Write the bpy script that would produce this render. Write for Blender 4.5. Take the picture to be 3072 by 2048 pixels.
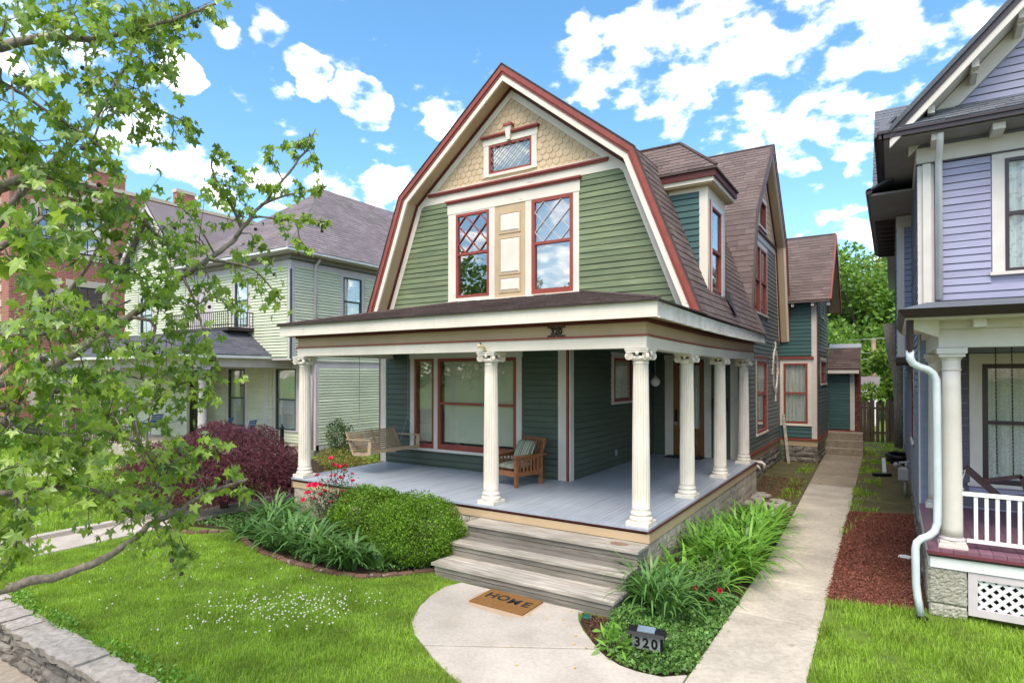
import bpy, math, random
import numpy as np
from mathutils import Vector, Matrix
random.seed(7); rng = np.random.default_rng(11)
for o in list(bpy.data.objects): bpy.data.objects.remove(o)
scene = bpy.context.scene
COL = scene.collection
R = math.radians

# ------------------------------------------------------------ camera, sky, sun, exposure
CAM = Vector((2.82, -7.894, 2.948))
cd = bpy.data.cameras.new('camera'); cam = bpy.data.objects.new('camera', cd); COL.objects.link(cam)
cd.sensor_width = 36; cd.lens = 20.85; cd.shift_y = 0.0273; cd.clip_end = 2000; cd.clip_start = 0.05
cam.location = CAM; cam.rotation_euler = (R(90) + 0.0082, 0, 0.5703)
scene.camera = cam
scene.view_settings.view_transform = 'Standard'; scene.view_settings.look = 'None'
scene.view_settings.exposure = 1.48; scene.view_settings.gamma = 1.0
SUN_EL, SUN_AZ = 58.0, 166.0     # azimuth clockwise from +Y
sd = bpy.data.lights.new('sun', 'SUN'); sd.energy = 1.35; sd.angle = R(35); sd.color = (1.0, 0.91, 0.79)
sun = bpy.data.objects.new('sun', sd); COL.objects.link(sun)
sun.rotation_euler = (R(90 - SUN_EL), 0, -R(SUN_AZ) + math.pi)
sun.location = (0, -10, 20)

LIMBS = [
 (0.06,0.008,[(-3.7,-6.13,2.8),(-3.51,-6.02,2.88),(-3.29,-5.76,3.0),(-3.19,-5.57,3.16),(-3.07,-5.38,3.34),(-3.02,-5.23,3.47),(-2.95,-5.07,3.63),(-2.82,-4.86,3.87),(-2.7,-4.68,4.05),(-2.71,-4.45,4.25),(-2.71,-4.33,4.42),(-2.73,-4.1,4.72),(-2.62,-3.92,5.0),(-2.51,-3.73,5.34),(-2.5,-3.61,5.62)]),
 (0.045,0.014,[(-2.66,-6.41,1.37),(-2.51,-6.31,1.42),(-2.43,-6.14,1.45),(-2.38,-5.99,1.46),(-2.25,-5.78,1.54),(-2.24,-5.54,1.65),(-2.25,-5.43,1.73),(-2.17,-5.26,1.8),(-2.1,-5.1,1.92),(-2.0,-4.92,1.99),(-1.94,-4.76,2.03)]),
 (0.06,0.015,[(-2.65,-6.42,4.18),(-2.49,-6.33,4.27),(-2.49,-6.2,4.37),(-2.47,-6.08,4.43),(-2.4,-5.91,4.38),(-2.32,-5.74,4.33),(-2.33,-5.51,4.25),(-2.4,-5.31,4.12)]),
 (0.05,0.01,[(-2.91,-6.36,5.31),(-2.87,-6.22,5.43),(-2.76,-6.03,5.55),(-2.68,-5.98,5.56),(-2.48,-5.73,5.61),(-2.34,-5.41,5.82),(-2.24,-5.11,6.05),(-2.16,-4.94,6.2)]),
 (0.04,0.01,[(-5.52,-5.64,2.76),(-5.05,-5.34,3.27),(-4.73,-5.14,3.72),(-4.47,-4.98,4.13),(-4.22,-4.94,4.43),(-3.91,-4.86,4.72)]),
 (0.05,0.01,[(-5.0,-5.79,4.27),(-4.55,-5.51,4.84),(-4.26,-5.33,5.15),(-4.09,-5.22,5.37),(-3.96,-5.14,5.53),(-3.78,-5.03,5.89),(-3.66,-4.96,6.13),(-3.61,-4.92,6.47)]),
 (0.02,0.006,[(-2.34,-6.47,5.0),(-2.24,-6.4,4.92),(-2.23,-6.28,4.88),(-2.2,-6.14,4.8),(-2.11,-5.97,4.69),(-2.11,-5.84,4.62),(-2.03,-5.79,4.48)]),
 (0.02,0.006,[(-2.6,-6.4,4.77),(-2.49,-6.33,4.67),(-2.32,-6.21,4.49),(-2.33,-6.1,4.45),(-2.26,-5.94,4.3),(-2.46,-5.83,4.19),(-2.66,-5.6,3.97),(-2.67,-5.49,3.83)]),
 (0.02,0.006,[(-2.71,-4.33,4.42),(-2.71,-4.45,4.64),(-2.73,-4.58,4.82),(-2.78,-4.61,5.01),(-2.72,-4.58,5.2)]),
 (0.016,0.006,[(-2.73,-4.1,4.72),(-2.54,-3.98,4.81),(-2.43,-3.79,4.89),(-2.3,-3.6,4.98)]),
 (0.016,0.006,[(-2.68,-4.42,4.31),(-2.62,-4.27,4.53),(-2.45,-4.04,4.54),(-2.22,-3.66,4.57)]),
 (0.018,0.006,[(-2.7,-4.68,4.05),(-2.44,-4.51,4.0),(-2.38,-4.35,3.92),(-2.3,-4.17,3.68)]),
 (0.02,0.006,[(-3.02,-5.23,3.47),(-2.64,-5.22,3.18),(-2.47,-5.23,2.81),(-2.38,-5.05,2.89),(-2.28,-4.87,2.95)]),
 (0.018,0.006,[(-2.17,-5.26,1.8),(-2.24,-5.31,1.9),(-2.19,-5.4,2.05),(-2.18,-5.27,2.23),(-2.13,-5.0,2.35)]),
 (0.03,0.008,[(-1.87,-6.63,2.68),(-1.65,-6.48,2.62),(-1.57,-6.31,2.57),(-1.59,-6.09,2.52),(-1.7,-5.8,2.48),(-2.01,-5.52,2.27)]),
 (0.025,0.008,[(-1.62,-6.69,2.27),(-1.41,-6.56,2.27),(-1.57,-6.31,2.24),(-1.79,-5.97,2.13),(-2.05,-5.66,1.89)]),
 (0.025,0.008,[(-2.0,-6.59,3.16),(-1.77,-6.45,3.19),(-1.92,-6.19,3.24),(-2.27,-5.81,3.41),(-2.58,-5.43,3.57)]),
 (0.02,0.008,[(-0.57,-6.98,3.44),(-0.45,-6.91,3.52),(-0.5,-6.82,3.6),(-0.55,-6.74,3.69)]),
 (0.014,0.006,[(-3.78,-5.03,5.89),(-3.01,-5.24,5.5),(-2.74,-5.18,5.34),(-2.66,-4.9,5.27)]),
 (0.014,0.006,[(-2.82,-4.86,3.87),(-2.61,-4.85,3.59),(-2.45,-4.86,3.3),(-2.25,-4.85,3.06)]),
]
CLUMPS = [(-2.19,-6.38,5.35,0.25),(-2.38,-6.14,5.57,0.3),(-2.42,-5.94,5.72,0.3),(-2.34,-5.77,5.8,0.28),(-2.36,-5.54,5.91,0.25),(-2.39,-5.32,5.96,0.25),(-2.3,-5.15,6.05,0.2),(-2.24,-4.99,6.15,0.13),(-2.33,-6.0,5.43,0.18),(-2.34,-5.76,5.55,0.25),(-2.33,-5.52,5.66,0.28),(-2.36,-5.3,5.7,0.22),(-2.26,-5.24,5.88,0.2),(-2.27,-5.48,5.45,0.2),(-2.33,-5.28,5.5,0.13),(-2.16,-6.36,4.88,0.2),(-2.28,-6.2,5.01,0.12),(-2.31,-5.86,5.19,0.18),(-2.26,-5.71,5.07,0.18),(-2.58,-5.44,5.37,0.2),(-1.91,-6.43,4.62,0.2),(-2.07,-6.29,4.59,0.2),(-2.15,-6.11,4.83,0.15),(-2.17,-6.0,4.71,0.2),(-2.15,-5.87,4.66,0.2),(-2.07,-5.82,4.5,0.2),(-2.58,-5.44,5.15,0.2),(-2.66,-5.26,5.27,0.16),(-2.67,-5.03,5.23,0.13),(-2.66,-4.9,5.27,0.1),(-1.94,-6.45,4.4,0.2),(-2.09,-6.31,4.3,0.25),(-2.16,-6.11,4.43,0.2),(-2.26,-5.94,4.37,0.25),(-2.29,-5.72,4.33,0.2),(-0.41,-6.88,3.6,0.16),(-0.57,-6.75,3.69,0.13),(-0.44,-6.9,3.46,0.15),(-0.48,-6.81,3.54,0.14),(-2.37,-6.01,4.17,0.22),(-2.43,-5.81,4.16,0.22),(-2.48,-5.6,4.14,0.25),(-2.33,-5.51,4.29,0.2),(-2.46,-5.35,4.05,0.25),(-2.78,-5.79,3.83,0.12),(-2.62,-5.57,3.88,0.18),(-2.58,-5.43,3.83,0.2),(-2.54,-5.17,4.24,0.22),(-2.61,-4.98,4.45,0.15),(-2.58,-5.07,4.0,0.25),(-2.61,-4.86,4.24,0.2),(-2.72,-4.58,5.16,0.11),(-2.76,-4.6,4.9,0.14),(-2.71,-4.45,4.77,0.2),(-2.62,-4.27,4.97,0.15),(-2.51,-4.2,5.15,0.11),(-2.5,-3.85,5.4,0.1),(-2.47,-3.71,5.53,0.09),(-2.43,-3.68,5.29,0.1),(-2.57,-4.01,4.86,0.14),(-2.43,-3.79,4.89,0.1),(-2.35,-3.63,4.97,0.09),(-2.7,-4.32,4.58,0.2),(-2.49,-4.07,4.56,0.14),(-2.34,-3.86,4.54,0.1),(-2.27,-3.69,4.56,0.09),(-2.55,-4.22,4.27,0.12),(-2.38,-3.88,4.31,0.08),(-2.61,-4.73,3.85,0.2),(-2.49,-4.54,3.95,0.2),(-2.41,-4.37,3.88,0.18),(-2.32,-4.19,3.75,0.09),(-2.47,-4.64,3.65,0.13),(-2.24,-6.15,3.5,0.18),(-2.32,-5.97,3.46,0.2),(-2.38,-5.77,3.52,0.18),(-2.46,-5.58,3.44,0.18),(-2.6,-5.32,3.77,0.2),(-2.68,-5.13,3.57,0.2),(-2.62,-4.97,3.58,0.2),(-1.9,-6.41,3.28,0.25),(-1.97,-6.22,3.27,0.22),(-2.03,-6.02,3.26,0.2),(-1.67,-6.5,3.05,0.2),(-1.78,-6.33,3.11,0.2),(-2.27,-5.69,3.08,0.2),(-2.49,-5.36,3.2,0.25),(-2.48,-5.12,3.29,0.25),(-2.38,-4.94,3.34,0.2),(-2.38,-5.06,3.06,0.2),(-2.29,-4.87,3.06,0.16),(-2.31,-5.24,2.95,0.2),(-2.32,-5.01,2.79,0.13),(-2.32,-4.89,2.83,0.09),(-1.61,-6.46,2.81,0.22),(-1.93,-6.18,2.89,0.2),(-2.09,-5.94,2.92,0.2),(-2.13,-5.72,2.85,0.2),(-2.31,-5.48,2.91,0.2),(-1.55,-6.54,2.64,0.25),(-1.64,-6.36,2.68,0.25),(-1.71,-6.16,2.69,0.25),(-1.88,-5.91,2.67,0.22),(-1.94,-5.72,2.69,0.2),(-2.04,-5.54,2.61,0.18),(-1.53,-6.52,2.43,0.2),(-1.5,-6.38,2.47,0.22),(-1.55,-6.18,2.47,0.22),(-1.61,-5.98,2.48,0.2),(-1.8,-5.75,2.47,0.16),(-1.53,-6.28,2.27,0.14),(-2.28,-5.22,2.4,0.14),(-2.16,-5.14,2.29,0.11),(-2.1,-4.98,2.35,0.11),(-2.19,-5.4,2.24,0.2),(-2.18,-5.27,2.12,0.2),(-2.15,-5.49,2.01,0.2),(-2.1,-5.1,2.03,0.16),(-2.0,-4.92,2.01,0.14),(-1.97,-4.78,1.95,0.09),(-1.43,-6.57,2.27,0.18),(-1.52,-6.39,2.23,0.16),(-1.76,-6.07,2.12,0.2),(-1.91,-5.81,2.09,0.2),(-2.05,-5.66,1.86,0.18),(-2.09,-5.45,1.74,0.18),(-2.05,-5.3,1.75,0.14),(-2.08,-5.32,1.54,0.1),(-2.09,-5.21,1.45,0.09),(-1.36,-6.53,2.12,0.13),(-1.45,-6.58,2.0,0.1),(-1.41,-6.56,1.91,0.08)]
LOBES = [(-0.303,0.829,0.47,0.9958),(-0.219,0.844,0.489,0.9963),(-0.17,0.888,0.427,0.9938),(-0.072,0.896,0.438,0.9949),(0.016,0.898,0.44,0.9963),(0.09,0.899,0.428,0.9981),(-0.253,0.878,0.406,0.9977),(-0.129,0.921,0.367,0.9974),(-0.044,0.941,0.336,0.9981),(-0.384,0.794,0.471,0.9987),(-0.32,0.859,0.399,0.999),(-0.356,0.826,0.438,0.999),(-0.447,0.749,0.488,0.9994),(-0.754,0.469,0.46,0.9995),(-0.712,0.52,0.472,0.9993),(-0.562,0.678,0.473,0.9996),(-0.693,0.571,0.441,0.9996),(-0.636,0.641,0.429,0.9995),(-0.581,0.69,0.431,0.9989),(-0.737,0.546,0.398,0.9994),(-0.666,0.63,0.401,0.9995),(-0.623,0.669,0.404,0.9995),(-0.579,0.709,0.403,0.9996),(-0.703,0.58,0.412,0.9997),(-0.789,0.44,0.428,0.9996),(-0.855,0.412,0.315,0.9983),(-0.839,0.45,0.306,0.999),(-0.865,0.383,0.325,0.9992),(-0.877,0.283,0.388,0.9974),(-0.868,0.267,0.419,0.9993),(-0.824,0.493,0.278,0.9986),(-0.784,0.55,0.287,0.9984),(-0.739,0.609,0.288,0.9983),(-0.685,0.667,0.294,0.9985),(-0.635,0.713,0.298,0.9991),(-0.132,0.939,0.317,0.9987),(-0.05,0.951,0.304,0.9989),(-0.201,0.92,0.338,0.9991),(-0.051,0.973,0.224,0.9993),(-0.09,0.972,0.216,0.9994),(-0.025,0.978,0.209,0.9995),(-0.376,0.764,0.524,0.9993),(-0.351,0.783,0.513,0.9995),(-0.805,0.437,0.402,0.9998),(-0.199,0.911,0.36,0.9995)]

world = bpy.data.worlds.new('World'); scene.world = world; world.use_nodes = True
nt = world.node_tree; nt.nodes.clear()
def N(t, **k):
    n = nt.nodes.new(t)
    for a, b in k.items(): setattr(n, a, b)
    return n
def math_(op, a, b=None, c=None):
    n = N('ShaderNodeMath', operation=op)
    for i, v in enumerate((a, b, c)):
        if v is None: continue
        if isinstance(v, (int, float)): n.inputs[i].default_value = v
        else: nt.links.new(v, n.inputs[i])
    return n.outputs[0]
sky = N('ShaderNodeTexSky', sky_type='NISHITA'); sky.sun_disc = False
sky.sun_elevation = R(SUN_EL); sky.sun_rotation = R(SUN_AZ); sky.air_density = 1.0; sky.dust_density = 1.6; sky.ozone_density = 2.0
hsv = N('ShaderNodeHueSaturation'); hsv.inputs['Saturation'].default_value = 1.22; hsv.inputs['Value'].default_value = 1.2; hsv.inputs['Hue'].default_value = 0.49
nt.links.new(sky.outputs[0], hsv.inputs['Color'])
tc = N('ShaderNodeTexCoord')
sep = N('ShaderNodeSeparateXYZ'); nt.links.new(tc.outputs['Generated'], sep.inputs[0])
zc = math_('ADD', math_('MAXIMUM', sep.outputs[2], 0.0), 0.32)
cmb = N('ShaderNodeCombineXYZ')
nt.links.new(math_('DIVIDE', sep.outputs[0], zc), cmb.inputs[0]); nt.links.new(math_('DIVIDE', sep.outputs[1], zc), cmb.inputs[1])
nz = N('ShaderNodeTexNoise'); nz.inputs['Scale'].default_value = 15.0; nz.inputs['Detail'].default_value = 9; nz.inputs['Roughness'].default_value = 0.58
nt.links.new(cmb.outputs[0], nz.inputs['Vector'])
nz2 = N('ShaderNodeTexNoise'); nz2.inputs['Scale'].default_value = 1.3; nz2.inputs['Detail'].default_value = 2
nt.links.new(cmb.outputs[0], nz2.inputs['Vector'])
wn_ = N('ShaderNodeTexNoise'); wn_.inputs['Scale'].default_value = 5.0; wn_.inputs['Detail'].default_value = 5; nt.links.new(cmb.outputs[0], wn_.inputs['Vector'])
w1_ = N('ShaderNodeVectorMath', operation='SUBTRACT'); nt.links.new(wn_.outputs['Color'], w1_.inputs[0]); w1_.inputs[1].default_value = (0.5, 0.5, 0.5)
w2_ = N('ShaderNodeVectorMath', operation='MULTIPLY_ADD'); nt.links.new(w1_.outputs[0], w2_.inputs[0]); w2_.inputs[1].default_value = (0.13, 0.13, 0.09); nt.links.new(tc.outputs['Generated'], w2_.inputs[2])
w3_ = N('ShaderNodeVectorMath', operation='NORMALIZE'); nt.links.new(w2_.outputs[0], w3_.inputs[0])
lob = None
for (x, y, z, c) in LOBES:                      # where the cumulus banks stand in the sky
    dp = N('ShaderNodeVectorMath', operation='DOT_PRODUCT'); dp.inputs[1].default_value = (x, y, z)
    nt.links.new(w3_.outputs[0], dp.inputs[0])
    mr = N('ShaderNodeMapRange', interpolation_type='SMOOTHSTEP'); nt.links.new(dp.outputs['Value'], mr.inputs[0])
    mr.inputs[1].default_value = 1 - (1 - c) * 1.08; mr.inputs[2].default_value = 1.0
    lob = mr.outputs[0] if lob is None else math_('MAXIMUM', lob, mr.outputs[0])
# away from the view the cover goes on as broken cumulus of the same kind
fw = (-0.54, 0.842, 0.03)
dp = N('ShaderNodeVectorMath', operation='DOT_PRODUCT'); dp.inputs[1].default_value = fw; nt.links.new(tc.outputs['Generated'], dp.inputs[0])
mr = N('ShaderNodeMapRange'); nt.links.new(dp.outputs['Value'], mr.inputs[0]); mr.inputs[1].default_value = 0.62; mr.inputs[2].default_value = 0.45
far = math_('MULTIPLY', mr.outputs[0], math_('MULTIPLY', nz2.outputs[0], 1.1))
vr = N('ShaderNodeTexVoronoi', feature='SMOOTH_F1'); vr.inputs['Scale'].default_value = 11.0; vr.inputs['Smoothness'].default_value = 0.6
vw = N('ShaderNodeVectorMath', operation='MULTIPLY_ADD'); nt.links.new(w1_.outputs[0], vw.inputs[0]); vw.inputs[1].default_value = (0.28, 0.28, 0.0); nt.links.new(cmb.outputs[0], vw.inputs[2]); nt.links.new(vw.outputs[0], vr.inputs['Vector'])
nzs = math_('ADD', math_('MULTIPLY', math_('SUBTRACT', nz.outputs[0], 0.5), 2.3), math_('MULTIPLY', math_('SUBTRACT', 0.42, vr.outputs['Distance']), 1.1))
dens = math_('ADD', nzs, math_('MULTIPLY', math_('MAXIMUM', lob, far), 0.78))
cr = N('ShaderNodeMapRange', interpolation_type='SMOOTHSTEP'); nt.links.new(dens, cr.inputs[0]); cr.inputs[1].default_value = 0.26; cr.inputs[2].default_value = 1.3
mixc = N('ShaderNodeMix', data_type='RGBA'); nt.links.new(cr.outputs[0], mixc.inputs[0]); nt.links.new(hsv.outputs[0], mixc.inputs[6])
mixc.inputs[7].default_value = (15.5, 14.1, 12.8, 1)
bg = N('ShaderNodeBackground'); bg.inputs[1].default_value = 0.096
nt.links.new(mixc.outputs[2], bg.inputs[0])
wo = N('ShaderNodeOutputWorld'); nt.links.new(bg.outputs[0], wo.inputs[0])

# ------------------------------------------------------------ materials
def base_mat(name):
    m = bpy.data.materials.new(name); m.use_nodes = True
    t = m.node_tree; t.nodes.clear()
    out = t.nodes.new('ShaderNodeOutputMaterial'); b = t.nodes.new('ShaderNodeBsdfPrincipled')
    t.links.new(b.outputs[0], out.inputs[0])
    return m, t, b, out
def rand_node(t):
    g = t.nodes.new('ShaderNodeNewGeometry'); oi = t.nodes.new('ShaderNodeObjectInfo')
    a = t.nodes.new('ShaderNodeMath'); a.operation = 'ADD'; t.links.new(g.outputs['Random Per Island'], a.inputs[0]); t.links.new(oi.outputs['Random'], a.inputs[1])
    f = t.nodes.new('ShaderNodeMath'); f.operation = 'FRACT'; t.links.new(a.outputs[0], f.inputs[0])
    return g, f.outputs[0]
def mk(name, c, c2=None, scale=6, stretch=(1, 1, 1), rough=0.6, bump=0.15, rnd=0.06, spec=0.35, dirt=0.12, dscale=0.8, detail=5, lo=0.35, hi=0.65, speck=None):
    m, t, b, out = base_mat(name)
    c2 = c2 or tuple(v * 0.86 for v in c)
    g, r = rand_node(t)
    mp = t.nodes.new('ShaderNodeVectorMath'); mp.operation = 'MULTIPLY'; mp.inputs[1].default_value = stretch
    t.links.new(g.outputs['Position'], mp.inputs[0])
    off = t.nodes.new('ShaderNodeVectorMath'); off.operation = 'ADD'; t.links.new(mp.outputs[0], off.inputs[0])
    rs = t.nodes.new('ShaderNodeMath'); rs.operation = 'MULTIPLY'; t.links.new(r, rs.inputs[0]); rs.inputs[1].default_value = 17.0 if rnd else 0.0
    t.links.new(rs.outputs[0], off.inputs[1])
    n = t.nodes.new('ShaderNodeTexNoise'); n.inputs['Scale'].default_value = scale; n.inputs['Detail'].default_value = detail; n.inputs['Roughness'].default_value = 0.62
    t.links.new(off.outputs[0], n.inputs['Vector'])
    mr = t.nodes.new('ShaderNodeMapRange'); t.links.new(n.outputs[0], mr.inputs[0]); mr.inputs[1].default_value = lo; mr.inputs[2].default_value = hi
    mx = t.nodes.new('ShaderNodeMix'); mx.data_type = 'RGBA'; t.links.new(mr.outputs[0], mx.inputs[0])
    mx.inputs[6].default_value = (*c, 1); mx.inputs[7].default_value = (*c2, 1)
    n2 = t.nodes.new('ShaderNodeTexNoise'); n2.inputs['Scale'].default_value = dscale; n2.inputs['Detail'].default_value = 4
    t.links.new(g.outputs['Position'], n2.inputs['Vector'])
    m2 = t.nodes.new('ShaderNodeMapRange'); t.links.new(n2.outputs[0], m2.inputs[0]); m2.inputs[1].default_value = 0.3; m2.inputs[2].default_value = 0.7
    m2.inputs[3].default_value = 1 - dirt; m2.inputs[4].default_value = 1 + dirt * 0.6
    m3 = t.nodes.new('ShaderNodeMapRange'); t.links.new(r, m3.inputs[0]); m3.inputs[3].default_value = 1 - rnd; m3.inputs[4].default_value = 1 + rnd
    mm = t.nodes.new('ShaderNodeMath'); mm.operation = 'MULTIPLY'; t.links.new(m2.outputs[0], mm.inputs[0]); t.links.new(m3.outputs[0], mm.inputs[1])
    vs = t.nodes.new('ShaderNodeVectorMath'); vs.operation = 'SCALE'; t.links.new(mx.outputs[2], vs.inputs[0]); t.links.new(mm.outputs[0], vs.inputs['Scale'])
    colout = vs.outputs[0]
    if speck:                                    # (colour, scale, threshold): peeling, chips, grit
        n3 = t.nodes.new('ShaderNodeTexNoise'); n3.inputs['Scale'].default_value = speck[1]; n3.inputs['Detail'].default_value = 6
        sv = t.nodes.new('ShaderNodeVectorMath'); sv.operation = 'MULTIPLY'; sv.inputs[1].default_value = speck[3] if len(speck) > 3 else (1, 1, 1)
        t.links.new(g.outputs['Position'], sv.inputs[0]); t.links.new(sv.outputs[0], n3.inputs['Vector'])
        m4 = t.nodes.new('ShaderNodeMapRange'); t.links.new(n3.outputs[0], m4.inputs[0]); m4.inputs[1].default_value = speck[2]; m4.inputs[2].default_value = speck[2] + 0.06
        mx2 = t.nodes.new('ShaderNodeMix'); mx2.data_type = 'RGBA'; t.links.new(m4.outputs[0], mx2.inputs[0]); t.links.new(colout, mx2.inputs[6]); mx2.inputs[7].default_value = (*speck[0], 1)
        colout = mx2.outputs[2]
    t.links.new(colout, b.inputs['Base Color'])
    b.inputs['Roughness'].default_value = rough; b.inputs['Specular IOR Level'].default_value = spec
    if bump:
        bp = t.nodes.new('ShaderNodeBump'); bp.inputs['Strength'].default_value = bump; bp.inputs['Distance'].default_value = 0.02
        t.links.new(n.outputs[0], bp.inputs['Height']); t.links.new(bp.outputs[0], b.inputs['Normal'])
    return m
def mkleaf(name, c, c2, trans=0.3, rough=0.45, var=0.35, spec=0.35):
    m, t, b, out = base_mat(name)
    g, r = rand_node(t)
    mx = t.nodes.new('ShaderNodeMix'); mx.data_type = 'RGBA'; t.links.new(r, mx.inputs[0]); mx.inputs[6].default_value = (*c, 1); mx.inputs[7].default_value = (*c2, 1)
    n2 = t.nodes.new('ShaderNodeTexNoise'); n2.inputs['Scale'].default_value = 2.2; n2.inputs['Detail'].default_value = 3; t.links.new(g.outputs['Position'], n2.inputs['Vector'])
    m2 = t.nodes.new('ShaderNodeMapRange'); t.links.new(n2.outputs[0], m2.inputs[0]); m2.inputs[1].default_value = 0.3; m2.inputs[2].default_value = 0.7; m2.inputs[3].default_value = 1 - var; m2.inputs[4].default_value = 1 + var
    vs = t.nodes.new('ShaderNodeVectorMath'); vs.operation = 'SCALE'; t.links.new(mx.outputs[2], vs.inputs[0]); t.links.new(m2.outputs[0], vs.inputs['Scale'])
    t.links.new(vs.outputs[0], b.inputs['Base Color']); b.inputs['Roughness'].default_value = rough; b.inputs['Specular IOR Level'].default_value = spec
    tr = t.nodes.new('ShaderNodeBsdfTranslucent'); 
    v2 = t.nodes.new('ShaderNodeVectorMath'); v2.operation = 'MULTIPLY'; t.links.new(vs.outputs[0], v2.inputs[0]); v2.inputs[1].default_value = (1.25, 1.25, 0.6)
    t.links.new(v2.outputs[0], tr.inputs[0])
    ms = t.nodes.new('ShaderNodeMixShader'); ms.inputs[0].default_value = trans; t.links.new(b.outputs[0], ms.inputs[1]); t.links.new(tr.outputs[0], ms.inputs[2]); t.links.new(ms.outputs[0], out.inputs[0])
    return m
def mkglass(name, refl=0.10, tint=(0.94, 0.96, 0.95), rough=0.01, k=0.6):
    m, t, b, out = base_mat(name); t.nodes.remove(b)
    tr = t.nodes.new('ShaderNodeBsdfTransparent'); tr.inputs[0].default_value = (*tint, 1)
    gl = t.nodes.new('ShaderNodeBsdfGlossy'); gl.inputs['Roughness'].default_value = rough; gl.inputs['Color'].default_value = (1, 1, 1, 1)
    fr = t.nodes.new('ShaderNodeFresnel'); fr.inputs[0].default_value = 1.5
    ad = t.nodes.new('ShaderNodeMath'); ad.operation = 'ADD'; ad.operation = 'MULTIPLY_ADD'; t.links.new(fr.outputs[0], ad.inputs[0]); ad.inputs[1].default_value = k; ad.inputs[2].default_value = refl; ad.use_clamp = True
    n = t.nodes.new('ShaderNodeTexNoise'); n.inputs['Scale'].default_value = 1.3; n.inputs['Detail'].default_value = 1
    g = t.nodes.new('ShaderNodeNewGeometry'); t.links.new(g.outputs['Position'], n.inputs['Vector'])
    bp = t.nodes.new('ShaderNodeBump'); bp.inputs['Strength'].default_value = 0.05; bp.inputs['Distance'].default_value = 0.05; t.links.new(n.outputs[0], bp.inputs['Height']); t.links.new(bp.outputs[0], gl.inputs['Normal'])
    ms = t.nodes.new('ShaderNodeMixShader'); t.links.new(ad.outputs[0], ms.inputs[0]); t.links.new(tr.outputs[0], ms.inputs[1]); t.links.new(gl.outputs[0], ms.inputs[2]); t.links.new(ms.outputs[0], out.inputs[0])
    return m
def mklace(name, c, cut=0.5, scale=22):
    """curtain cloth with woven openings"""
    m, t, b, out = base_mat(name)
    g = t.nodes.new('ShaderNodeNewGeometry')
    n = t.nodes.new('ShaderNodeTexNoise'); n.inputs['Scale'].default_value = scale; n.inputs['Detail'].default_value = 3; t.links.new(g.outputs['Position'], n.inputs['Vector'])
    mr = t.nodes.new('ShaderNodeMapRange'); t.links.new(n.outputs[0], mr.inputs[0]); mr.inputs[1].default_value = cut - 0.06; mr.inputs[2].default_value = cut + 0.06; mr.inputs[3].default_value = 0.74; mr.inputs[4].default_value = 1.0
    b.inputs['Base Color'].default_value = (*c, 1); b.inputs['Roughness'].default_value = 0.9
    t.links.new(mr.outputs[0], b.inputs['Alpha'])
    return m
CREAM = mk('cream_paint', (0.77, 0.70, 0.58), (0.71, 0.64, 0.53), scale=3, rough=0.5, bump=0.05, rnd=0.02, dirt=0.11, speck=((0.50, 0.44, 0.35), 6, 0.70, (0.6, 0.6, 3)))
CREAMOLD = mk('cream_paint_weathered', (0.76, 0.73, 0.66), (0.62, 0.57, 0.48), scale=5, rough=0.6, bump=0.12, rnd=0.03, dirt=0.14, speck=((0.36, 0.32, 0.27), 9, 0.68))
COLUMNW = mk('column_paint', (0.78, 0.71, 0.60), (0.66, 0.60, 0.50), scale=5, stretch=(1, 1, 0.35), rough=0.5, bump=0.05, rnd=0.02, dirt=0.08)
TAN = mk('tan_paint', (0.52, 0.38, 0.23), (0.48, 0.35, 0.21), scale=3, rough=0.6, bump=0.05, rnd=0.03, dirt=0.06)
TANSH = mk('tan_shingle_paint', (0.60, 0.45, 0.28), (0.52, 0.39, 0.24), scale=9, stretch=(3, 3, 1), rough=0.7, bump=0.12, rnd=0.07, dirt=0.06)
RED = mk('oxblood_paint', (0.31, 0.07, 0.047), (0.26, 0.055, 0.038), scale=6, rough=0.45, bump=0.06, rnd=0.04, dirt=0.12)
DKRED = mk('dark_oxblood_paint', (0.12, 0.022, 0.018), None, scale=6, rough=0.5, bump=0.06, rnd=0.04)
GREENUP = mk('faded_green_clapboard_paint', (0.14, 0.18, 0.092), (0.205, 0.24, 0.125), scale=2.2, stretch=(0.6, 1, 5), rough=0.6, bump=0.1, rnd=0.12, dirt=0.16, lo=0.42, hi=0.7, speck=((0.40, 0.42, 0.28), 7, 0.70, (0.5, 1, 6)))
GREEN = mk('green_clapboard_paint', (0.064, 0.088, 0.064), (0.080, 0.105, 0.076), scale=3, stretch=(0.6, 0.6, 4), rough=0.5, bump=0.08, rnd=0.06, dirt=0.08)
TEAL = mk('teal_green_clapboard_paint', (0.042, 0.105, 0.098), (0.055, 0.12, 0.11), scale=3, stretch=(0.6, 0.6, 4), rough=0.45, bump=0.08, rnd=0.06, dirt=0.08)
SIDEGR = mk('sky_sheen_clapboard_paint', (0.155, 0.185, 0.18), (0.12, 0.145, 0.14), scale=3, stretch=(0.6, 0.6, 4), rough=0.4, bump=0.08, rnd=0.1, dirt=0.12, spec=0.5)  # green siding paint with the sky's reflection greyed into its colour
FLOOR = mk('blue_grey_deck_paint', (0.385, 0.425, 0.475), (0.33, 0.365, 0.405), scale=3, stretch=(2, 0.4, 1), rough=0.42, bump=0.06, rnd=0.035, dirt=0.12, speck=((0.20, 0.22, 0.24), 5, 0.74, (4, 0.6, 1)))
ROOF = mk('mauve_brown_shingle', (0.185, 0.14, 0.126), (0.125, 0.093, 0.085), scale=60, rough=0.9, bump=0.3, rnd=0.17, dirt=0.14, spec=0.15, detail=3)
ROOFD = mk('weathered_brown_shingle', (0.13, 0.095, 0.085), (0.085, 0.062, 0.057), scale=30, rough=0.95, bump=0.5, rnd=0.2, dirt=0.2, spec=0.1)
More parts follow.
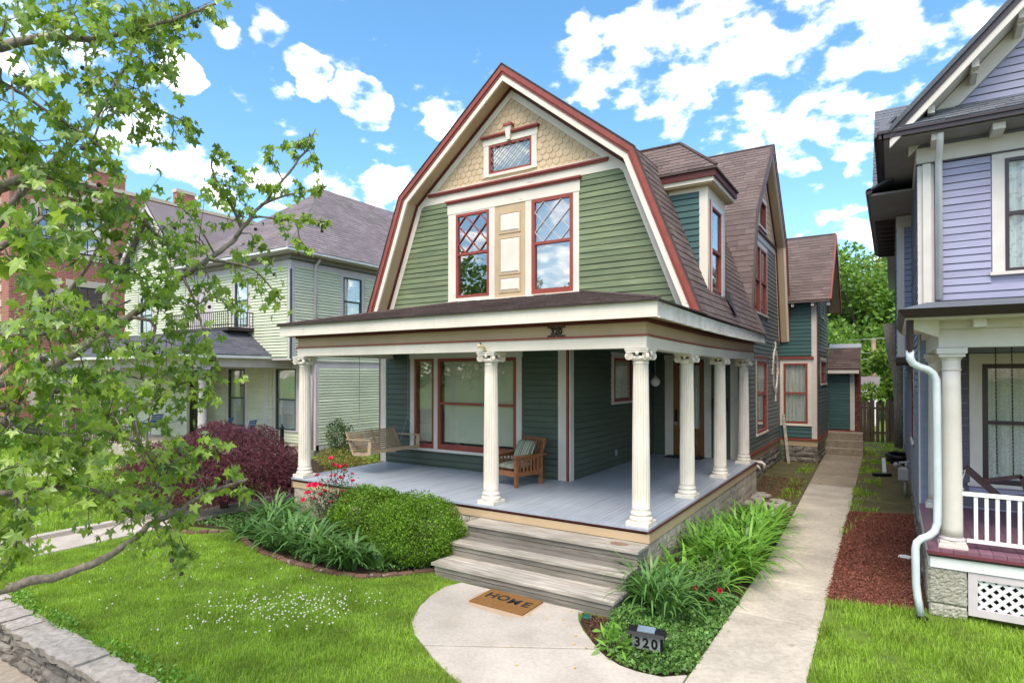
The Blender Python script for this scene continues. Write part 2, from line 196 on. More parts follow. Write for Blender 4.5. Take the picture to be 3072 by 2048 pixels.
FLASH = mk('dark_flashing_metal', (0.05, 0.05, 0.055), None, scale=8, rough=0.4, bump=0.05, spec=0.5)
DEDGE = mk('dark_brown_drip_edge', (0.055, 0.04, 0.034), None, scale=8, rough=0.6, bump=0.1)
STONE = mk('limestone', (0.29, 0.26, 0.22), (0.14, 0.125, 0.105), scale=7, rough=0.9, bump=0.9, rnd=0.15, dirt=0.2, spec=0.2)
CAPST = mk('limestone_cap', (0.47, 0.42, 0.36), (0.31, 0.27, 0.225), scale=14, rough=0.9, bump=0.6, rnd=0.1, dirt=0.15, spec=0.2, speck=((0.26, 0.23, 0.19), 11, 0.68))
BLOCK = mk('rock_face_block', (0.47, 0.45, 0.37), (0.32, 0.30, 0.24), scale=22, rough=0.95, bump=1.0, rnd=0.08, dirt=0.15, spec=0.15)
FOUND = mk('mossy_concrete_block', (0.52, 0.455, 0.36), (0.34, 0.295, 0.235), scale=9, rough=0.95, bump=0.7, rnd=0.1, dirt=0.25, spec=0.15, speck=((0.12, 0.11, 0.08), 4, 0.64))
CONC = mk('pale_concrete', (0.51, 0.45, 0.375), (0.43, 0.38, 0.315), scale=26, rough=0.9, bump=0.12, rnd=0.05, dirt=0.17, dscale=1.9, spec=0.2, speck=((0.34, 0.29, 0.23), 9, 0.72))
CONC2 = mk('stained_concrete', (0.53, 0.47, 0.38), (0.42, 0.37, 0.29), scale=18, rough=0.92, bump=0.15, rnd=0.06, dirt=0.26, dscale=1.3, spec=0.2, speck=((0.29, 0.25, 0.19), 4.5, 0.66))
CONCB = mk('mossy_brown_concrete', (0.36, 0.30, 0.22), (0.26, 0.21, 0.15), scale=10, rough=0.92, bump=0.15, rnd=0.06, dirt=0.2, spec=0.2)
STREET = mk('old_sidewalk', (0.42, 0.36, 0.29), (0.30, 0.255, 0.20), scale=12, rough=0.95, bump=0.2, rnd=0.05, dirt=0.2, spec=0.2)
GREYWOOD = mk('weathered_grey_wood', (0.53, 0.485, 0.415), (0.25, 0.215, 0.17), scale=4, stretch=(0.5, 7, 7), rough=0.85, bump=0.5, rnd=0.1, dirt=0.18, spec=0.15, detail=8)
RISERW = mk('darker_grey_wood', (0.30, 0.27, 0.23), (0.18, 0.16, 0.13), scale=4, stretch=(0.5, 7, 7), rough=0.85, bump=0.5, rnd=0.12, dirt=0.22, spec=0.15, detail=8)  # darker grey than the treads, for risers and side boards
GREYWET = mk('damp_grey_wood', (0.27, 0.24, 0.21), (0.17, 0.15, 0.125), scale=4, stretch=(0.5, 7, 7), rough=0.8, bump=0.5, rnd=0.1, dirt=0.25, spec=0.2, detail=8)
FENCEW = mk('dark_fence_wood', (0.12, 0.09, 0.063), (0.07, 0.052, 0.037), scale=4, stretch=(6, 6, 0.5), rough=0.9, bump=0.4, rnd=0.25, dirt=0.2, spec=0.1)
TEAK = mk('oiled_teak', (0.31, 0.125, 0.048), (0.20, 0.075, 0.03), scale=5, stretch=(2, 2, 2), rough=0.4, bump=0.15, rnd=0.12, spec=0.4)
DOORW = mk('varnished_oak_door', (0.25, 0.105, 0.035), (0.15, 0.06, 0.02), scale=3, stretch=(7, 1, 0.5), rough=0.3, bump=0.1, rnd=0.08, spec=0.5)
SWINGW = mk('light_brown_swing_paint', (0.50, 0.365, 0.235), (0.43, 0.31, 0.20), scale=4, stretch=(1, 1, 1), rough=0.55, bump=0.06, rnd=0.05)
STEEL = mk('galvanised_steel', (0.32, 0.33, 0.34), None, scale=20, rough=0.4, bump=0.05, spec=0.6)
BLACK = mk('black_enamel', (0.008, 0.008, 0.009), None, scale=9, rough=0.5, bump=0.04, spec=0.25)
IRON = mk('dark_wrought_iron', (0.035, 0.027, 0.022), None, scale=9, rough=0.6, bump=0.08)
WHITE = mk('white_paint', (0.80, 0.79, 0.76), (0.72, 0.71, 0.68), scale=4, rough=0.5, bump=0.05, rnd=0.03, dirt=0.08)
SHADE = mk('roller_shade_cloth', (0.66, 0.66, 0.52), (0.61, 0.61, 0.48), scale=2, stretch=(3, 3, 0.3), rough=0.9, bump=0.02, rnd=0.0, dirt=0.05)
LACE = mklace('lace_curtain', (0.80, 0.78, 0.72), 0.47, 55)
SHEER = mklace('sheer_curtain', (0.80, 0.80, 0.76), 0.42, 14)
GLASS = mkglass('window_glass', 0.0)
GLASSR = mkglass('storm_window_glass', 0.14)
GLASSD = mkglass('porch_window_glass', 0.0, k=0.5)
DARKROOM = mk('unlit_room', (0.05, 0.047, 0.043), None, scale=3, bump=0, rnd=0)
PLASTER = mk('room_plaster', (0.5, 0.48, 0.44), None, scale=3, bump=0, rnd=0)
SOIL = mk('dark_bed_soil', (0.065, 0.045, 0.03), (0.035, 0.025, 0.017), scale=18, rough=1, bump=0.8, rnd=0, dirt=0.3, spec=0.1)
MULCH = mk('red_bark_mulch', (0.19, 0.075, 0.05), (0.10, 0.042, 0.03), scale=30, rough=1, bump=0.9, rnd=0.3, dirt=0.2, spec=0.1)
CHIPS = mk('red_bark_chips', (0.28, 0.105, 0.07), (0.16, 0.06, 0.042), scale=20, rough=0.95, bump=0.4, rnd=0.45, dirt=0.2, spec=0.1)
BCHIPS = mk('brown_leaf_litter', (0.20, 0.10, 0.06), (0.11, 0.055, 0.035), scale=20, rough=0.95, bump=0.4, rnd=0.45, dirt=0.2, spec=0.1)
DIRT = mk('mossy_dirt', (0.15, 0.115, 0.07), (0.085, 0.095, 0.035), scale=5, rough=1, bump=0.6, rnd=0, dirt=0.25, dscale=1.5, spec=0.1)
TURF = mk('lawn_soil', (0.14, 0.22, 0.03), (0.10, 0.15, 0.03), scale=8, rough=1, bump=0.5, rnd=0, dirt=0.2, spec=0.1)
BRICKE = mk('edging_brick', (0.20, 0.105, 0.075), (0.14, 0.085, 0.065), scale=14, rough=0.95, bump=0.5, rnd=0.2, dirt=0.2, spec=0.15, speck=((0.33, 0.28, 0.22), 8, 0.62))
BRICKC = mk('chimney_brick', (0.20, 0.06, 0.04), (0.15, 0.045, 0.032), scale=14, rough=0.9, bump=0.3, rnd=0.2, spec=0.15)
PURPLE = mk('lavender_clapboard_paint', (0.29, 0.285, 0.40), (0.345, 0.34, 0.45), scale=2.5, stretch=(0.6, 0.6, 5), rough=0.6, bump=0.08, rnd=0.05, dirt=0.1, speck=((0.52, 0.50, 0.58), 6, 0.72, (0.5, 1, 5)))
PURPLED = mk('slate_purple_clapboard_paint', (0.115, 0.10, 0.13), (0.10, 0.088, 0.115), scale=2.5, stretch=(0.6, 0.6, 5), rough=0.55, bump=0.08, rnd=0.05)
BLUEGR = mk('blue_grey_clapboard_paint', (0.22, 0.27, 0.36), (0.27, 0.31, 0.40), scale=2.5, stretch=(0.6, 0.6, 5), rough=0.6, bump=0.08, rnd=0.06)
MAROON = mk('maroon_brown_gutter', (0.035, 0.018, 0.02), None, scale=5, rough=0.4, bump=0.04, spec=0.5)
PINKFL = mk('plum_floor_paint', (0.23, 0.11, 0.15), (0.18, 0.085, 0.115), scale=5, rough=0.45, bump=0.06, rnd=0.06)
BEIGE = mk('warm_white_trim', (0.68, 0.63, 0.56), (0.62, 0.57, 0.50), scale=3, rough=0.55, bump=0.05, rnd=0.03, dirt=0.1)
SPOUT = mk('pale_grey_downspout', (0.62, 0.68, 0.68), (0.54, 0.60, 0.61), scale=3, rough=0.4, bump=0.04, rnd=0.02, dirt=0.12, spec=0.5)
SHGREY = mk('blue_grey_shingle', (0.17, 0.18, 0.20), (0.11, 0.115, 0.13), scale=50, rough=0.95, bump=0.4, rnd=0.2, spec=0.1)
ROOFG = mk('grey_mauve_shingle', (0.245, 0.21, 0.215), (0.18, 0.15, 0.155), scale=22, stretch=(1, 1, 3), rough=0.95, bump=0.3, rnd=0.13, dirt=0.15, spec=0.1)
ROOFB = mk('blue_slate_shingle', (0.135, 0.135, 0.16), (0.09, 0.09, 0.108), scale=22, rough=0.95, bump=0.3, rnd=0.17, dirt=0.12, spec=0.1)
MINT = mk('pale_mint_clapboard_paint', (0.63, 0.66, 0.48), (0.55, 0.58, 0.43), scale=3, stretch=(0.5, 0.5, 4), rough=0.7, bump=0.1, rnd=0.07, dirt=0.12, speck=((0.36, 0.33, 0.27), 5, 0.69, (0.5, 0.5, 5)))
LILAC = mk('reflection_whitened_muntin', (0.60, 0.53, 0.53), (0.53, 0.47, 0.47), scale=3, rough=0.6, bump=0.06, rnd=0.03, dirt=0.12)
DKGREEN = mk('dark_green_sash_paint', (0.05, 0.085, 0.06), None, scale=3, rough=0.5, bump=0.05)
SANDST = mk('limestone_window_dressing', (0.62, 0.53, 0.42), (0.54, 0.46, 0.36), scale=5, rough=0.85, bump=0.1, rnd=0.05)
BLUECH = mk('blue_chair_vinyl', (0.02, 0.10, 0.36), None, scale=5, rough=0.4, bump=0.03)
BARK = mk('sweetgum_bark', (0.27, 0.23, 0.18), (0.14, 0.115, 0.09), scale=24, stretch=(1, 1, 0.6), rough=0.95, bump=0.9, rnd=0.05, dirt=0.2, spec=0.1)
BARK2 = mk('dark_bark', (0.12, 0.095, 0.07), (0.06, 0.048, 0.036), scale=14, rough=0.95, bump=0.9, rnd=0.05, spec=0.1)
LEAF = mkleaf('sweetgum_leaf', (0.10, 0.195, 0.03), (0.40, 0.55, 0.085), 0.42, 0.32, 0.3, 0.6)
LEAFM = mkleaf('dark_red_maple_leaf', (0.085, 0.022, 0.032), (0.15, 0.04, 0.05), 0.22, 0.5, 0.4)
LEAFB = mkleaf('boxwood_leaf', (0.06, 0.15, 0.012), (0.22, 0.38, 0.03), 0.28, 0.4, 0.3)
LEAFL = mkleaf('daylily_leaf', (0.06, 0.16, 0.03), (0.16, 0.30, 0.08), 0.25, 0.4, 0.3, 0.45)
LEAFL2 = mkleaf('light_daylily_leaf', (0.10, 0.26, 0.02), (0.22, 0.42, 0.06), 0.25, 0.4, 0.3, 0.45)
LEAFG = mkleaf('ground_cover_leaf', (0.06, 0.15, 0.03), (0.17, 0.31, 0.07), 0.2, 0.45, 0.35)
LEAFR = mkleaf('rose_leaf', (0.05, 0.105, 0.032), (0.11, 0.15, 0.05), 0.2, 0.4, 0.3)
LEAFY = mkleaf('spirea_leaf', (0.19, 0.26, 0.04), (0.26, 0.19, 0.06), 0.3, 0.5, 0.3)
LEAFT = mkleaf('background_tree_leaf', (0.09, 0.19, 0.03), (0.22, 0.37, 0.06), 0.35, 0.5, 0.4)
LEAFT2 = mkleaf('yellow_green_tree_leaf', (0.14, 0.25, 0.03), (0.22, 0.31, 0.05), 0.35, 0.5, 0.3)
GRASS = mkleaf('grass_blade', (0.205, 0.35, 0.03), (0.37, 0.52, 0.08), 0.42, 0.5, 0.3, 0.25)
PETAL = mkleaf('crimson_rose_petal', (0.62, 0.012, 0.06), (0.78, 0.03, 0.13), 0.25, 0.5, 0.1)
WPETAL = mkleaf('white_clover_head', (0.72, 0.70, 0.60), (0.80, 0.78, 0.70), 0.2, 0.7, 0.05)
YPETAL = mkleaf('yellow_petal', (0.75, 0.50, 0.05), (0.70, 0.42, 0.10), 0.2, 0.7, 0.05)

# ------------------------------------------------------------ helpers
WM = {}
I4 = Matrix.Identity(4)
def link(name, data, parent=None, M=None, local=False):
    o = bpy.data.objects.new(name, data); COL.objects.link(o)
    M = M if M is not None else I4
    if parent is not None:
        PW = WM[parent.name]
        if local: M = PW @ M
        o.parent = parent; o.matrix_parent_inverse = PW.inverted()
    o.matrix_basis = M; WM[o.name] = M.copy()
    return o
def tag(o, label, cat=None, group=None, kind=None):
    if label: o['label'] = label
    if cat: o['category'] = cat
    if group: o['group'] = group
    if kind: o['kind'] = kind
    return o
def thing(name, label, cat, loc=(0, 0, 0), rz=0, group=None):
    o = link(name, None, None, Matrix.Translation(loc) @ Matrix.Rotation(rz, 4, 'Z'))
    o.empty_display_size = 0.2
    return tag(o, label, cat, group)
def copytree(o, M, label=None, parent=None):
    """copy a thing with its parts; M maps the source's world space to the copy's"""
    c = o.copy(); COL.objects.link(c)
    W = M @ WM[o.name]; WM[c.name] = W
    if parent is not None:
        c.parent = parent; c.matrix_parent_inverse = WM[parent.name].inverted()
    else: c.parent = None; c.matrix_parent_inverse = I4
    c.matrix_basis = W
    if label: c['label'] = label
    for ch in [x for x in bpy.data.objects if x.parent == o]: copytree(ch, M, None, c)
    return c
BOXF = [(0, 3, 2, 1), (4, 5, 6, 7), (0, 1, 5, 4), (1, 2, 6, 5), (2, 3, 7, 6), (3, 0, 4, 7)]
class MB:
    def __init__(s): s.v = []; s.f = []
    def add(s, v, f):
        k = len(s.v); s.v += [tuple(p) for p in v]; s.f += [tuple(i + k for i in q) for q in f]; return s
    def box(s, x0, x1, y0, y1, z0, z1):
        if x0 > x1: x0, x1 = x1, x0
        if y0 > y1: y0, y1 = y1, y0
        if z0 > z1: z0, z1 = z1, z0
        return s.add([(x0, y0, z0), (x1, y0, z0), (x1, y1, z0), (x0, y1, z0), (x0, y0, z1), (x1, y0, z1), (x1, y1, z1), (x0, y1, z1)], BOXF)
    def bbox(s, x0, x1, y0, y1, z0, z1, b=0.01):
        """box with softened top edges"""
        k = [(x0, y0, z0), (x1, y0, z0), (x1, y1, z0), (x0, y1, z0), (x0, y0, z1 - b), (x1, y0, z1 - b), (x1, y1, z1 - b), (x0, y1, z1 - b),
             (x0 + b, y0 + b, z1), (x1 - b, y0 + b, z1), (x1 - b, y1 - b, z1), (x0 + b, y1 - b, z1)]
        return s.add(k, [(0, 3, 2, 1), (0, 1, 5, 4), (1, 2, 6, 5), (2, 3, 7, 6), (3, 0, 4, 7), (4, 5, 9, 8), (5, 6, 10, 9), (6, 7, 11, 10), (7, 4, 8, 11), (8, 9, 10, 11)])
    def hexa(s, p): return s.add(p, BOXF)
    def bar(s, a, b, w, h, up=(0, 0, 1)):
        a = Vector(a); b = Vector(b); d = (b - a).normalized(); u = Vector(up)
        r = d.cross(u)
        if r.length < 1e-4: r = d.cross(Vector((1, 0, 0)))
        r.normalize(); u = r.cross(d); r *= w / 2; u *= h / 2
        return s.hexa([a - r - u, a + r - u, b + r - u, b - r - u, a - r + u, a + r + u, b + r + u, b - r + u])
    def tube(s, pts, rad, n=8, cap=True):
        pts = [Vector(p) for p in pts]
        if isinstance(rad, (int, float)): rad = [rad] * len(pts)
        k = len(s.v); prev = None
        for i, p in enumerate(pts):
            d = (pts[min(i + 1, len(pts) - 1)] - pts[max(i - 1, 0)]).normalized()
            if prev is None:
                a = d.cross(Vector((0, 0, 1)))
                if a.length < 0.05: a = d.cross(Vector((1, 0, 0)))
            else: a = prev - d * prev.dot(d)
            a.normalize(); prev = a; b = d.cross(a)
            for j in range(n):
                t = 2 * math.pi * j / n; s.v.append(tuple(p + (a * math.cos(t) + b * math.sin(t)) * rad[i]))
        for i in range(len(pts) - 1):
            for j in range(n):
                q = (j + 1) % n; s.f.append((k + i * n + j, k + i * n + q, k + (i + 1) * n + q, k + (i + 1) * n + j))
        if cap:
            s.f.append(tuple(k + j for j in range(n))[::-1]); s.f.append(tuple(k + (len(pts) - 1) * n + j for j in range(n)))
        return s
    def lathe(s, prof, c=(0, 0, 0), n=24, fl=None):
        """prof: (r, z[, flute depth])"""
        k = len(s.v)
        for p in prof:
            for j in range(n):
                t = 2 * math.pi * j / n; r = p[0]
                if len(p) > 2 and fl: r -= p[2] * abs(math.sin(fl * t / 2)) ** 0.7
                s.v.append((c[0] + r * math.cos(t), c[1] + r * math.sin(t), c[2] + p[1]))
        for i in range(len(prof) - 1):
            for j in range(n):
                q = (j + 1) % n; s.f.append((k + i * n + j, k + i * n + q, k + (i + 1) * n + q, k + (i + 1) * n + j))
        s.f.append(tuple(k + j for j in range(n))[::-1]); s.f.append(tuple(k + (len(prof) - 1) * n + j for j in range(n)))
        return s
    def prism(s, poly, fn0, fn1):
        n = len(poly); k = len(s.v)
        s.v += [tuple(fn0(*p)) for p in poly] + [tuple(fn1(*p)) for p in poly]
        s.f.append(tuple(k + i for i in range(n))); s.f.append(tuple(k + n + i for i in range(n))[::-1])
        for i in range(n): j = (i + 1) % n; s.f.append((k + i, k + n + i, k + n + j, k + j))
        return s
    def mesh(s, name, mat, smooth=False):
        me = bpy.data.meshes.new(name); me.from_pydata(s.v, [], s.f)
        me.materials.append(mat); me.update()
        import bmesh
        bm = bmesh.new(); bm.from_mesh(me); bmesh.ops.recalc_face_normals(bm, faces=bm.faces); bm.to_mesh(me); bm.free()
        if smooth:
            for p in me.polygons: p.use_smooth = True
        return me
    def build(s, name, mat, parent=None, smooth=False, local=False, M=None):
        return link(name, s.mesh(name, mat, smooth), parent, M, local)
def np_mesh(name, V, F, mat, smooth=False):
    """fast mesh from arrays, F (n,k)"""
    me = bpy.data.meshes.new(name); V = np.asarray(V, np.float32); F = np.asarray(F, np.int32); k = F.shape[1]
    me.vertices.add(len(V)); me.vertices.foreach_set('co', V.ravel())
    me.loops.add(F.size); me.loops.foreach_set('vertex_index', F.ravel())
    me.polygons.add(len(F)); me.polygons.foreach_set('loop_start', np.arange(0, F.size, k, dtype=np.int32))
    try: me.polygons.foreach_set('loop_total', np.full(len(F), k, np.int32))
    except Exception: pass
    if smooth: me.polygons.foreach_set('use_smooth', np.ones(len(F), bool))
    me.update(calc_edges=True); me.materials.append(mat); me.validate()
    return me

class Face:
    """a wall plane: axis 'x' lies in y=c, axis 'y' in x=c; s is the outward sign; (u, n, z) -> world"""
    def __init__(s, axis, c, sg): s.a = axis; s.c = c; s.s = sg
    def P(s, u, n, z): return (u, s.c + s.s * n, z) if s.a == 'x' else (s.c + s.s * n, u, z)
    def box(s, mb, u0, u1, n0, n1, z0, z1):
        a = s.P(u0, n0, z0); b = s.P(u1, n1, z1); return mb.box(a[0], b[0], a[1], b[1], a[2], b[2])
    def strip(s, mb, l0, r0, z0, l1, r1, z1, n0, n1, n1t=None):
        n1t = n1 if n1t is None else n1t
        return mb.hexa([s.P(l0, n0, z0), s.P(r0, n0, z0), s.P(r0, n1, z0), s.P(l0, n1, z0), s.P(l1, n0, z1), s.P(r1, n0, z1), s.P(r1, n1t, z1), s.P(l1, n1t, z1)])
def cst(v): return v if callable(v) else (lambda z: v)
def spans(L, Rr, z0, z1, holes):
    zm = (z0 + z1) / 2; iv = [(L(z0), Rr(z0), L(z1), Rr(z1))]
    for (a, b, h0, h1) in holes:
        if h1 <= z0 + (z1 - z0) * 0.4 or h0 >= z1 - (z1 - z0) * 0.4: continue
        out = []
        for (l0, r0, l1, r1) in iv:
            lm, rm = (l0 + l1) / 2, (r0 + r1) / 2
            if b <= lm or a >= rm: out.append((l0, r0, l1, r1)); continue
            if a > lm + 0.03: out.append((l0, a, l1, a))
            if b < rm - 0.03: out.append((b, r0, b, r1))
        iv = out
    return [t for t in iv if max(t[1] - t[0], t[3] - t[2]) > 0.02]
def clapboards(parent, F, L, Rr, z0, z1, expo, mat, holes=(), t=0.030, maxlen=3.6, name='clapboard', gap=0.12):
    L = cst(L); Rr = cst(Rr); z = z0; k = 0
    n = max(1, round((z1 - z0) / expo)); e = (z1 - z0) / n
    for i in range(n):
        za = z0 + i * e; zb = za + e
        for (l0, r0, l1, r1) in spans(L, Rr, za, zb, holes):
            cuts = [0.0]
            ln = max(r0 - l0, r1 - l1)
            if ln > maxlen: cuts.append(random.uniform(0.3, 0.7))
            cuts.append(1.0)
            for a, b in zip(cuts[:-1], cuts[1:]):
                mb = MB(); g = 0.0015; tt = t + random.uniform(-0.004, 0.004); dz = random.uniform(-0.004, 0.003)
                d0, d1 = max(r0 - l0, 0.004), max(r1 - l1, 0.004)
                F.strip(mb, l0 + a * d0 + g, l0 + b * d0 - g, za + e * gap + dz, l1 + a * d1 + g, l1 + b * d1 - g, zb - 0.001, 0.0, tt, t * 0.6)
                mb.build(name, mat, parent)
def backing(name, parent, F, L, Rr, zs, mat, holes=(), depth=0.12):
    """wall core with real openings"""
    L = cst(L); Rr = cst(Rr); mb = MB()
    z = sorted(set([round(v, 4) for v in list(zs) + [h for q in holes for h in (q[2], q[3])] if zs[0] - 1e-6 <= v <= zs[-1] + 1e-6]))
    for a, b in zip(z[:-1], z[1:]):
        for (l0, r0, l1, r1) in spans(L, Rr, a, b, holes): F.strip(mb, l0, r0, a, l1, r1, b, -depth, -0.002)
    return mb.build(name, mat, parent)
def part_box(name, mat, parent, F, u0, u1, n0, n1, z0, z1):
    mb = MB(); F.box(mb, u0, u1, n0, n1, z0, z1); return mb.build(name, mat, parent)
def frame_ring(mb, F, u0, u1, z0, z1, w, n0, n1, wb=None):
    wb = wb or w
    F.box(mb, u0, u0 + w, n0, n1, z0, z1); F.box(mb, u1 - w, u1, n0, n1, z0, z1)
    F.box(mb, u0 + w, u1 - w, n0, n1, z1 - w, z1); F.box(mb, u0 + w, u1 - w, n0, n1, z0, z0 + wb)
def curtain_mesh(F, u0, u1, z0, z1, n, amp=0.02, waves=9, tilt=0.0):
    V = []; Fc = []; k = int(waves * 8)
    for i in range(k + 1):
        u = u0 + (u1 - u0) * i / k; d = n + amp * math.sin(i / k * waves * 2 * math.pi + random.random() * 0.4)
        V.append(F.P(u, d, z0)); V.append(F.P(u + tilt, d, z1))
    for i in range(k): Fc.append((2 * i, 2 * i + 2, 2 * i + 3, 2 * i + 1))
    return V, Fc
def window(parent, F, u0, u1, z0, z1, sash=RED, w=0.055, meet=None, glass=GLASS, curtain=None, room=True, diamond=None, diamond_mat=None, dw=0.02, wb=None, n0=0.0, n1=0.035, label=None, grid=None, fold=None):
    """double-hung window: sash frame with its panes, meeting rail, muntins and curtain as sub-parts"""
    mb = MB(); frame_ring(mb, F, u0, u1, z0, z1, w, -0.04, n1, wb)
    wn = mb.build('window', sash, parent)
    if label: wn['label'] = label
    wb = wb or w
    tiers = [(z0 + wb, z1 - w)]
    if meet:
        m2 = MB(); F.box(m2, u0 + w, u1 - w, -0.03, n1 - 0.006, meet - 0.028, meet + 0.028); m2.build('meeting_rail', sash, wn)
        tiers = [(z0 + wb, meet - 0.028), (meet + 0.028, z1 - w)]
    for i, (a, b) in enumerate(tiers):
        m2 = MB(); F.box(m2, u0 + w, u1 - w, -0.022 + 0.02 * i, -0.018 + 0.02 * i, a, b); m2.build('pane', glass, wn)
    if diamond:
        a, b = tiers[-1]; U0, U1 = u0 + w, u1 - w; nx, nz = diamond; dx = (U1 - U0) / nx; dz = (b - a) / nz
        for sgn in (1, -1):
            for k in range(-nz - 1, nx + nz + 2):
                # line: (u-U0)/dx = k + sgn*(z-a)/dz
                pts = []
                for t in np.linspace(0, nz, 2 * nz * 8 + 1):
                    u = U0 + dx * (k + 0.5 + sgn * t); z = a + dz * t
                    if U0 - 1e-6 <= u <= U1 + 1e-6: pts.append((u, z))
                if len(pts) > 2:
                    m2 = MB(); p, q = pts[0], pts[-1]; m2.bar(F.P(p[0], 0.018 + 0.002 * sgn, p[1]), F.P(q[0], 0.018 + 0.002 * sgn, q[1]), dw, 0.02, up=(0, 1, 0) if F.a == 'x' else (1, 0, 0))
                    m2.build('muntin', diamond_mat or sash, wn)
    if grid:
        for (a, b) in tiers:
            for i in range(1, grid[0]):
                u = u0 + w + (u1 - u0 - 2 * w) * i / grid[0]; m2 = MB(); F.box(m2, u - 0.012, u + 0.012, -0.016, 0.012, a, b); m2.build('muntin', sash, wn)
            for i in range(1, grid[1]):
                z = a + (b - a) * i / grid[1]; m2 = MB(); F.box(m2, u0 + w, u1 - w, -0.015, 0.011, z - 0.012, z + 0.012); m2.build('muntin', sash, wn)
    if curtain:
        cm, amp, wv = curtain
        V, Fc = curtain_mesh(F, u0 + w * 0.6, u1 - w * 0.6, z0 + w * 0.5, z1 - w * 0.5, -0.05 - amp, amp, wv)
        me = bpy.data.meshes.new('curtain'); me.from_pydata(V, [], Fc); me.materials.append(cm); me.update(); link('curtain', me, wn)
    return wn
def casing(parent, F, u0, u1, z0, z1, w, mat, n=0.03, head=None, sill=True, name='window_casing'):
    """flat trim boards round an opening (u0..u1, z0..z1 is the opening)"""
    h = head or w; mb = MB()
    F.box(mb, u0 - w, u0, 0.0, n, z0, z1); F.box(mb, u1, u1 + w, 0.0, n, z0, z1)
    F.box(mb, u0 - w, u1 + w, 0.0, n + 0.004, z1, z1 + h)
    if sill: F.box(mb, u0 - w - 0.03, u1 + w + 0.03, 0.0, n + 0.035, z0 - 0.05, z0)
    return mb.build(name, mat, parent)
class Pieces:
    """many alike small pieces of one thing: the 300 that show largest become parts, the rest one joined part"""
    def __init__(s): s.p = []
    def add(s, verts, parent, mat): s.p.append((verts, parent, mat))
    def build(s, name, stuffname, root, limit=300, faces=BOXF):
        def size(q):
            v = [Vector(x) for x in q[0]]; c = sum(v, Vector()) / len(v); return (v[0] - v[6]).length / max((c - CAM).length, 0.1)
        s.p.sort(key=size, reverse=True)
        for v, par, mat in s.p[:limit]: MB().add(v, faces).build(name, mat, par)
        groups = {}
        for v, par, mat in s.p[limit:]: groups.setdefault(mat.name, (mat, MB()))[1].add(v, faces)
        for mat, mb in groups.values():
            o = mb.build(stuffname, mat, root); o['kind'] = 'stuff'
def shingles(P, parent, mat, O, u, v, nrm, height, span, expo=0.145, w=0.31, t=0.013):
    """courses on a plane: span(d) -> (u0,u1) at distance d up the slope"""
    O = Vector(O); u = Vector(u).normalized(); v = Vector(v).normalized(); nn = Vector(nrm).normalized()
    n = int(height / expo) + 1
    for i in range(n):
        d0 = i * expo; d1 = min(d0 + expo * 1.06, height)
        if d1 - d0 < 0.02: continue
        a0, a1 = span((d0 + d1) / 2)
        x = a0 - random.random() * w
        while x < a1:
            l, r = max(x, a0), min(x + w, a1); x += w
            if r - l < 0.03: continue
            g = 0.003; tt = t + random.uniform(-0.003, 0.004); dj = random.uniform(-0.006, 0.006)
            q = []
            for (uu, dd, h) in ((l + g, d0 + dj, 0), (r - g, d0 + dj, 0), (r - g, d1, 0), (l + g, d1, 0), (l + g, d0 + dj, tt), (r - g, d0 + dj, tt), (r - g, d1, 0.003), (l + g, d1, 0.003)):
                q.append(tuple(O + u * uu + v * dd + nn * h))
            P.add(q, parent, mat)
def inpoly(x, y, poly):
    x = np.asarray(x); y = np.asarray(y); c = np.zeros(x.shape, bool); n = len(poly)
    for i in range(n):
        x0, y0 = poly[i]; x1, y1 = poly[(i + 1) % n]
        t = ((y0 > y) != (y1 > y)); 
        with np.errstate(divide='ignore', invalid='ignore'): c ^= t & (x < (x1 - x0) * (y - y0) / (y1 - y0 + 1e-12) + x0)
    return c
# ------------------------------------------------------------ setting: ground, paving
def sheet(name, poly, z, mat, label=None, th=None, holes=None):
    mb = MB()
    if th: mb.prism(poly, lambda x, y: (x, y, z - th), lambda x, y: (x, y, z))
    else: mb.add([(x, y, z) for x, y in poly], [tuple(range(len(poly)))])
    o = mb.build(name, mat); o['kind'] = 'structure'
    if label: o['label'] = label
    return o
g = MB(); g.add([(-500, -5.06, 0), (500, -5.06, 0), (500, 700, 0), (-500, 700, 0), (-500, -5.06, -0.42), (500, -5.06, -0.42), (-500, -500, -0.42), (500, -500, -0.42)], [(0, 1, 2, 3), (4, 5, 1, 0), (6, 7, 5, 4)])
ground = tag(g.build('ground', TURF), 'grassy ground of the lots', kind='structure')
sw = tag(link('sidewalk', None), 'old concrete public sidewalk below the stone wall', kind='structure')
for i in range(-8, 5):
    MB().bbox(i * 1.6 - 0.2, i * 1.6 + 1.392, -7.0, -5.22, -0.5, -0.40 + random.uniform(-0.005, 0.005), 0.008).build('slab', STREET, sw)
sheet('street', [(-500, -30), (500, -30), (500, -9.2), (-500, -9.2)], -0.415, mk('asphalt', (0.055, 0.054, 0.052), None, scale=30, rough=0.95, bump=0.3), 'asphalt street')
LAND = link('front_landing', None); tag(LAND, 'curved pale concrete landing at the foot of the steps', kind='structure')
arcL = [(-2.30, -1.235), (-2.39, -1.50), (-2.34, -1.83), (-2.22, -2.2), (-1.99, -2.60), (-1.72, -2.84), (-1.47, -2.985)]
arcB = [(-1.44, -3.00), (-1.16, -3.17), (-0.74, -3.37), (-0.2, -3.52), (0.5, -3.62), (1.125, -3.66)]
arcR = [(0.158, -2.045), (-0.17, -1.72), (-0.34, -1.5), (-0.45, -1.28), (-0.40, -1.235)]
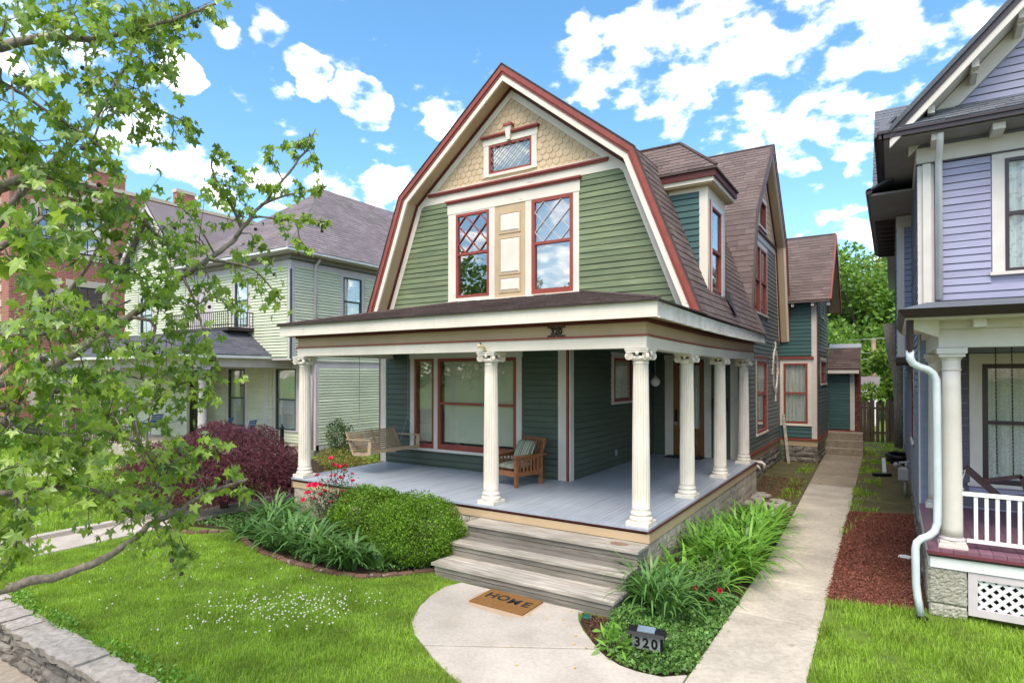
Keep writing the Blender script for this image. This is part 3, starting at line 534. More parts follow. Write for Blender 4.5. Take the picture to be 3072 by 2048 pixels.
def slab(poly, z, mat, parent, th=0.1, b=0.012):
    c = (sum(p[0] for p in poly) / len(poly), sum(p[1] for p in poly) / len(poly)); mb = MB(); n = len(poly)
    def ins(p): 
        d = math.hypot(p[0] - c[0], p[1] - c[1]); f = 1 - b / max(d, 0.05); return (c[0] + (p[0] - c[0]) * f, c[1] + (p[1] - c[1]) * f)
    mb.add([(x, y, z - th) for x, y in poly] + [(x, y, z - b * 0.6) for x, y in poly] + [(*ins(p), z) for p in poly],
           [(i, (i + 1) % n, n + (i + 1) % n, n + i) for i in range(n)] + [(n + i, n + (i + 1) % n, 2 * n + (i + 1) % n, 2 * n + i) for i in range(n)] + [tuple(2 * n + i for i in range(n))])
    return mb.build('slab', mat, parent)
slab(arcL + arcR, 0.028, CONC, LAND)
slab(arcB + [(1.125, -2.10), (0.94, -2.26), (0.70, -2.29), (0.50, -2.26), (0.30, -2.16), (0.175, -2.065)], 0.027, CONC, LAND)
WALK = link('side_walk', None); tag(WALK, 'straight concrete walk running back beside the house', kind='structure')
def wl(y): return 1.14 if y < 3 else 1.14 - (y - 3) * 0.031
def wr(y): return 2.10 - y * 0.011
js = [-5.0, -3.6, -0.19, 1.25, 2.9, 4.55, 6.2, 8.0, 9.8, 11.5, 13.2, 14.9, 16.7]
for a, b in zip(js[:-1], js[1:]):
    slab([(wl(a), a + 0.006), (wr(a), a + 0.006), (wr(b), b - 0.006), (wl(b), b - 0.006)], 0.022 + random.uniform(-0.003, 0.003), CONC2 if a < 9 else CONCB, WALK)
BEDL = [(-8.9, -1.62), (-7.7, -1.28), (-6.48, -1.72), (-5.72, -1.88), (-4.91, -1.95), (-4.3, -1.91), (-3.77, -1.82), (-3.42, -1.63), (-3.16, -1.25), (-2.86, -0.98), (-2.86, -0.02), (-7.5, 0.2), (-8.6, 6.4), (-14.5, 6.4), (-11.5, 0.5), (-9.6, -0.6)]
BEDR = [(0.03, 6.0), (0.03, -0.02), (-0.02, -1.24), (-0.40, -1.25), (-0.32, -1.5), (-0.15, -1.70), (0.17, -2.03), (0.30, -2.14), (0.50, -2.24), (0.94, -2.24), (1.12, -2.08), (1.12, 3.0), (1.05, 6.0)]
sheet('planting_bed_soil', BEDL, 0.008, SOIL, 'dark soil of the bed left of the steps')
sheet('planting_bed_soil', BEDR, 0.009, SOIL, 'dark soil of the bed between porch and walk')
MUL = [(2.07, 0.85), (2.6, 0.95), (3.16, 1.08), (3.24, 7.1), (2.01, 6.7)]
sheet('mulch_bed', MUL, 0.010, MULCH, 'red bark mulch between walk and lavender house')
sheet('dirt_strip', [(2.02, 6.72), (3.24, 7.12), (3.4, 22), (1.7, 22), (1.9, 16.6)], 0.006, DIRT, 'mossy bare dirt beside the back walk')
sheet('dirt_strip', [(-0.4, 6.02), (1.04, 6.02), (0.72, 16.6), (-0.4, 16.6)], 0.006, DIRT, 'bare dirt between walk and back of the house')
NW = link('neighbour_walk', None); tag(NW, 'pale concrete walk on the left lot behind the lawn', kind='structure')
for i in range(8):
    y = -5.0 + i * 1.3; slab([(-9.75 - 0.06 * i, y), (-8.78 - 0.05 * i, y), (-8.83 - 0.05 * i, y + 1.29), (-9.81 - 0.06 * i, y + 1.29)], 0.035, CONC, NW)
MB().box(-9.98, -9.80, -5.0, 1.5, 0, 0.11).build('kerb', CONC, NW)
sheet('entrance_path', [(-19.5, -5), (-18.2, -5), (-17.2, 2.6), (-18.7, 2.6)], 0.02, CONC, 'pale concrete path to the mint green house')

# ------------------------------------------------------------ main house
H = thing('gambrel_house', 'green gambrel-roofed house with cream trim and columned wraparound porch', 'house', (-3.9, 6.0, 0))
YW = 2.674; GX = -3.955
FU = Face('x', YW, -1)
def mainhw(z): return 2.68 + (6.97 - z) * 0.393 if z <= 6.97 else max((9.04 - z) / 0.773, 0.001)
def sidhw(z): return 2.50 + (6.85 - z) * 0.393
# upper gable wall
UH = [(-5.43, -4.53, 4.66, 6.53), (-3.46, -2.505, 4.61, 6.56), (-4.53, -3.46, 7.29, 7.89)]
UH[2] = (-4.52, -3.47, 7.29, 7.89)
gw = backing('gable_wall', H, FU, lambda z: GX - mainhw(z), lambda z: GX + mainhw(z), [3.95, 6.97, 9.03], GREENUP, UH)
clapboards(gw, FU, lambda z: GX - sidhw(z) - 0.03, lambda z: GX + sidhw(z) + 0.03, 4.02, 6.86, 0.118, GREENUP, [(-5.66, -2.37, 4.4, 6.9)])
# fish-scale shingles
def fish(parent, F, cx, zb, hw0, slope, holes, w=0.152, e=0.125, apex=8.85):
    z = zb; row = 0
    while z < apex:
        hw = hw0 - (z - zb) / slope
        x = cx - math.ceil(hw0 / w) * w - (w / 2 if row % 2 else 0)
        while x < cx + hw:
            xm = x + w / 2; lim = hw + 0.02
            hit = any(a - 0.02 < xm < b + 0.02 and c - 0.1 < z < d for a, b, c, d in holes)
            if abs(xm - cx) < lim and not hit:
                mb = MB(); g2 = w / 2 - 0.004; pts = []
                for k in range(7):
                    t = math.pi * k / 6; pts.append((xm - g2 * math.cos(t), z - 0.055 * math.sin(t)))
                pts = pts + [(xm + g2, z + e), (xm - g2, z + e)]
                tt = 0.016 + random.uniform(-0.003, 0.003)
                mb.prism(pts, lambda u, zz: F.P(u, 0.001, zz), lambda u, zz: F.P(u, tt if zz < z + e * 0.8 else 0.003, zz))
                mb.build('shingle', TANSH, parent)
            x += w
        z += e; row += 1
def tanfield(F, c, z0, z1, hw0, slope, hole):
    mb = MB(); zb = [z0, hole[2], hole[3], z1 - 0.02]
    for a, b in zip(zb[:-1], zb[1:]):
        for (l0, r0, l1, r1) in spans(lambda z: c - hw0 + (z - z0) / slope, lambda z: c + hw0 - (z - z0) / slope, a, b, [hole]): F.strip(mb, l0, r0, a, l1, r1, b, -0.002, 0.004)
    return mb.build('shingled_gable_field', TANSH, H)
fw_ = tanfield(FU, GX, 7.04, 8.95, 2.40, 0.796, (-4.53, -3.46, 7.28, 7.895))
fish(fw_, FU, GX, 7.13, 2.20, 0.796, [(-4.69, -3.32, 7.2, 8.06)])
# gambrel rake: outer line and its inward offsets
def offs(pts, d):
    out = []; n = len(pts)
    def ln(i):
        a, b = pts[i], pts[i + 1]; dx, dz = b[0] - a[0], b[1] - a[1]; l = math.hypot(dx, dz); nx, nz = -dz / l, dx / l
        return (a[0] + nx * d, a[1] + nz * d, dx / l, dz / l)
    for i in range(n):
        if i == 0: x, z, _, _ = ln(0); out.append((x, z))
        elif i == n - 1: x, z, dx, dz = ln(n - 2); b, a = pts[-1], pts[-2]; out.append((x + b[0] - a[0], z + b[1] - a[1]))
        else:
            x1, z1, ax, az = ln(i - 1); x2, z2, bx, bz = ln(i); det = ax * -bz + az * bx
            t = ((x2 - x1) * -bz + (z2 - z1) * bx) / det; out.append((x1 + ax * t, z1 + az * t))
    return out
OUT = [(GX + 4.075, 3.90), (GX + 2.845, 7.045), (GX, 9.333), (GX - 2.845, 7.045), (GX - 4.075, 3.90)]
def band(name, mat, d0, d1, y0, y1, parent=H, base=OUT, fn=None):
    fn = fn or (lambda u, z, y: (u, y, z)); a, b = offs(base, d0), offs(base, d1); mb = MB()
    for i in range(len(base) - 1):
        q = [a[i], a[i + 1], b[i + 1], b[i]]
        mb.hexa([fn(*q[0], y0), fn(*q[1], y0), fn(*q[2], y0), fn(*q[3], y0), fn(*q[0], y1), fn(*q[1], y1), fn(*q[2], y1), fn(*q[3], y1)])
    return mb.build(name, mat, parent)
band('rake_moulding', RED, 0.0, 0.085, 2.262, 2.34); band('rake_moulding', RED, 0.083, 0.132, 2.285, 2.34)
band('rake_board', CREAM, 0.131, 0.235, 2.30, 2.345)
band('soffit', TAN, 0.20, 0.232, 2.345, YW)
band('frieze_moulding', DKRED, 0.233, 0.285, YW - 0.065, YW - 0.002)
band('frieze_board', CREAM, 0.235, 0.41, YW - 0.034, YW - 0.001)
mroof = band('roof', ROOF, -0.03, 0.05, 2.275, 8.3, H, OUT[:2]); band('roof', ROOF, -0.03, 0.05, 2.275, 14.2, H, OUT[1:])
mroof_edge = band('drip_edge', ROOFD, -0.046, -0.0295, 2.255, 2.30)
# band courses and window trim on the gable
part_box('cream_band', CREAM, H, FU, GX - 2.50, GX + 2.50, 0.0, 0.032, 6.86, 7.035)
b_ = MB(); FU.box(b_, GX - 2.27, GX + 2.20, 0.0, 0.075, 7.035, 7.065); FU.box(b_, GX - 2.29, GX + 2.22, 0.0, 0.10, 7.065, 7.10); b_.build('band_moulding', RED, H)
part_box('band_cap', CREAMOLD, H, FU, GX - 2.27, GX + 2.20, 0.0, 0.09, 7.10, 7.118)
sur = MB(); FU.box(sur, -5.66, -5.44, 0.0, 0.03, 4.58, 6.56); FU.box(sur, -2.50, -2.37, 0.0, 0.03, 4.58, 6.56); FU.box(sur, -4.53, -4.385, 0.0, 0.03, 4.58, 6.56); FU.box(sur, -3.61, -3.46, 0.0, 0.03, 4.58, 6.56)
FU.box(sur, -5.68, -2.35, 0.0, 0.038, 6.56, 6.785); FU.box(sur, -5.70, -2.33, 0.0, 0.075, 4.50, 4.58); FU.box(sur, -5.44, -4.53, 0, 0.03, 4.58, 4.655); FU.box(sur, -3.46, -2.5, 0, 0.03, 4.58, 4.60)
FU.box(sur, -5.44, -4.53, 0, 0.03, 6.532, 6.56)
sur.build('window_surround', CREAM, H)
b_ = MB(); FU.box(b_, -5.68, -2.34, 0, 0.07, 6.785, 6.82); FU.box(b_, -5.71, -2.31, 0, 0.10, 6.82, 6.855); b_.build('head_moulding', RED, H)
window(H, FU, -5.44, -4.53, 4.655, 6.532, RED, 0.06, 5.63, GLASSR, None, diamond=(2, 2), label='left attic-storey window with red diamond muntins')
window(H, FU, -3.46, -2.50, 4.60, 6.56, RED, 0.075, 5.64, GLASSR, None, diamond=(2, 2), diamond_mat=LILAC, dw=0.013, wb=0.10, label='right window with diamond muntins whitened by a painted-in reflection')  # muntin colour is paled to stand for the storm glass reflection
for wn, q in (([o for o in H.children if o.name.startswith('window') and o.get('label', '').startswith('right window')], (-3.39, -2.57, 4.70, 6.49)),):
    for o in wn: part_box('roller_shade', mk('white_shade_cloth', (0.60, 0.60, 0.60), None, scale=2, bump=0, rnd=0), o, FU, q[0], q[1], -0.09, -0.086, q[2], q[3])
pan = part_box('blind_panel', TAN, H, FU, -4.385, -3.61, 0.0, 0.022, 4.58, 6.56)
for a, b in ((5.98, 6.36), (5.10, 5.83), (4.72, 4.98)):
    m2 = MB(); m2.hexa([FU.P(-4.24, 0.022, a), FU.P(-3.76, 0.022, a), FU.P(-3.79, 0.045, a + 0.035), FU.P(-4.21, 0.045, a + 0.035), FU.P(-4.24, 0.022, b), FU.P(-3.76, 0.022, b), FU.P(-3.79, 0.045, b - 0.035), FU.P(-4.21, 0.045, b - 0.035)]); m2.build('raised_panel', CREAM, pan)
    m2 = MB(); frame_ring(m2, FU, -4.275, -3.725, a - 0.035, b + 0.035, 0.03, 0.022, 0.036); m2.build('panel_moulding', TAN, pan)
at = MB(); FU.box(at, -4.67, -4.536, 0, 0.04, 7.225, 7.90); FU.box(at, -3.454, -3.33, 0, 0.04, 7.225, 7.90); FU.box(at, -4.69, -3.31, 0, 0.045, 7.90, 8.04); FU.box(at, -4.536, -3.454, 0, 0.05, 7.215, 7.272)
at.build('window_surround', CREAM, H)
b_ = MB(); FU.box(b_, -4.70, -3.30, 0, 0.085, 8.04, 8.065); FU.box(b_, -4.73, -3.27, 0, 0.11, 8.065, 8.10); b_.build('head_moulding', RED, H)
ky = MB(); ky.hexa([FU.P(-4.035, 0.04, 7.91), FU.P(-3.955, 0.04, 7.91), FU.P(-3.955, 0.10, 7.91), FU.P(-4.035, 0.10, 7.91), FU.P(-4.075, 0.04, 8.19), FU.P(-3.915, 0.04, 8.19), FU.P(-3.915, 0.125, 8.19), FU.P(-4.075, 0.125, 8.19)]); k_ = ky.build('keystone', CREAM, H)
part_box('keystone_cap', RED, k_, FU, -4.10, -3.89, 0.02, 0.145, 8.19, 8.245)
aw_ = window(H, FU, -4.536, -3.454, 7.272, 7.90, RED, 0.05, None, GLASSR, None, diamond=(5, 3), diamond_mat=STEEL, dw=0.009); part_box('roller_shade', SHADE, aw_, FU, -4.49, -3.50, -0.09, -0.086, 7.3, 7.87)  # attic shade is added behind the glass to lighten the dark pane
# lower front wall under the porch
LH = [(-6.63, -6.13, 1.33, 3.26), (-5.91, -3.89, 1.33, 3.26)]
lw = backing('front_wall', H, FU, -7.78, -2.602, [0.80, 3.48], GREEN, LH)
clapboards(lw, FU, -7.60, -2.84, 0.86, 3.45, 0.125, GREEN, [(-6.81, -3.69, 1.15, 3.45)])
part_box('base_board', GREEN, H, FU, -7.60, -2.84, 0, 0.028, 0.822, 0.86)
b_ = MB(); FU.box(b_, -7.79, -7.60, 0, 0.03, 0.822, 3.46); b_.box(-7.812, -7.78, YW - 0.03, YW + 0.12, 0.822, 3.46); b_.build('corner_board', CREAM, H)
part_box('corner_bead', RED, H, FU, -7.825, -7.792, -0.02, 0.034, 0.822, 3.46)
b_ = MB(); FU.box(b_, -2.84, -2.655, 0, 0.03, 0.822, 3.46); b_.build('corner_board', BEIGE, H)
part_box('corner_bead', RED, H, FU, -2.655, -2.615, -0.02, 0.036, 0.822, 3.46)
b_ = MB(); b_.box(-2.60, -2.57, YW - 0.01, YW + 0.14, 0.822, 3.46); b_.build('corner_board', BEIGE, H)
sur = MB(); FU.box(sur, -6.81, -6.68, 0, 0.035, 1.24, 3.31); FU.box(sur, -6.08, -5.966, 0, 0.035, 1.24, 3.31); FU.box(sur, -3.833, -3.70, 0, 0.035, 1.24, 3.31); FU.box(sur, -6.83, -3.68, 0, 0.04, 3.31, 3.45); FU.box(sur, -6.84, -3.66, 0, 0.075, 1.18, 1.24); sur.build('window_surround', BEIGE, H)
def shade(wn, F, u0, u1, z0, z1, mat=SHADE, n=-0.09): part_box('roller_shade', mat, wn, F, u0, u1, n - 0.004, n, z0, z1)
w1 = window(H, FU, -6.68, -6.08, 1.24, 3.31, RED, 0.06, None, GLASSD, None, wb=0.10); shade(w1, FU, -6.60, -6.16, 1.38, 3.28)
w2 = window(H, FU, -5.966, -3.833, 1.24, 3.31, RED, 0.075, 2.285, GLASSD, None, wb=0.12); shade(w2, FU, -5.86, -3.95, 1.40, 3.26)
# recess wall and entrance wall
FR = Face('y', -2.602, 1)
rw = backing('recess_wall', H, FR, YW + 0.12, 7.6, [0.80, 3.48], GREEN, [(4.9, 6.1, 2.38, 3.3)])
clapboards(rw, FR, YW + 0.15, 7.58, 0.84, 3.45, 0.125, GREEN, [(4.72, 6.28, 2.24, 3.46)])
casing(H, FR, 4.87, 6.13, 2.31, 3.33, 0.14, BEIGE)
window(H, FR, 4.87, 6.13, 2.31, 3.33, RED, 0.07, None, GLASSD, (SHEER, 0.03, 5))
ol = part_box('outlet_cover', STEEL, H, FR, 4.93, 5.01, 0.02, 0.05, 1.08, 1.20)
FD = Face('x', 7.6, -1)
dw = backing('entrance_wall', H, FD, -2.6, -0.43, [0.80, 3.48], GREEN, [(-2.05, -1.245, 0.83, 3.31)])
clapboards(dw, FD, -2.6, -2.27, 0.84, 3.45, 0.125, GREEN); clapboards(dw, FD, -1.07, -0.60, 0.84, 3.45, 0.125, GREEN)
b_ = MB(); FD.box(b_, -2.27, -2.05, 0, 0.035, 0.824, 3.33); FD.box(b_, -1.245, -1.07, 0, 0.035, 0.824, 3.33); FD.box(b_, -2.29, -1.05, 0, 0.04, 3.33, 3.46); b_.build('door_casing', BEIGE, H)
part_box('corner_board', BEIGE, H, FD, -0.60, -0.425, 0, 0.03, 0.824, 3.46)
dr = MB(); FD.box(dr, -2.045, -1.92, -0.05, -0.01, 0.84, 3.305); FD.box(dr, -1.37, -1.25, -0.05, -0.01, 0.84, 3.305); FD.box(dr, -1.92, -1.37, -0.05, -0.01, 3.18, 3.305); FD.box(dr, -1.92, -1.37, -0.05, -0.01, 1.40, 1.54); FD.box(dr, -1.92, -1.37, -0.05, -0.01, 0.84, 1.02)
door = dr.build('front_door', DOORW, H); door['label'] = 'varnished oak front door with tall glass light'
part_box('door_glass', GLASS, door, FD, -1.92, -1.37, -0.035, -0.03, 1.54, 3.18)
V, Fc = curtain_mesh(FD, -1.92, -1.37, 1.54, 3.18, -0.075, 0.012, 8)
me = bpy.data.meshes.new('door_curtain'); me.from_pydata(V, [], Fc); me.materials.append(LACE); me.update(); link('door_curtain', me, door)
dp_ = MB(); FD.box(dp_, -1.92, -1.37, -0.045, -0.025, 1.02, 1.40); dp_.hexa([FD.P(-1.86, -0.025, 1.08), FD.P(-1.43, -0.025, 1.08), FD.P(-1.47, -0.008, 1.12), FD.P(-1.82, -0.008, 1.12), FD.P(-1.86, -0.025, 1.34), FD.P(-1.43, -0.025, 1.34), FD.P(-1.47, -0.008, 1.30), FD.P(-1.82, -0.008, 1.30)]); dp_.build('door_panel', DOORW, door)
part_box('door_ledge', DOORW, door, FD, -1.96, -1.33, -0.01, 0.02, 1.46, 1.50)
hd = MB(); FD.box(hd, -2.01, -1.95, -0.01, 0.012, 1.72, 2.02); hd.tube([FD.P(-1.98, 0.01, 1.96), FD.P(-1.98, 0.06, 1.94), FD.P(-1.98, 0.06, 1.80), FD.P(-1.98, 0.01, 1.76)], 0.011, 8); hd.build('door_handle', BLACK, door)
b_ = MB(); FD.box(b_, -2.02, -1.94, 0.01, 0.045, 1.62, 1.70); b_.build('lock_box', STEEL, door)
# right-hand wall with the cross gable
FS = Face('y', -0.43, 1)
YC = 10.95
OUT2 = [(YC + 3.28, 4.10), (YC + 2.48, 7.2), (YC, 9.66), (YC - 2.48, 7.2), (YC - 3.28, 4.10)]
def crosshw(z): return 2.30 + (7.1 - z) * 0.258 if z <= 7.1 else max((9.38 - z) / 0.992, 0.001)
SHO = [(9.62, 10.48, 4.75, 6.62), (10.60, 11.50, 4.75, 6.62), (9.98, 11.48, 1.28, 3.30), (10.45, 11.45, 7.3, 8.05)]
sw_ = backing('side_wall', H, FS, lambda z: 7.72 if z <= 4.3 else YC - crosshw(z), lambda z: 14.1 if z <= 4.3 else YC + crosshw(z), [0.78, 4.3, 7.1, 9.35], SIDEGR, SHO)
clapboards(sw_, FS, lambda z: 7.64 if z < 4.3 else max(YC - crosshw(z) + 0.02, 7.64), lambda z: 14.09 if z < 4.3 else YC + crosshw(z) - 0.15, 0.80, 6.9, 0.125, SIDEGR, [(9.84, 11.62, 1.15, 3.46), (9.48, 11.66, 4.6, 6.8)])
fish2 = tanfield(FS, YC, 7.05, 9.25, 2.2, 1.0, (10.45, 11.45, 7.3, 8.05))
fish(fish2, FS, YC, 7.2, 2.1, 0.99, [(10.3, 11.6, 7.15, 8.2)], w=0.2, e=0.16, apex=9.2)
part_box('cream_band', CREAM, H, FS, YC - 2.2, YC + 2.2, 0, 0.03, 6.86, 7.04)
part_box('band_moulding', DKRED, H, FS, YC - 2.2, YC + 2.2, 0, 0.08, 7.04, 7.10)
casing(H, FS, 9.60, 11.52, 4.72, 6.64, 0.13, CREAM)
part_box('mullion', CREAM, H, FS, 10.50, 10.58, 0, 0.03, 4.72, 6.64)
window(H, FS, 9.60, 10.50, 4.72, 6.64, RED, 0.06, 5.66, GLASSR, (SHEER, 0.02, 4)); window(H, FS, 10.58, 11.52, 4.72, 6.64, RED, 0.06, 5.66, GLASSR, (SHEER, 0.02, 4))
casing(H, FS, 10.42, 11.48, 7.27, 8.08, 0.12, CREAM); window(H, FS, 10.42, 11.48, 7.27, 8.08, RED, 0.05, None, GLASSR)
casing(H, FS, 9.96, 11.50, 1.25, 3.33, 0.10, CREAM); window(H, FS, 9.96, 11.50, 1.25, 3.33, RED, 0.07, 2.35, GLASSR, (SHEER, 0.03, 6))
part_box('head_moulding', RED, H, FS, 9.80, 11.66, 0, 0.08, 3.43, 3.47)
ov = MB(); n = 32
for rr0, rr1, n0_, n1_ in ((0.36, 0.50, 0.0, 0.05),):
    for k in range(n):
        t0, t1 = 2 * math.pi * k / n, 2 * math.pi * (k + 1) / n
        def q(t, r, nn): return FS.P(13.06 + r * math.cos(t), nn, 3.04 + r * 1.5 * math.sin(t))
        ov.hexa([q(t0, rr0, n0_), q(t1, rr0, n0_), q(t1, rr1, n0_), q(t0, rr1, n0_), q(t0, rr0, n1_), q(t1, rr0, n1_), q(t1, rr1, n1_), q(t0, rr1, n1_)])
for (du, dz, a, b) in ((0, 0.86, 0.055, 0.12), (0, -0.86, 0.055, 0.12), (0.55, 0, 0.08, 0.09), (-0.55, 0, 0.08, 0.09)): FS.box(ov, 13.06 + du - a, 13.06 + du + a, 0, 0.06, 3.04 + dz - b, 3.04 + dz + b)
ovo = ov.build('oval_window', CREAM, H)
b_ = MB(); b_.prism([(13.06 + 0.37 * math.cos(2 * math.pi * k / 32), 3.04 + 0.555 * math.sin(2 * math.pi * k / 32)) for k in range(32)], lambda u, z: FS.P(u, 0.024, z), lambda u, z: FS.P(u, 0.028, z)); b_.build('pane', GLASSR, ovo)
fnx = lambda u, z, x: (x, u, z)
band('rake_moulding', RED, 0.0, 0.13, -0.17, -0.09, H, OUT2, fnx); band('rake_board', CREAM, 0.129, 0.20, -0.17, -0.115, H, OUT2, fnx)
band('soffit', TAN, 0.19, 0.222, -0.43, -0.17, H, OUT2, fnx); band('frieze_board', CREAM, 0.225, 0.37, -0.428, -0.40, H, OUT2, fnx); band('frieze_moulding', DKRED, 0.222, 0.27, -0.428, -0.36, H, OUT2, fnx)
croof = band('cross_roof', ROOF, -0.03, 0.05, -5.0, -0.102, H, OUT2, fnx)
band('drip_edge', DEDGE, -0.055, -0.03, -0.13, -0.075, H, OUT2, fnx)
# hidden sides close the shell
b_ = MB(); b_.box(-7.78, -7.66, YW + 0.1, 14.0, 0.0, 4.2); b_.box(-7.78, -0.45, 13.9, 14.0, 0.0, 9.0); b_.box(-7.7, -0.5, 2.8, 13.9, 3.56, 3.62); b_.build('rear_wall', PLASTER, H)
b_ = MB(); b_.box(-7.5, -0.6, 5.6, 5.7, 3.7, 6.5); b_.box(-7.5, -2.7, 5.6, 5.7, 0.8, 3.5); b_.box(-7.66, -0.45, 2.9, 13.9, 0.70, 0.76); b_.build('partition', PLASTER, H)
# strip, skirt and stone footing of the side wall
part_box('water_table', RED, H, FS, 7.72, 14.05, 0, 0.06, 0.74, 0.80)
part_box('skirt_board', TAN, H, FS, 7.75, 14.08, -0.06, 0.02, 0.56, 0.74)
def stonewall(name, F, u0, u1, z0, z1, nrow, wlo, whi, depth=0.25, parent=H, mat=STONE, joint=0.012, jut=0.04):
    core = part_box(name, SOIL, parent, F, u0, u1, -depth, -0.045, z0, z1)
    h = (z1 - z0) / nrow
    for r_ in range(nrow):
        u = u0 + (0 if r_ % 2 == 0 else -wlo * 0.4)
        while u < u1 - 0.02:
            w = random.uniform(wlo, whi); a, b = max(u, u0), min(u + w, u1); u += w
            if b - a < 0.05: continue
            rock(F, a + joint / 2, b - joint / 2, z0 + r_ * h + joint / 2, z0 + (r_ + 1) * h - joint / 2, -0.06, random.uniform(0.3, 1) * jut).build('stone', mat, core)
    return core
def rock(F, u0, u1, z0, z1, n0, n1, nu=4, nz=3, jit=0.012):
    mb = MB(); V = []; 
    for i in range(nu + 1):
        for j in range(nz + 1):
            e = (i in (0, nu)) or (j in (0, nz)); ju = 0 if i in (0, nu) else random.uniform(-.2, .2) / nu; jz = 0 if j in (0, nz) else random.uniform(-.2, .2) / nz
            nn = (n1 * 0.25 if e else n1) + random.uniform(-jit, jit)
            V.append(F.P(u0 + (u1 - u0) * (i / nu + ju) + (random.uniform(-.008, .008) if e else 0), nn, z0 + (z1 - z0) * (j / nz + jz) + (random.uniform(-.006, .006) if e else 0)))
    Fc = [(i * (nz + 1) + j, (i + 1) * (nz + 1) + j, (i + 1) * (nz + 1) + j + 1, i * (nz + 1) + j + 1) for i in range(nu) for j in range(nz)]
    k = len(V); V += [F.P(u0, n0, z0), F.P(u1, n0, z0), F.P(u1, n0, z1), F.P(u0, n0, z1)]
    c00, c10, c11, c01 = 0, nu * (nz + 1), nu * (nz + 1) + nz, nz
    bot = [i * (nz + 1) for i in range(nu + 1)]; top = [i * (nz + 1) + nz for i in range(nu + 1)]; lf = list(range(nz + 1)); rt = [nu * (nz + 1) + j for j in range(nz + 1)]
    Fc += [tuple(bot[::-1] + [k, k + 1]), tuple(top + [k + 2, k + 3]), tuple(lf + [k + 3, k]), tuple(rt[::-1] + [k + 1, k + 2])]
    return mb.add(V, Fc)
stonewall('stone_footing', Face('y', -0.43, 1), 7.75, 14.1, 0.0, 0.56, 3, 0.35, 0.75)
# bay behind
FB = Face('x', 14.1, -1); FBr = Face('y', 0.71, 1)
bw = backing('bay_front_wall', H, FB, -0.42, 0.71, [0.78, 5.5], TEAL, [(-0.25, 0.39, 1.37, 3.27)])
clapboards(bw, FB, -0.42, 0.56, 0.82, 1.22, 0.125, TEAL); clapboards(bw, FB, -0.42, 0.56, 3.56, 5.45, 0.125, TEAL)
part_box('corner_board', BEIGE, H, FB, 0.56, 0.715, 0, 0.03, 0.80, 5.45); part_box('corner_bead', RED, H, FB, 0.716, 0.745, -0.06, 0.03, 0.80, 5.45)
b_ = MB(); FB.box(b_, -0.43, -0.30, 0, 0.03, 1.25, 3.47); FB.box(b_, 0.44, 0.56, 0, 0.028, 1.25, 3.47); FB.box(b_, -0.30, 0.44, 0, 0.03, 3.32, 3.47); FB.box(b_, -0.43, 0.58, 0, 0.06, 1.22, 1.27); FB.box(b_, -0.30, 0.44, 0, 0.03, 1.27, 1.30); b_.build('window_surround', CREAM, H)
part_box('head_moulding', RED, H, FB, -0.43, 0.63, 0, 0.09, 3.47, 3.54)
window(H, FB, -0.30, 0.44, 1.30, 3.32, RED, 0.06, 2.32, GLASS, (LACE, 0.015, 6), label='bay window with lace curtain')
brw = backing('bay_side_wall', H, FBr, lambda z: 14.1 if z < 5.5 else 14.1 + (z - 5.5) * 0.86, lambda z: 17.9 if z < 5.5 else 17.9 - (z - 5.5) * 0.86, [0.78, 5.5, 7.6], SIDEGR, [(15.3, 16.9, 2.65, 3.38)])
clapboards(brw, FBr, 14.13, 17.9, 0.82, 5.5, 0.125, SIDEGR, [(15.05, 17.15, 2.5, 3.56)]); clapboards(brw, FBr, lambda z: 14.1 + (z - 5.5) * 0.86, lambda z: 17.9 - (z - 5.5) * 0.86, 5.5, 7.4, 0.125, SIDEGR, [(15.3, 16.3, 5.5, 6.6)])
casing(H, FBr, 15.2, 17.0, 2.62, 3.42, 0.12, CREAM); window(H, FBr, 15.2, 17.0, 2.62, 3.42, RED, 0.06, None, GLASSR, (SHEER, 0.02, 5), grid=(3, 2))
casing(H, FBr, 15.4, 16.2, 4.95, 6.4, 0.12, CREAM); window(H, FBr, 15.4, 16.2, 4.95, 6.4, RED, 0.06, 5.7, GLASSR)
b_ = MB(); FB.box(b_, -0.36, 0.77, 0, 0.06, 0.745, 0.81); FBr.box(b_, 14.1, 17.9, 0, 0.06, 0.745, 0.81); b_.build('water_table', RED, H)
b_ = MB(); FB.box(b_, -0.37, 0.73, -0.1, 0.02, 0.55, 0.745); FBr.box(b_, 14.1, 17.9, -0.1, 0.02, 0.55, 0.745); b_.build('skirt_board', TAN, H)
stonewall('stone_footing', Face('x', 14.1, -1), -0.37, 0.70, 0.0, 0.55, 3, 0.3, 0.6); stonewall('stone_footing', Face('y', 0.71, 1), 14.1, 16.7, 0.0, 0.55, 3, 0.3, 0.6)
b_ = MB()
for y0, z0, y1, z1 in ((13.72, 5.38, 16.0, 7.9), (18.28, 5.38, 16.0, 7.9)): b_.hexa([(-3, y0, z0 - 0.07), (1.15, y0, z0 - 0.07), (1.15, y1, z1 - 0.08), (-3, y1, z1 - 0.08), (-3, y0, z0), (1.15, y0, z0), (1.15, y1, z1), (-3, y1, z1)])
broof = b_.build('bay_roof', ROOF, H)
b_ = MB(); b_.bar((1.165, 13.70, 5.30), (1.165, 16.0, 7.83), 0.04, 0.22); b_.bar((1.165, 18.3, 5.30), (1.165, 16.0, 7.83), 0.04, 0.22); b_.build('rake_board', RED, H)
b_ = MB(); b_.bar((0.95, 18.2, 5.32), (0.95, 16.0, 7.73), 0.42, 0.03, up=(0, 0.74, 0.67)); b_.bar((0.95, 13.85, 5.32), (0.95, 16.0, 7.73), 0.42, 0.03, up=(0, -0.74, 0.67)); b_.build('soffit', TAN, H)
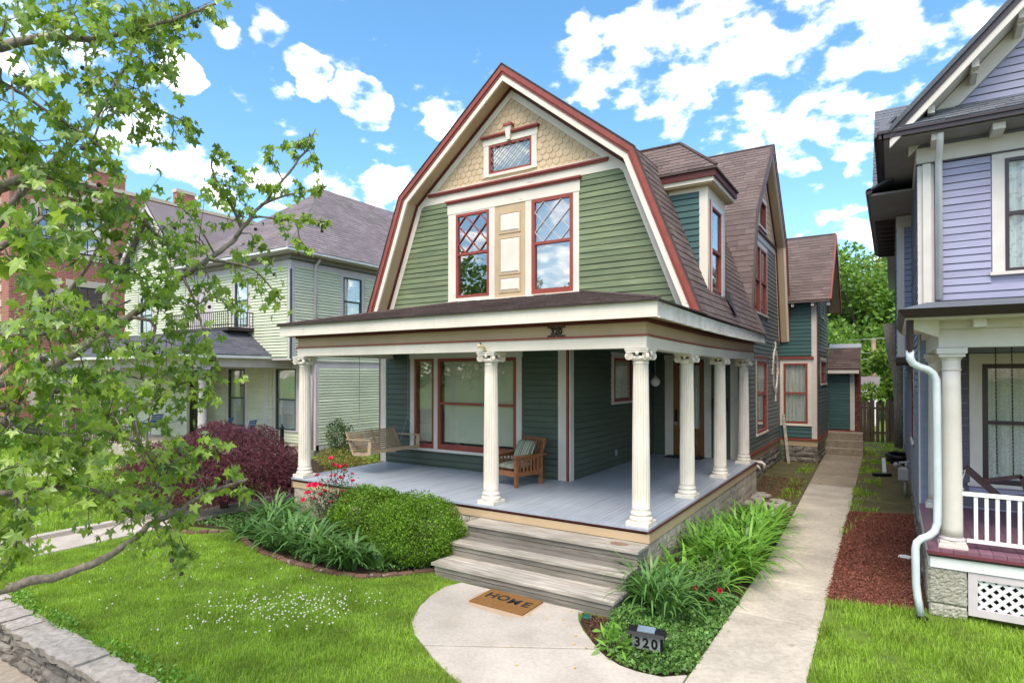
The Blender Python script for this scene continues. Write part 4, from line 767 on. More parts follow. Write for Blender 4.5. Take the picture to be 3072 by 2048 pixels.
for x in (0.02, 0.62, 1.08): MB().box(x - 0.04, x + 0.04, 13.78, 14.1, 5.20, 5.31).build('rafter_tail', WHITE, H)
# kitchen lean-to and stoop
FK = Face('x', 17.9, -1)
kw = backing('kitchen_wall', H, FK, 0.74, 1.62, [0.78, 3.25], TEAL); clapboards(kw, FK, 0.76, 1.47, 0.86, 2.98, 0.11, TEAL)
part_box('corner_board', BEIGE, H, FK, 1.47, 1.62, 0, 0.03, 0.80, 3.12); part_box('frieze_board', BEIGE, H, FK, 0.76, 1.62, 0, 0.035, 2.98, 3.12); part_box('water_table', RED, H, FK, 0.77, 1.63, 0, 0.05, 0.77, 0.83)
bc = MB().box(1.63, 1.79, 18.0, 18.9, 0.0, 3.1).build('brick_wall', FOUND, H)
for i in range(24):
    for (a, b) in (((1.625, 1.74), (1.748, 1.80)) if i % 2 else ((1.625, 1.66), (1.668, 1.80))): MB().box(a, b, 17.965, 18.0, 0.02 + i * 0.128, 0.135 + i * 0.128).build('brick', BRICKC, bc)
b_ = MB(); b_.hexa([(0.72, 17.55, 3.08), (1.80, 17.55, 3.08), (1.80, 18.75, 4.02), (0.72, 18.75, 4.02), (0.72, 17.55, 3.16), (1.80, 17.55, 3.16), (1.80, 18.75, 4.1), (0.72, 18.75, 4.1)]); kroof = b_.build('kitchen_roof', ROOFD, H)
b_ = MB(); b_.hexa([(0.72, 18.55, 3.96), (1.81, 18.55, 3.96), (1.81, 18.8, 4.12), (0.72, 18.8, 4.12), (0.72, 18.55, 3.985), (1.81, 18.55, 3.985), (1.81, 18.8, 4.145), (0.72, 18.8, 4.145)]); b_.build('ridge_flashing', STEEL, H)
MB().box(0.75, 1.78, 17.53, 17.57, 2.98, 3.10).build('fascia', BEIGE, H)
MB().box(0.73, 1.62, 18.0, 18.9, 0.0, 3.2).build('kitchen_core', PLASTER, H)
stoop = thing('concrete_stoop', 'three-step brown concrete stoop at the back door', 'steps', (1.3, 17.2, 0))
for i, (y0, x1) in enumerate(((16.72, 1.93), (17.02, 1.93), (17.32, 1.90))): MB().bbox(0.70, x1, y0, y0 + 0.302 if i < 2 else 17.87, 0.0, 0.262 * (i + 1), 0.02).build('step', CONCB, stoop)
# dormer on the right slope
XF = -0.12
def mx(z): return GX + 2.845 + (7.045 - z) * 0.391
FDo = Face('y', XF, 1)
dm = backing('dormer_wall', H, FDo, 3.5, 4.8, [4.30, 6.5], CREAM, [(3.76, 4.50, 4.58, 6.18)])
b_ = MB(); FDo.box(b_, 3.49, 3.62, 0, 0.03, 4.35, 6.5); FDo.box(b_, 4.62, 4.80, 0, 0.03, 4.35, 6.5); FDo.box(b_, 3.62, 4.62, 0, 0.028, 6.28, 6.5); b_.build('corner_board', CREAM, dm)
part_box('corner_bead', RED, dm, FDo, 3.62, 3.65, 0, 0.045, 4.35, 6.28)
b_ = MB(); FDo.box(b_, 3.66, 3.76, 0, 0.04, 4.5, 6.22); FDo.box(b_, 4.50, 4.60, 0, 0.04, 4.5, 6.22); FDo.box(b_, 3.66, 4.60, 0, 0.045, 6.18, 6.27); b_.build('window_casing', WHITE, dm)
window(dm, FDo, 3.76, 4.50, 4.56, 6.18, RED, 0.03, 5.36, GLASSR)
FDl = Face('x', 3.5, -1)
ds = MB(); FDl.strip(ds, mx(4.4), XF - 0.001, 4.4, mx(6.5), XF - 0.001, 6.5, -0.06, -0.002); dsw = ds.build('dormer_side_wall', TEAL, H)
clapboards(dsw, FDl, lambda z: mx(z), lambda z: XF - 0.12, 4.75, 6.42, 0.12, TEAL); FDl2 = MB(); FDl.box(FDl2, XF - 0.13, XF + 0.028, 0, 0.03, 4.36, 6.5); FDl.box(FDl2, -1.0, XF - 0.13, 0, 0.03, 6.42, 6.52); FDl2.build('corner_board', CREAM, H)
MB().box(-2.0, XF, 4.72, 4.79, 4.3, 6.5).build('dormer_side_wall', TEAL, H)
b_ = MB(); b_.box(-2.2, 0.02, 3.33, 5.02, 6.50, 6.53); b_.build('dormer_soffit', TAN, H)
b_ = MB(); b_.box(-1.2, 0.055, 3.30, 3.335, 6.53, 6.61); b_.box(0.02, 0.055, 3.335, 5.05, 6.53, 6.61); b_.build('dormer_fascia', CREAM, H)
b_ = MB(); b_.box(-1.2, 0.095, 3.26, 3.33, 6.61, 6.73); b_.box(0.02, 0.095, 3.33, 5.09, 6.61, 6.73); b_.build('dormer_cornice', DKRED, H)
E0, E1, EX, EZ = 3.22, 5.13, 0.13, 6.735; PK = (-0.82, 4.175, 7.66)
b_ = MB(); b_.add([(-2.3, E0, EZ), (EX, E0, EZ), (EX, E1, EZ), (-2.3, E1, EZ), PK, (-2.3, 4.175, 7.66), (-2.3, E0, EZ + .03), (EX, E0, EZ + .03), (EX, E1, EZ + .03), (-2.3, E1, EZ + .03)], [(0, 1, 2, 3), (0, 1, 7, 6), (1, 2, 8, 7), (2, 3, 9, 8), (6, 7, 4, 5), (7, 8, 4), (8, 9, 5, 4), (0, 6, 5, 9, 3)])
droof = b_.build('dormer_roof', ROOF, H)
b_ = MB(); b_.add([(0.0, 4.80, 4.62), (0.12, 4.80, 4.18), (0.06, 5.25, 4.22), (-0.12, 4.80, 4.7)], [(0, 1, 2), (0, 2, 3), (0, 3, 1), (1, 3, 2)]); b_.build('flashing', FLASH, H)
# shingle courses
SP = Pieces(); sl = math.hypot(1.23, 3.145); vx, vz = -1.23 / sl, 3.145 / sl
def zz(d): return 3.90 + d * vz
shingles(SP, mroof, ROOF, (GX + 4.075 + 0.03, 0, 3.90 + 0.012), (0, 1, 0), (vx, 0, vz), (vz, 0, -vx), sl - 0.02, lambda d: (2.255, YC - 2.48 - 0.0 - (7.2 - zz(d)) * 0.258 + 0.06))
s2 = math.hypot(0.80, 3.1)
shingles(SP, croof, ROOF, (0, YC - 3.28 - 0.03, 4.10), (1, 0, 0), (0, 0.80 / s2, 3.1 / s2), (0, -3.1 / s2, 0.80 / s2), s2 - 0.02, lambda d: (mx(4.10 + d * 3.1 / s2) - 0.1, -0.085), expo=0.15)
s3 = math.hypot(2.48, 2.46)
shingles(SP, croof, ROOF, (0, YC - 2.48 - 0.022, 7.2 + 0.022), (1, 0, 0), (0, 2.48 / s3, 2.46 / s3), (0, -2.46 / s3, 2.48 / s3), s3 - 0.02, lambda d: (GX + 2.845 - (7.2 + d * 2.46 / s3 - 7.045) / 0.803 - 0.05 if 7.2 + d * 2.46 / s3 > 7.05 else -1.3, -0.085), expo=0.15)
s4 = math.hypot(16 - 13.72, 7.9 - 5.38)
shingles(SP, broof, ROOF, (0, 13.72 - 0.003, 5.385), (1, 0, 0), (0, 2.28 / s4, 2.52 / s4), (0, -2.52 / s4, 2.28 / s4), s4, lambda d: (-0.7, 1.155), expo=0.15)
s5 = math.hypot(1.2, 0.94)
shingles(SP, kroof, ROOFD, (0, 17.55, 3.162), (1, 0, 0), (0, 1.2 / s5, .94 / s5), (0, -.94 / s5, 1.2 / s5), s5 - 0.25, lambda d: (0.72, 1.80), expo=0.15)
hr = math.hypot(PK[1] - E0, PK[2] - EZ - .03)
shingles(SP, droof, ROOF, (0, E0, EZ + .031), (1, 0, 0), (0, (PK[1] - E0) / hr, (PK[2] - EZ - .03) / hr), (0, -(PK[2] - EZ - .03) / hr, (PK[1] - E0) / hr), hr, lambda d: (-1.9 - 0.3 * d / hr, EX + (PK[0] - EX) * d / hr), expo=0.14)
SP.build('shingle', 'shingle_field', H)
for a_, c_, r_ in (((EX, E0, EZ + .05), (PK[0], PK[1], PK[2] + 0.02), .03), ((PK[0], PK[1], PK[2] + 0.02), (-2.2, PK[1], PK[2] + .02), .03), ((-4.0, YC, 9.70), (-0.10, YC, 9.70), .035), ((-1.5, 16, 7.93), (1.15, 16, 7.93), .03)): MB().tube([a_, c_], r_, 6).build('ridge_cap', ROOFD, H)
# ------------------------------------------------------------ porch
for nm, x0, x1, y0, y1 in (('floor_board', -7.64, 0.0, 0, 0),):
    nb = 88; w = 7.64 / nb
    for i in range(nb):
        a = -7.64 + i * w; yb = YW - 0.002 if a + w / 2 < -2.62 else 7.59
        z = 0.82 + random.uniform(-0.0015, 0.0015)
        MB().box(a + 0.002, a + w - 0.002, -0.03 + random.uniform(-0.006, 0.004), yb, 0.79, z).build('floor_board', FLOOR, H)
b_ = MB(); b_.box(-7.6, -0.03, 0.0, 2.6, 0.74, 0.785); b_.box(-2.6, -0.03, 2.6, 7.6, 0.74, 0.785); b_.build('porch_joists', SOIL, H)
b_ = MB(); b_.box(-7.66, 0.012, -0.015, 0.03, 0.762, 0.79); b_.box(-0.03, 0.015, 0.03, 7.68, 0.762, 0.79); b_.build('nosing_moulding', DKRED, H)
b_ = MB(); b_.box(-7.64, 0.0, 0.0, 0.04, 0.62, 0.762); b_.box(-0.04, 0.0, 0.04, 7.68, 0.62, 0.762); b_.box(-7.66, -7.62, 0, 2.67, 0.62, 0.79); b_.build('skirt_board', TAN, H)
FF = Face('y', -0.02, 1)
fcore = part_box('porch_footing', FOUND, H, FF, 0.02, 7.7, -0.2, -0.03, 0.0, 0.63)
for r_ in range(3):
    u = 0.02 - (0.2 if r_ % 2 else 0)
    while u < 7.68:
        a, b = max(u, 0.02), min(u + 0.405, 7.7); u += 0.41
        if b - a > 0.05: rock(FF, a + 0.003, b - 0.003, 0.005 + r_ * 0.207, 0.207 + r_ * 0.207, -0.04, 0.008, 5, 3, 0.0035).build('block', FOUND, fcore)
FF2 = Face('x', 0.02, -1)
fc2 = part_box('porch_footing', FOUND, H, FF2, -7.6, -0.05, -0.2, -0.03, 0.0, 0.63)
for r_ in range(3):
    u = -7.6 - (0.2 if r_ % 2 else 0)
    while u < -0.06:
        a, b = max(u, -7.6), min(u + 0.405, -0.06); u += 0.41
        if b - a > 0.05: rock(FF2, a + 0.003, b - 0.003, 0.005 + r_ * 0.207, 0.207 + r_ * 0.207, -0.04, 0.012, 3, 2).build('block', FOUND, fc2)
# entablature (the right-hand run sags a little between the columns)
def sag(y): return -0.035 * math.sin(max(0, min(1, y / 7.6)) * math.pi)
def ent(name, mat, out, z0, z1, back=0.2):
    mb = MB(); mb.box(-7.62 - out + 0.056, 0.0 + out - 0.056, 0.056 - out, 0.056 - out + back if out < 0.1 else 0.056 - out + 0.06, z0, z1)
    ys = np.linspace(0.06 + (back if out < .1 else .06) - out, 7.66, 13)
    xo = -0.056 + out; xi = xo - (back if out < .1 else 0.06)
    for a, b in zip(ys[:-1], ys[1:]): mb.hexa([(xi, a, z0 + sag(a)), (xo, a, z0 + sag(a)), (xo, b, z0 + sag(b)), (xi, b, z0 + sag(b)), (xi, a, z1 + sag(a)), (xo, a, z1 + sag(a)), (xo, b, z1 + sag(b)), (xi, b, z1 + sag(b))])
    mb.box(-7.62 - out + 0.056, -7.62 - out + 0.256, 0.2, YW, z0, z1)
    return mb.build(name, mat, H)
ent('porch_beam', CREAM, 0.0, 3.32, 3.487); ent('beam_moulding', RED, 0.022, 3.487, 3.512); ent('porch_frieze', TAN, -0.008, 3.512, 3.682); ent('cornice_moulding', DKRED, 0.03, 3.682, 3.735)
b_ = MB(); b_.box(-7.80, 0.16, -0.16, YW, 3.735, 3.75); b_.box(-2.6, 0.16, YW, 7.7, 3.735, 3.75); b_.build('porch_soffit', TAN, H)
b_ = MB(); b_.box(-7.45, -0.25, 0.24, YW, 3.46, 3.48); b_.box(-2.6, -0.25, YW, 7.6, 3.46, 3.48); b_.build('porch_ceiling', GREEN, H)
b_ = MB(); b_.box(-7.82, -3.68, -0.18, -0.155, 3.725, 3.935); b_.box(-3.675, 0.18, -0.182, -0.155, 3.722, 3.937); b_.box(-7.82, -7.795, -0.155, YW, 3.725, 3.935); b_.build('porch_fascia', CREAM, H)
fb = MB(); ys = np.linspace(-0.155, 7.75, 9)
for a, b in zip(ys[:-1], ys[1:]):
    fb.hexa([(0.155, a + .002, 3.725 + sag(a)), (0.18 + random.uniform(-.004, .004), a + .002, 3.725 + sag(a)), (0.18, b, 3.725 + sag(b)), (0.155, b, 3.725 + sag(b)), (0.155, a + .002, 3.935 + sag(a)), (0.18, a + .002, 3.935 + sag(a)), (0.18, b, 3.935 + sag(b)), (0.155, b, 3.935 + sag(b))])
fb.build('porch_fascia', CREAMOLD, H)
fb = MB(); ys = np.linspace(-0.155, 7.75, 25)
for a, b in zip(ys[:-1], ys[1:]):
    j = random.uniform(-.008, .008); fb.hexa([(0.15, a, 3.715 + sag(a) + j), (0.205, a, 3.71 + sag(a) + j), (0.205, b, 3.71 + sag(b) - j), (0.15, b, 3.715 + sag(b) - j), (0.15, a, 3.735 + sag(a) + j), (0.205, a, 3.728 + sag(a) + j), (0.205, b, 3.728 + sag(b) - j), (0.15, b, 3.735 + sag(b) - j)])
fb.build('fascia_drip', CREAMOLD, H)
# porch roof with thick uneven shingle edge
EZR = 3.955
b_ = MB(); A_, B_, C_, D_ = (-7.86, -0.22, EZR), (0.22, -0.22, EZR), (-2.37, YW, 4.56), (-5.30, YW, 4.56)
b_.add([A_, B_, C_, D_, (0.22, 7.8, EZR - .02), (-1.2, 7.8, 4.2), (-7.86, YW, EZR), (-7.86, -0.22, EZR - 0.02), (0.22, -0.22, EZR - 0.02), (0.22, 7.8, EZR - .05), (-1.2, 3.6, 4.35)], [(0, 1, 2, 3), (1, 4, 5, 10, 2), (0, 3, 6), (7, 8, 1, 0), (8, 9, 4, 1)])
proof = b_.build('porch_roof', ROOFD, H)
PP = Pieces(); pl = math.hypot(YW + .22, 4.56 - EZR); hx = lambda d: (-7.86 + 2.56 * d / pl, 0.22 - 2.59 * d / pl)
shingles(PP, proof, ROOFD, (0, -0.235, EZR + 0.002), (1, 0, 0), (0, (YW + .22) / pl, (4.56 - EZR) / pl), (0, -(4.56 - EZR) / pl, (YW + .22) / pl), pl, hx, expo=0.145, w=0.29, t=0.02)
PP.build('porch_shingle', 'porch_shingle_field', H)
b_ = MB(); b_.tube([(0.22, -0.22, EZR + .015), (-2.37, YW, 4.585)], 0.03, 6); b_.tube([(-7.86, -0.22, EZR + .01), (-5.30, YW, 4.575)], 0.025, 6); b_.build('hip_cap', ROOFD, H)
b_ = MB(); b_.box(-7.87, 0.23, -0.232, -0.19, 3.936, 3.957); b_.box(0.19, 0.232, -0.19, 2.2, 3.936, 3.955); b_.build('drip_edge', DEDGE, H)
# columns
def column(x, y):
    C = Matrix.Translation((x, y, 0.822))
    pl = MB(); pl.bbox(-0.165, 0.165, -0.165, 0.165, 0.0, 0.062, 0.006); pl.lathe([(0.155, 0.062), (0.164, 0.08), (0.164, 0.10), (0.150, 0.122), (0.140, 0.127), (0.138, 0.145), (0.146, 0.152), (0.148, 0.168), (0.138, 0.185), (0.132, 0.20), (0.131, 0.225)], n=40)
    base = pl.build('column', COLUMNW, H, smooth=False, M=C)
    sh = MB(); prof = [(0.131, 0.225), (0.128, 0.235), (0.1275, 0.24, 0.0), (0.127, 0.255, 0.013)]
    for k in range(1, 12): t = k / 12; prof.append((0.127 - 0.02 * t ** 1.6, 0.255 + (2.26 - 0.255) * t, 0.013))
    prof += [(0.107, 2.245, 0.012), (0.107, 2.262, 0.0), (0.107, 2.275), (0.114, 2.28), (0.114, 2.292), (0.107, 2.298), (0.107, 2.31)]
    sh.lathe(prof, n=160, fl=20); sh.build('shaft', COLUMNW, base, M=C, smooth=True)
    cp = MB(); cp.lathe([(0.107, 2.31), (0.118, 2.32), (0.135, 2.345), (0.14, 2.365), (0.13, 2.385), (0.11, 2.39)], n=32)
    for k in range(20):
        t = 2 * math.pi * k / 20; cx_, cy_ = 0.134 * math.cos(t), 0.134 * math.sin(t); cp.lathe([(0.003, 2.33), (0.014, 2.343), (0.016, 2.358), (0.006, 2.375)], (cx_, cy_, 0), 6)
    # abacus with concave sides
    ab = []
    for k in range(4):
        for t in np.linspace(0, 1, 6)[:-1]:
            a0 = math.pi / 4 + k * math.pi / 2; p0 = Vector((math.cos(a0), math.sin(a0))) * 0.235; a1 = a0 + math.pi / 2; p1 = Vector((math.cos(a1), math.sin(a1))) * 0.235
            p = p0.lerp(p1, t); p *= 1 - 0.16 * math.sin(t * math.pi) * 0.7; ab.append((p.x, p.y))
    cp.prism(ab, lambda u, v: (u, v, 2.435), lambda u, v: (u, v, 2.465)); cp.prism(ab, lambda u, v: (u * 1.06, v * 1.06, 2.465), lambda u, v: (u * 1.06, v * 1.06, 2.492))
    cap = cp.build('capital', COLUMNW, base, M=C)
    for k in range(4):
        a0 = math.pi / 4 + k * math.pi / 2
        for sgn in (-1, 1):
            # volute scroll lying near the corner on each adjoining face
            fa = a0 + sgn * R(34); nrm = Vector((math.cos(a0 + sgn * R(70)), math.sin(a0 + sgn * R(70)), 0)); tg = Vector((-nrm.y, nrm.x, 0)) * (1 if sgn < 0 else -1)
            c0 = Vector((math.cos(a0), math.sin(a0), 0)) * 0.185 + nrm * 0.012; c0.z = 2.385
            pts = []; rad = []
            for q in range(40):
                t = q / 39; ang = math.pi / 2 + t * 2.4 * 2 * math.pi; rr = 0.054 * (1 - t) ** 0.9 + 0.006
                pts.append(c0 + (-tg * math.cos(ang) * -1) * rr + Vector((0, 0, 1)) * math.sin(ang) * rr + nrm * (0.006 + 0.012 * t)); rad.append(0.0085 - 0.003 * t)
            vm = MB(); vm.tube(pts, rad, 6); 
            dsc = []; 
            for q in range(14): a = 2 * math.pi * q / 14; dsc.append((math.cos(a) * 0.05, math.sin(a) * 0.05))
            vm.prism(dsc, lambda u, v: c0 + tg * u + Vector((0, 0, v)) - nrm * 0.02, lambda u, v: c0 + tg * u + Vector((0, 0, v)) + nrm * 0.004)
            vm.build('volute', COLUMNW, cap, M=C)
        fa = k * math.pi / 2; cc = Vector((math.cos(fa), math.sin(fa), 0)) * 0.155; om = MB(); om.lathe([(0.004, -0.03), (0.022, -0.015), (0.026, 0.01), (0.016, 0.03), (0.004, 0.04)], (cc.x, cc.y, 2.42), 8); om.build('rosette', COLUMNW, cap, M=C)
    return base
col0 = column(-0.19, 0.19)
for (x, y) in ((-2.775, 0.19), (-7.50, 0.19), (-0.19, 2.44), (-0.19, 4.77), (-0.19, 7.1)): copytree(col0, Matrix.Translation((x + 0.19, y - 0.19, 0)), None, H)
# pipes and meter box by the side wall
b_ = MB(); b_.tube([(-0.38, 8.6, 0.66), (-0.05, 8.6, 0.66), (0.0, 8.62, 0.62), (0.0, 8.64, 0.5)], 0.045, 8); b_.tube([(-0.38, 8.4, 0.58), (-0.1, 8.4, 0.58), (-0.06, 8.42, 0.5)], 0.04, 8); b_.build('drain_pipe', CREAM, H, smooth=True)
MB().box(-0.40, -0.30, 7.95, 8.15, 0.92, 1.22).build('meter_box', STEEL, H)
# ------------------------------------------------------------ things on and round the porch
def text_mesh(body, size, mat, ext=0.003, name='lettering', bold=0.0):
    cu = bpy.data.curves.new(name, 'FONT'); cu.body = body; cu.size = size; cu.extrude = ext; cu.align_x = 'CENTER'; cu.align_y = 'CENTER'; cu.offset = bold; cu.resolution_u = 3
    o = bpy.data.objects.new(name, cu); COL.objects.link(o); dg = bpy.context.evaluated_depsgraph_get()
    me = bpy.data.meshes.new_from_object(o.evaluated_get(dg)); bpy.data.objects.remove(o); bpy.data.curves.remove(cu)
    me.materials.clear(); me.materials.append(mat); return me
st = thing('wooden_steps', 'three weathered grey wooden steps up to the porch', 'steps', (-1.42, -0.6, 0))
SX0, SX1 = -2.83, -0.03
for i, (zt, y0, y1) in enumerate(((0.205, -1.22, -0.76), (0.41, -0.81, -0.38), (0.615, -0.42, -0.005))):
    wdt = (y1 - y0 - 0.004) / 2
    for k in range(2):
        a = y0 + k * (wdt + 0.004); j = random.uniform(-0.012, 0.012)
        t_ = MB().bbox(SX0 + j - 0.03, SX1 + j * 0.5 + 0.02, a, a + wdt, zt - 0.04, zt + random.uniform(-0.002, 0.002), 0.005).build('tread', GREYWET if (k == 1 and i == 1) else GREYWOOD, st)
    for k in range(2):
        z0 = zt - 0.205 + k * 0.084; MB().box(SX0 + random.uniform(0, .01), SX1, y0 + 0.03, y0 + 0.055, z0 + 0.004, z0 + 0.078).build('riser', RISERW, st)
    for x in (SX0 + 0.005, SX1 - 0.04): MB().box(x, x + 0.035, y0 + 0.06, -0.01, zt - 0.20, zt - 0.042).build('side_board', RISERW, st)
b_ = MB(); b_.prism([(-0.36 + 0.13 * math.cos(t), -0.205 + 0.085 * math.sin(t)) for t in np.linspace(0, 2 * math.pi, 20)[:-1]], lambda u, v: (u, v, 0.6155), lambda u, v: (u, v, 0.619)); b_.build('rust_ring_stain', mk('rust_stain', (0.20, 0.12, 0.08), (0.28, 0.2, 0.14), scale=30, bump=0), st)
# coir mat
COIR = mk('coir_fibre', (0.30, 0.155, 0.055), (0.20, 0.10, 0.035), scale=90, rough=1, bump=0.8, rnd=0, spec=0.05)
MATM = thing('door_mat', 'brown coir mat lettered HOME on the landing', 'mat', (-1.36, -1.515, 0.031), R(-0.8))
mm = MB().bbox(-0.405, 0.405, -0.25, 0.25, 0, 0.02, 0.006).build('mat_body', COIR, MATM, local=True)
BLKF = mk('black_fibre', (0.02, 0.018, 0.016), None, scale=60, rough=1, bump=0.4, rnd=0)
for ch, x in (('H', -0.255), ('O', -0.075), ('M', 0.115), ('E', 0.295)): link('letter', text_mesh(ch, 0.22, BLKF, 0.001, 'letter', 0.006), mm, Matrix.Translation((x, 0.045 - 0.03 * (x > 0), 0.022)), local=True)
pts = [(-1.36 + 0.46 * math.copysign(abs(math.cos(t)) ** 0.5, math.cos(t)) * random.uniform(.95, 1.06), -1.56 + 0.31 * math.copysign(abs(math.sin(t)) ** 0.5, math.sin(t)) * random.uniform(.95, 1.08)) for t in np.linspace(0, 2 * math.pi, 28)[:-1]]
b_ = MB(); b_.add([(x, min(y, -1.24), 0.0295) for x, y in pts], [tuple(range(len(pts)))]); b_.build('sand_stain', mk('fine_sand', (0.40, 0.28, 0.17), (0.46, 0.35, 0.24), scale=40, rough=1, bump=0.2, rnd=0), LAND)
# lit-up style address marker in the bed
sg = thing('address_marker', 'black garden address marker reading 320 beside the walk', 'address sign', (0.655, -1.93, -0.105), R(9))
MB().box(-0.165, 0.165, -0.025, 0.035, 0.185, 0.36).build('frame', BLACK, sg, local=True)
pf = MB().box(-0.145, 0.145, -0.031, -0.0255, 0.205, 0.34).build('number_panel', mk('frosted_panel', (0.23, 0.25, 0.24), None, scale=5, bump=0), sg, local=True)
for ch, x in (('3', -0.088), ('2', 0.0), ('0', 0.088)): link('digit', text_mesh(ch, 0.135, BLACK, 0.002, 'digit', 0.004), pf, WM[sg.name] @ Matrix.Translation((x, -0.034, 0.272)) @ Matrix.Rotation(R(90), 4, 'X'))
b_ = MB(); b_.hexa([(-0.2, -0.075, 0.36), (0.2, -0.075, 0.36), (0.2, 0.085, 0.36), (-0.2, 0.085, 0.36), (-0.185, -0.05, 0.385), (0.185, -0.05, 0.385), (0.185, 0.06, 0.405), (-0.185, 0.06, 0.405)]); b_.build('cap', BLACK, sg, local=True)
b_ = MB(); b_.hexa([(-0.09, -0.045, 0.388), (0.09, -0.045, 0.388), (0.09, 0.05, 0.406), (-0.09, 0.05, 0.406), (-0.09, -0.045, 0.398), (0.09, -0.045, 0.398), (0.09, 0.05, 0.417), (-0.09, 0.05, 0.417)]); b_.build('solar_panel', mk('solar_cell', (0.16, 0.22, 0.27), None, scale=4, rough=0.15, bump=0, spec=0.8), sg, local=True)
for x in (-0.13, 0.13): MB().tube([(x, 0.005, -0.05), (x, 0.005, 0.19)], 0.011, 8).build('stake', BLACK, sg, local=True)
# porch swing, hung along the left end
sg = thing('porch_swing', 'tan slatted porch swing hanging on chains at the left end', 'porch swing', (-6.75, 1.7, 0.82))
Y0, Y1 = 0.98, 2.46
for i in range(9):
    t = i / 8; x = -6.93 - 0.20 * t; z = 1.315 + 0.36 * t; MB().bar((x, Y0, z), (x, Y1, z), 0.018, 0.034, up=(-0.2, 0, 0.4)).build('back_slat', SWINGW, sg)
for i in range(7):
    t = i / 6; x = -6.92 + 0.50 * t; z = 1.265 + 0.045 * t - 0.03 * math.sin(t * math.pi); MB().bar((x, Y0, z), (x, Y1, z), 0.066, 0.02).build('seat_slat', SWINGW, sg)
MB().bar((-6.40, Y0, 1.30), (-6.40, Y1, 1.30), 0.03, 0.06).build('seat_front_rail', SWINGW, sg)
for y in (Y0 + 0.02, 1.72, Y1 - 0.02):
    b_ = MB(); b_.bar((-6.93, y, 1.23), (-6.40, y, 1.27), 0.03, 0.06); b_.bar((-6.915, y, 1.22), (-7.15, y, 1.70), 0.03, 0.05, up=(0, 1, 0)); b_.build('support', SWINGW, sg)
for y in (Y0 - 0.01, Y1 + 0.01):
    MB().bar((-7.09, y, 1.55), (-6.36, y, 1.565), 0.075, 0.022).build('armrest', SWINGW, sg)
    MB().bar((-6.42, y, 1.26), (-6.40, y, 1.555), 0.028, 0.085, up=(1, 0, 0)).build('arm_post', SWINGW, sg)
    def chain(a, b, r=0.0045):
        a, b = Vector(a), Vector(b); n = max(4, int((b - a).length / 0.05)); P_ = [a.lerp(b, k / (2 * n)) for k in range(2 * n + 1)]
        return MB().tube(P_, [r * (1.5 if k % 2 else 0.8) for k in range(2 * n + 1)], 5)
    chain((-6.72, y, 3.47), (-6.72, y, 1.98)).build('chain', STEEL, sg); chain((-6.72, y, 1.98), (-6.42, y, 1.28)).build('chain', STEEL, sg); chain((-6.72, y, 1.98), (-7.0, y, 1.30)).build('chain', STEEL, sg)
# slatted armchair with striped cushions
def stripes(name):
    m, t, b, out = base_mat(name); tc_ = t.nodes.new('ShaderNodeTexCoord'); sp = t.nodes.new('ShaderNodeSeparateXYZ'); t.links.new(tc_.outputs['Object'], sp.inputs[0])
    ml = t.nodes.new('ShaderNodeMath'); ml.operation = 'MULTIPLY'; ml.inputs[1].default_value = 5.2; t.links.new(sp.outputs[0], ml.inputs[0])
    fr = t.nodes.new('ShaderNodeMath'); fr.operation = 'FRACT'; t.links.new(ml.outputs[0], fr.inputs[0])
    rp = t.nodes.new('ShaderNodeValToRGB'); rp.color_ramp.interpolation = 'CONSTANT'; e = rp.color_ramp.elements
    cs = [(0, (.13, .16, .11)), (.16, (.42, .40, .30)), (.3, (.20, .25, .18)), (.42, (.46, .44, .34)), (.5, (.10, .10, .08)), (.56, (.42, .40, .30)), (.72, (.16, .20, .14)), (.86, (.36, .34, .26))]
    e[0].position = 0; e[0].color = (*cs[0][1], 1); e[1].position = cs[1][0]; e[1].color = (*cs[1][1], 1)
    for p_, c_ in cs[2:]: x = e.new(p_); x.color = (*c_, 1)
    t.links.new(fr.outputs[0], rp.inputs[0]); t.links.new(rp.outputs[0], b.inputs['Base Color']); b.inputs['Roughness'].default_value = 0.95; b.inputs['Specular IOR Level'].default_value = 0.1
    return m
STRIPE = stripes('green_striped_canvas')
chm = Matrix.Translation((-3.36, 1.93, 0.822)) @ Matrix.Rotation(R(-13.4), 4, 'Z')
ch = thing('armchair', 'slatted teak armchair with reclined back on the porch', 'chair', (-3.36, 1.93, 0.822), R(-13.4))
for x in (-0.335, 0.335):
    MB().bbox(x - 0.03, x + 0.03, -0.38, -0.32, 0, 0.56, 0.004).build('leg', TEAK, ch, local=True); MB().bbox(x - 0.03, x + 0.03, 0.28, 0.34, 0, 0.56, 0.004).build('leg', TEAK, ch, local=True)
    MB().bbox(x - 0.055, x + 0.055, -0.42, 0.42, 0.56, 0.59, 0.006).build('armrest', TEAK, ch, local=True)
    MB().box(x - 0.018, x + 0.018, -0.32, 0.28, 0.20, 0.28).build('side_rail', TEAK, ch, local=True); MB().box(x - 0.015, x + 0.015, -0.32, 0.28, 0.50, 0.556).build('side_rail', TEAK, ch, local=True)
    for k in range(6): y = -0.25 + k * 0.095; MB().box(x - 0.009, x + 0.009, y - 0.02, y + 0.02, 0.28, 0.50).build('side_slat', TEAK, ch, local=True)
MB().box(-0.305, 0.305, -0.375, -0.335, 0.20, 0.30).build('seat_rail', TEAK, ch, local=True); MB().box(-0.305, 0.305, 0.2, 0.23, 0.18, 0.27).build('seat_rail', TEAK, ch, local=True)
for k in range(6): y = -0.3 + k * 0.09; MB().box(-0.3, 0.3, y, y + 0.06, 0.275 - k * 0.008, 0.293 - k * 0.008).build('seat_slat', TEAK, ch, local=True)
def bk(t): return (0.22 + 0.30 * t, 0.24 + 0.62 * t)
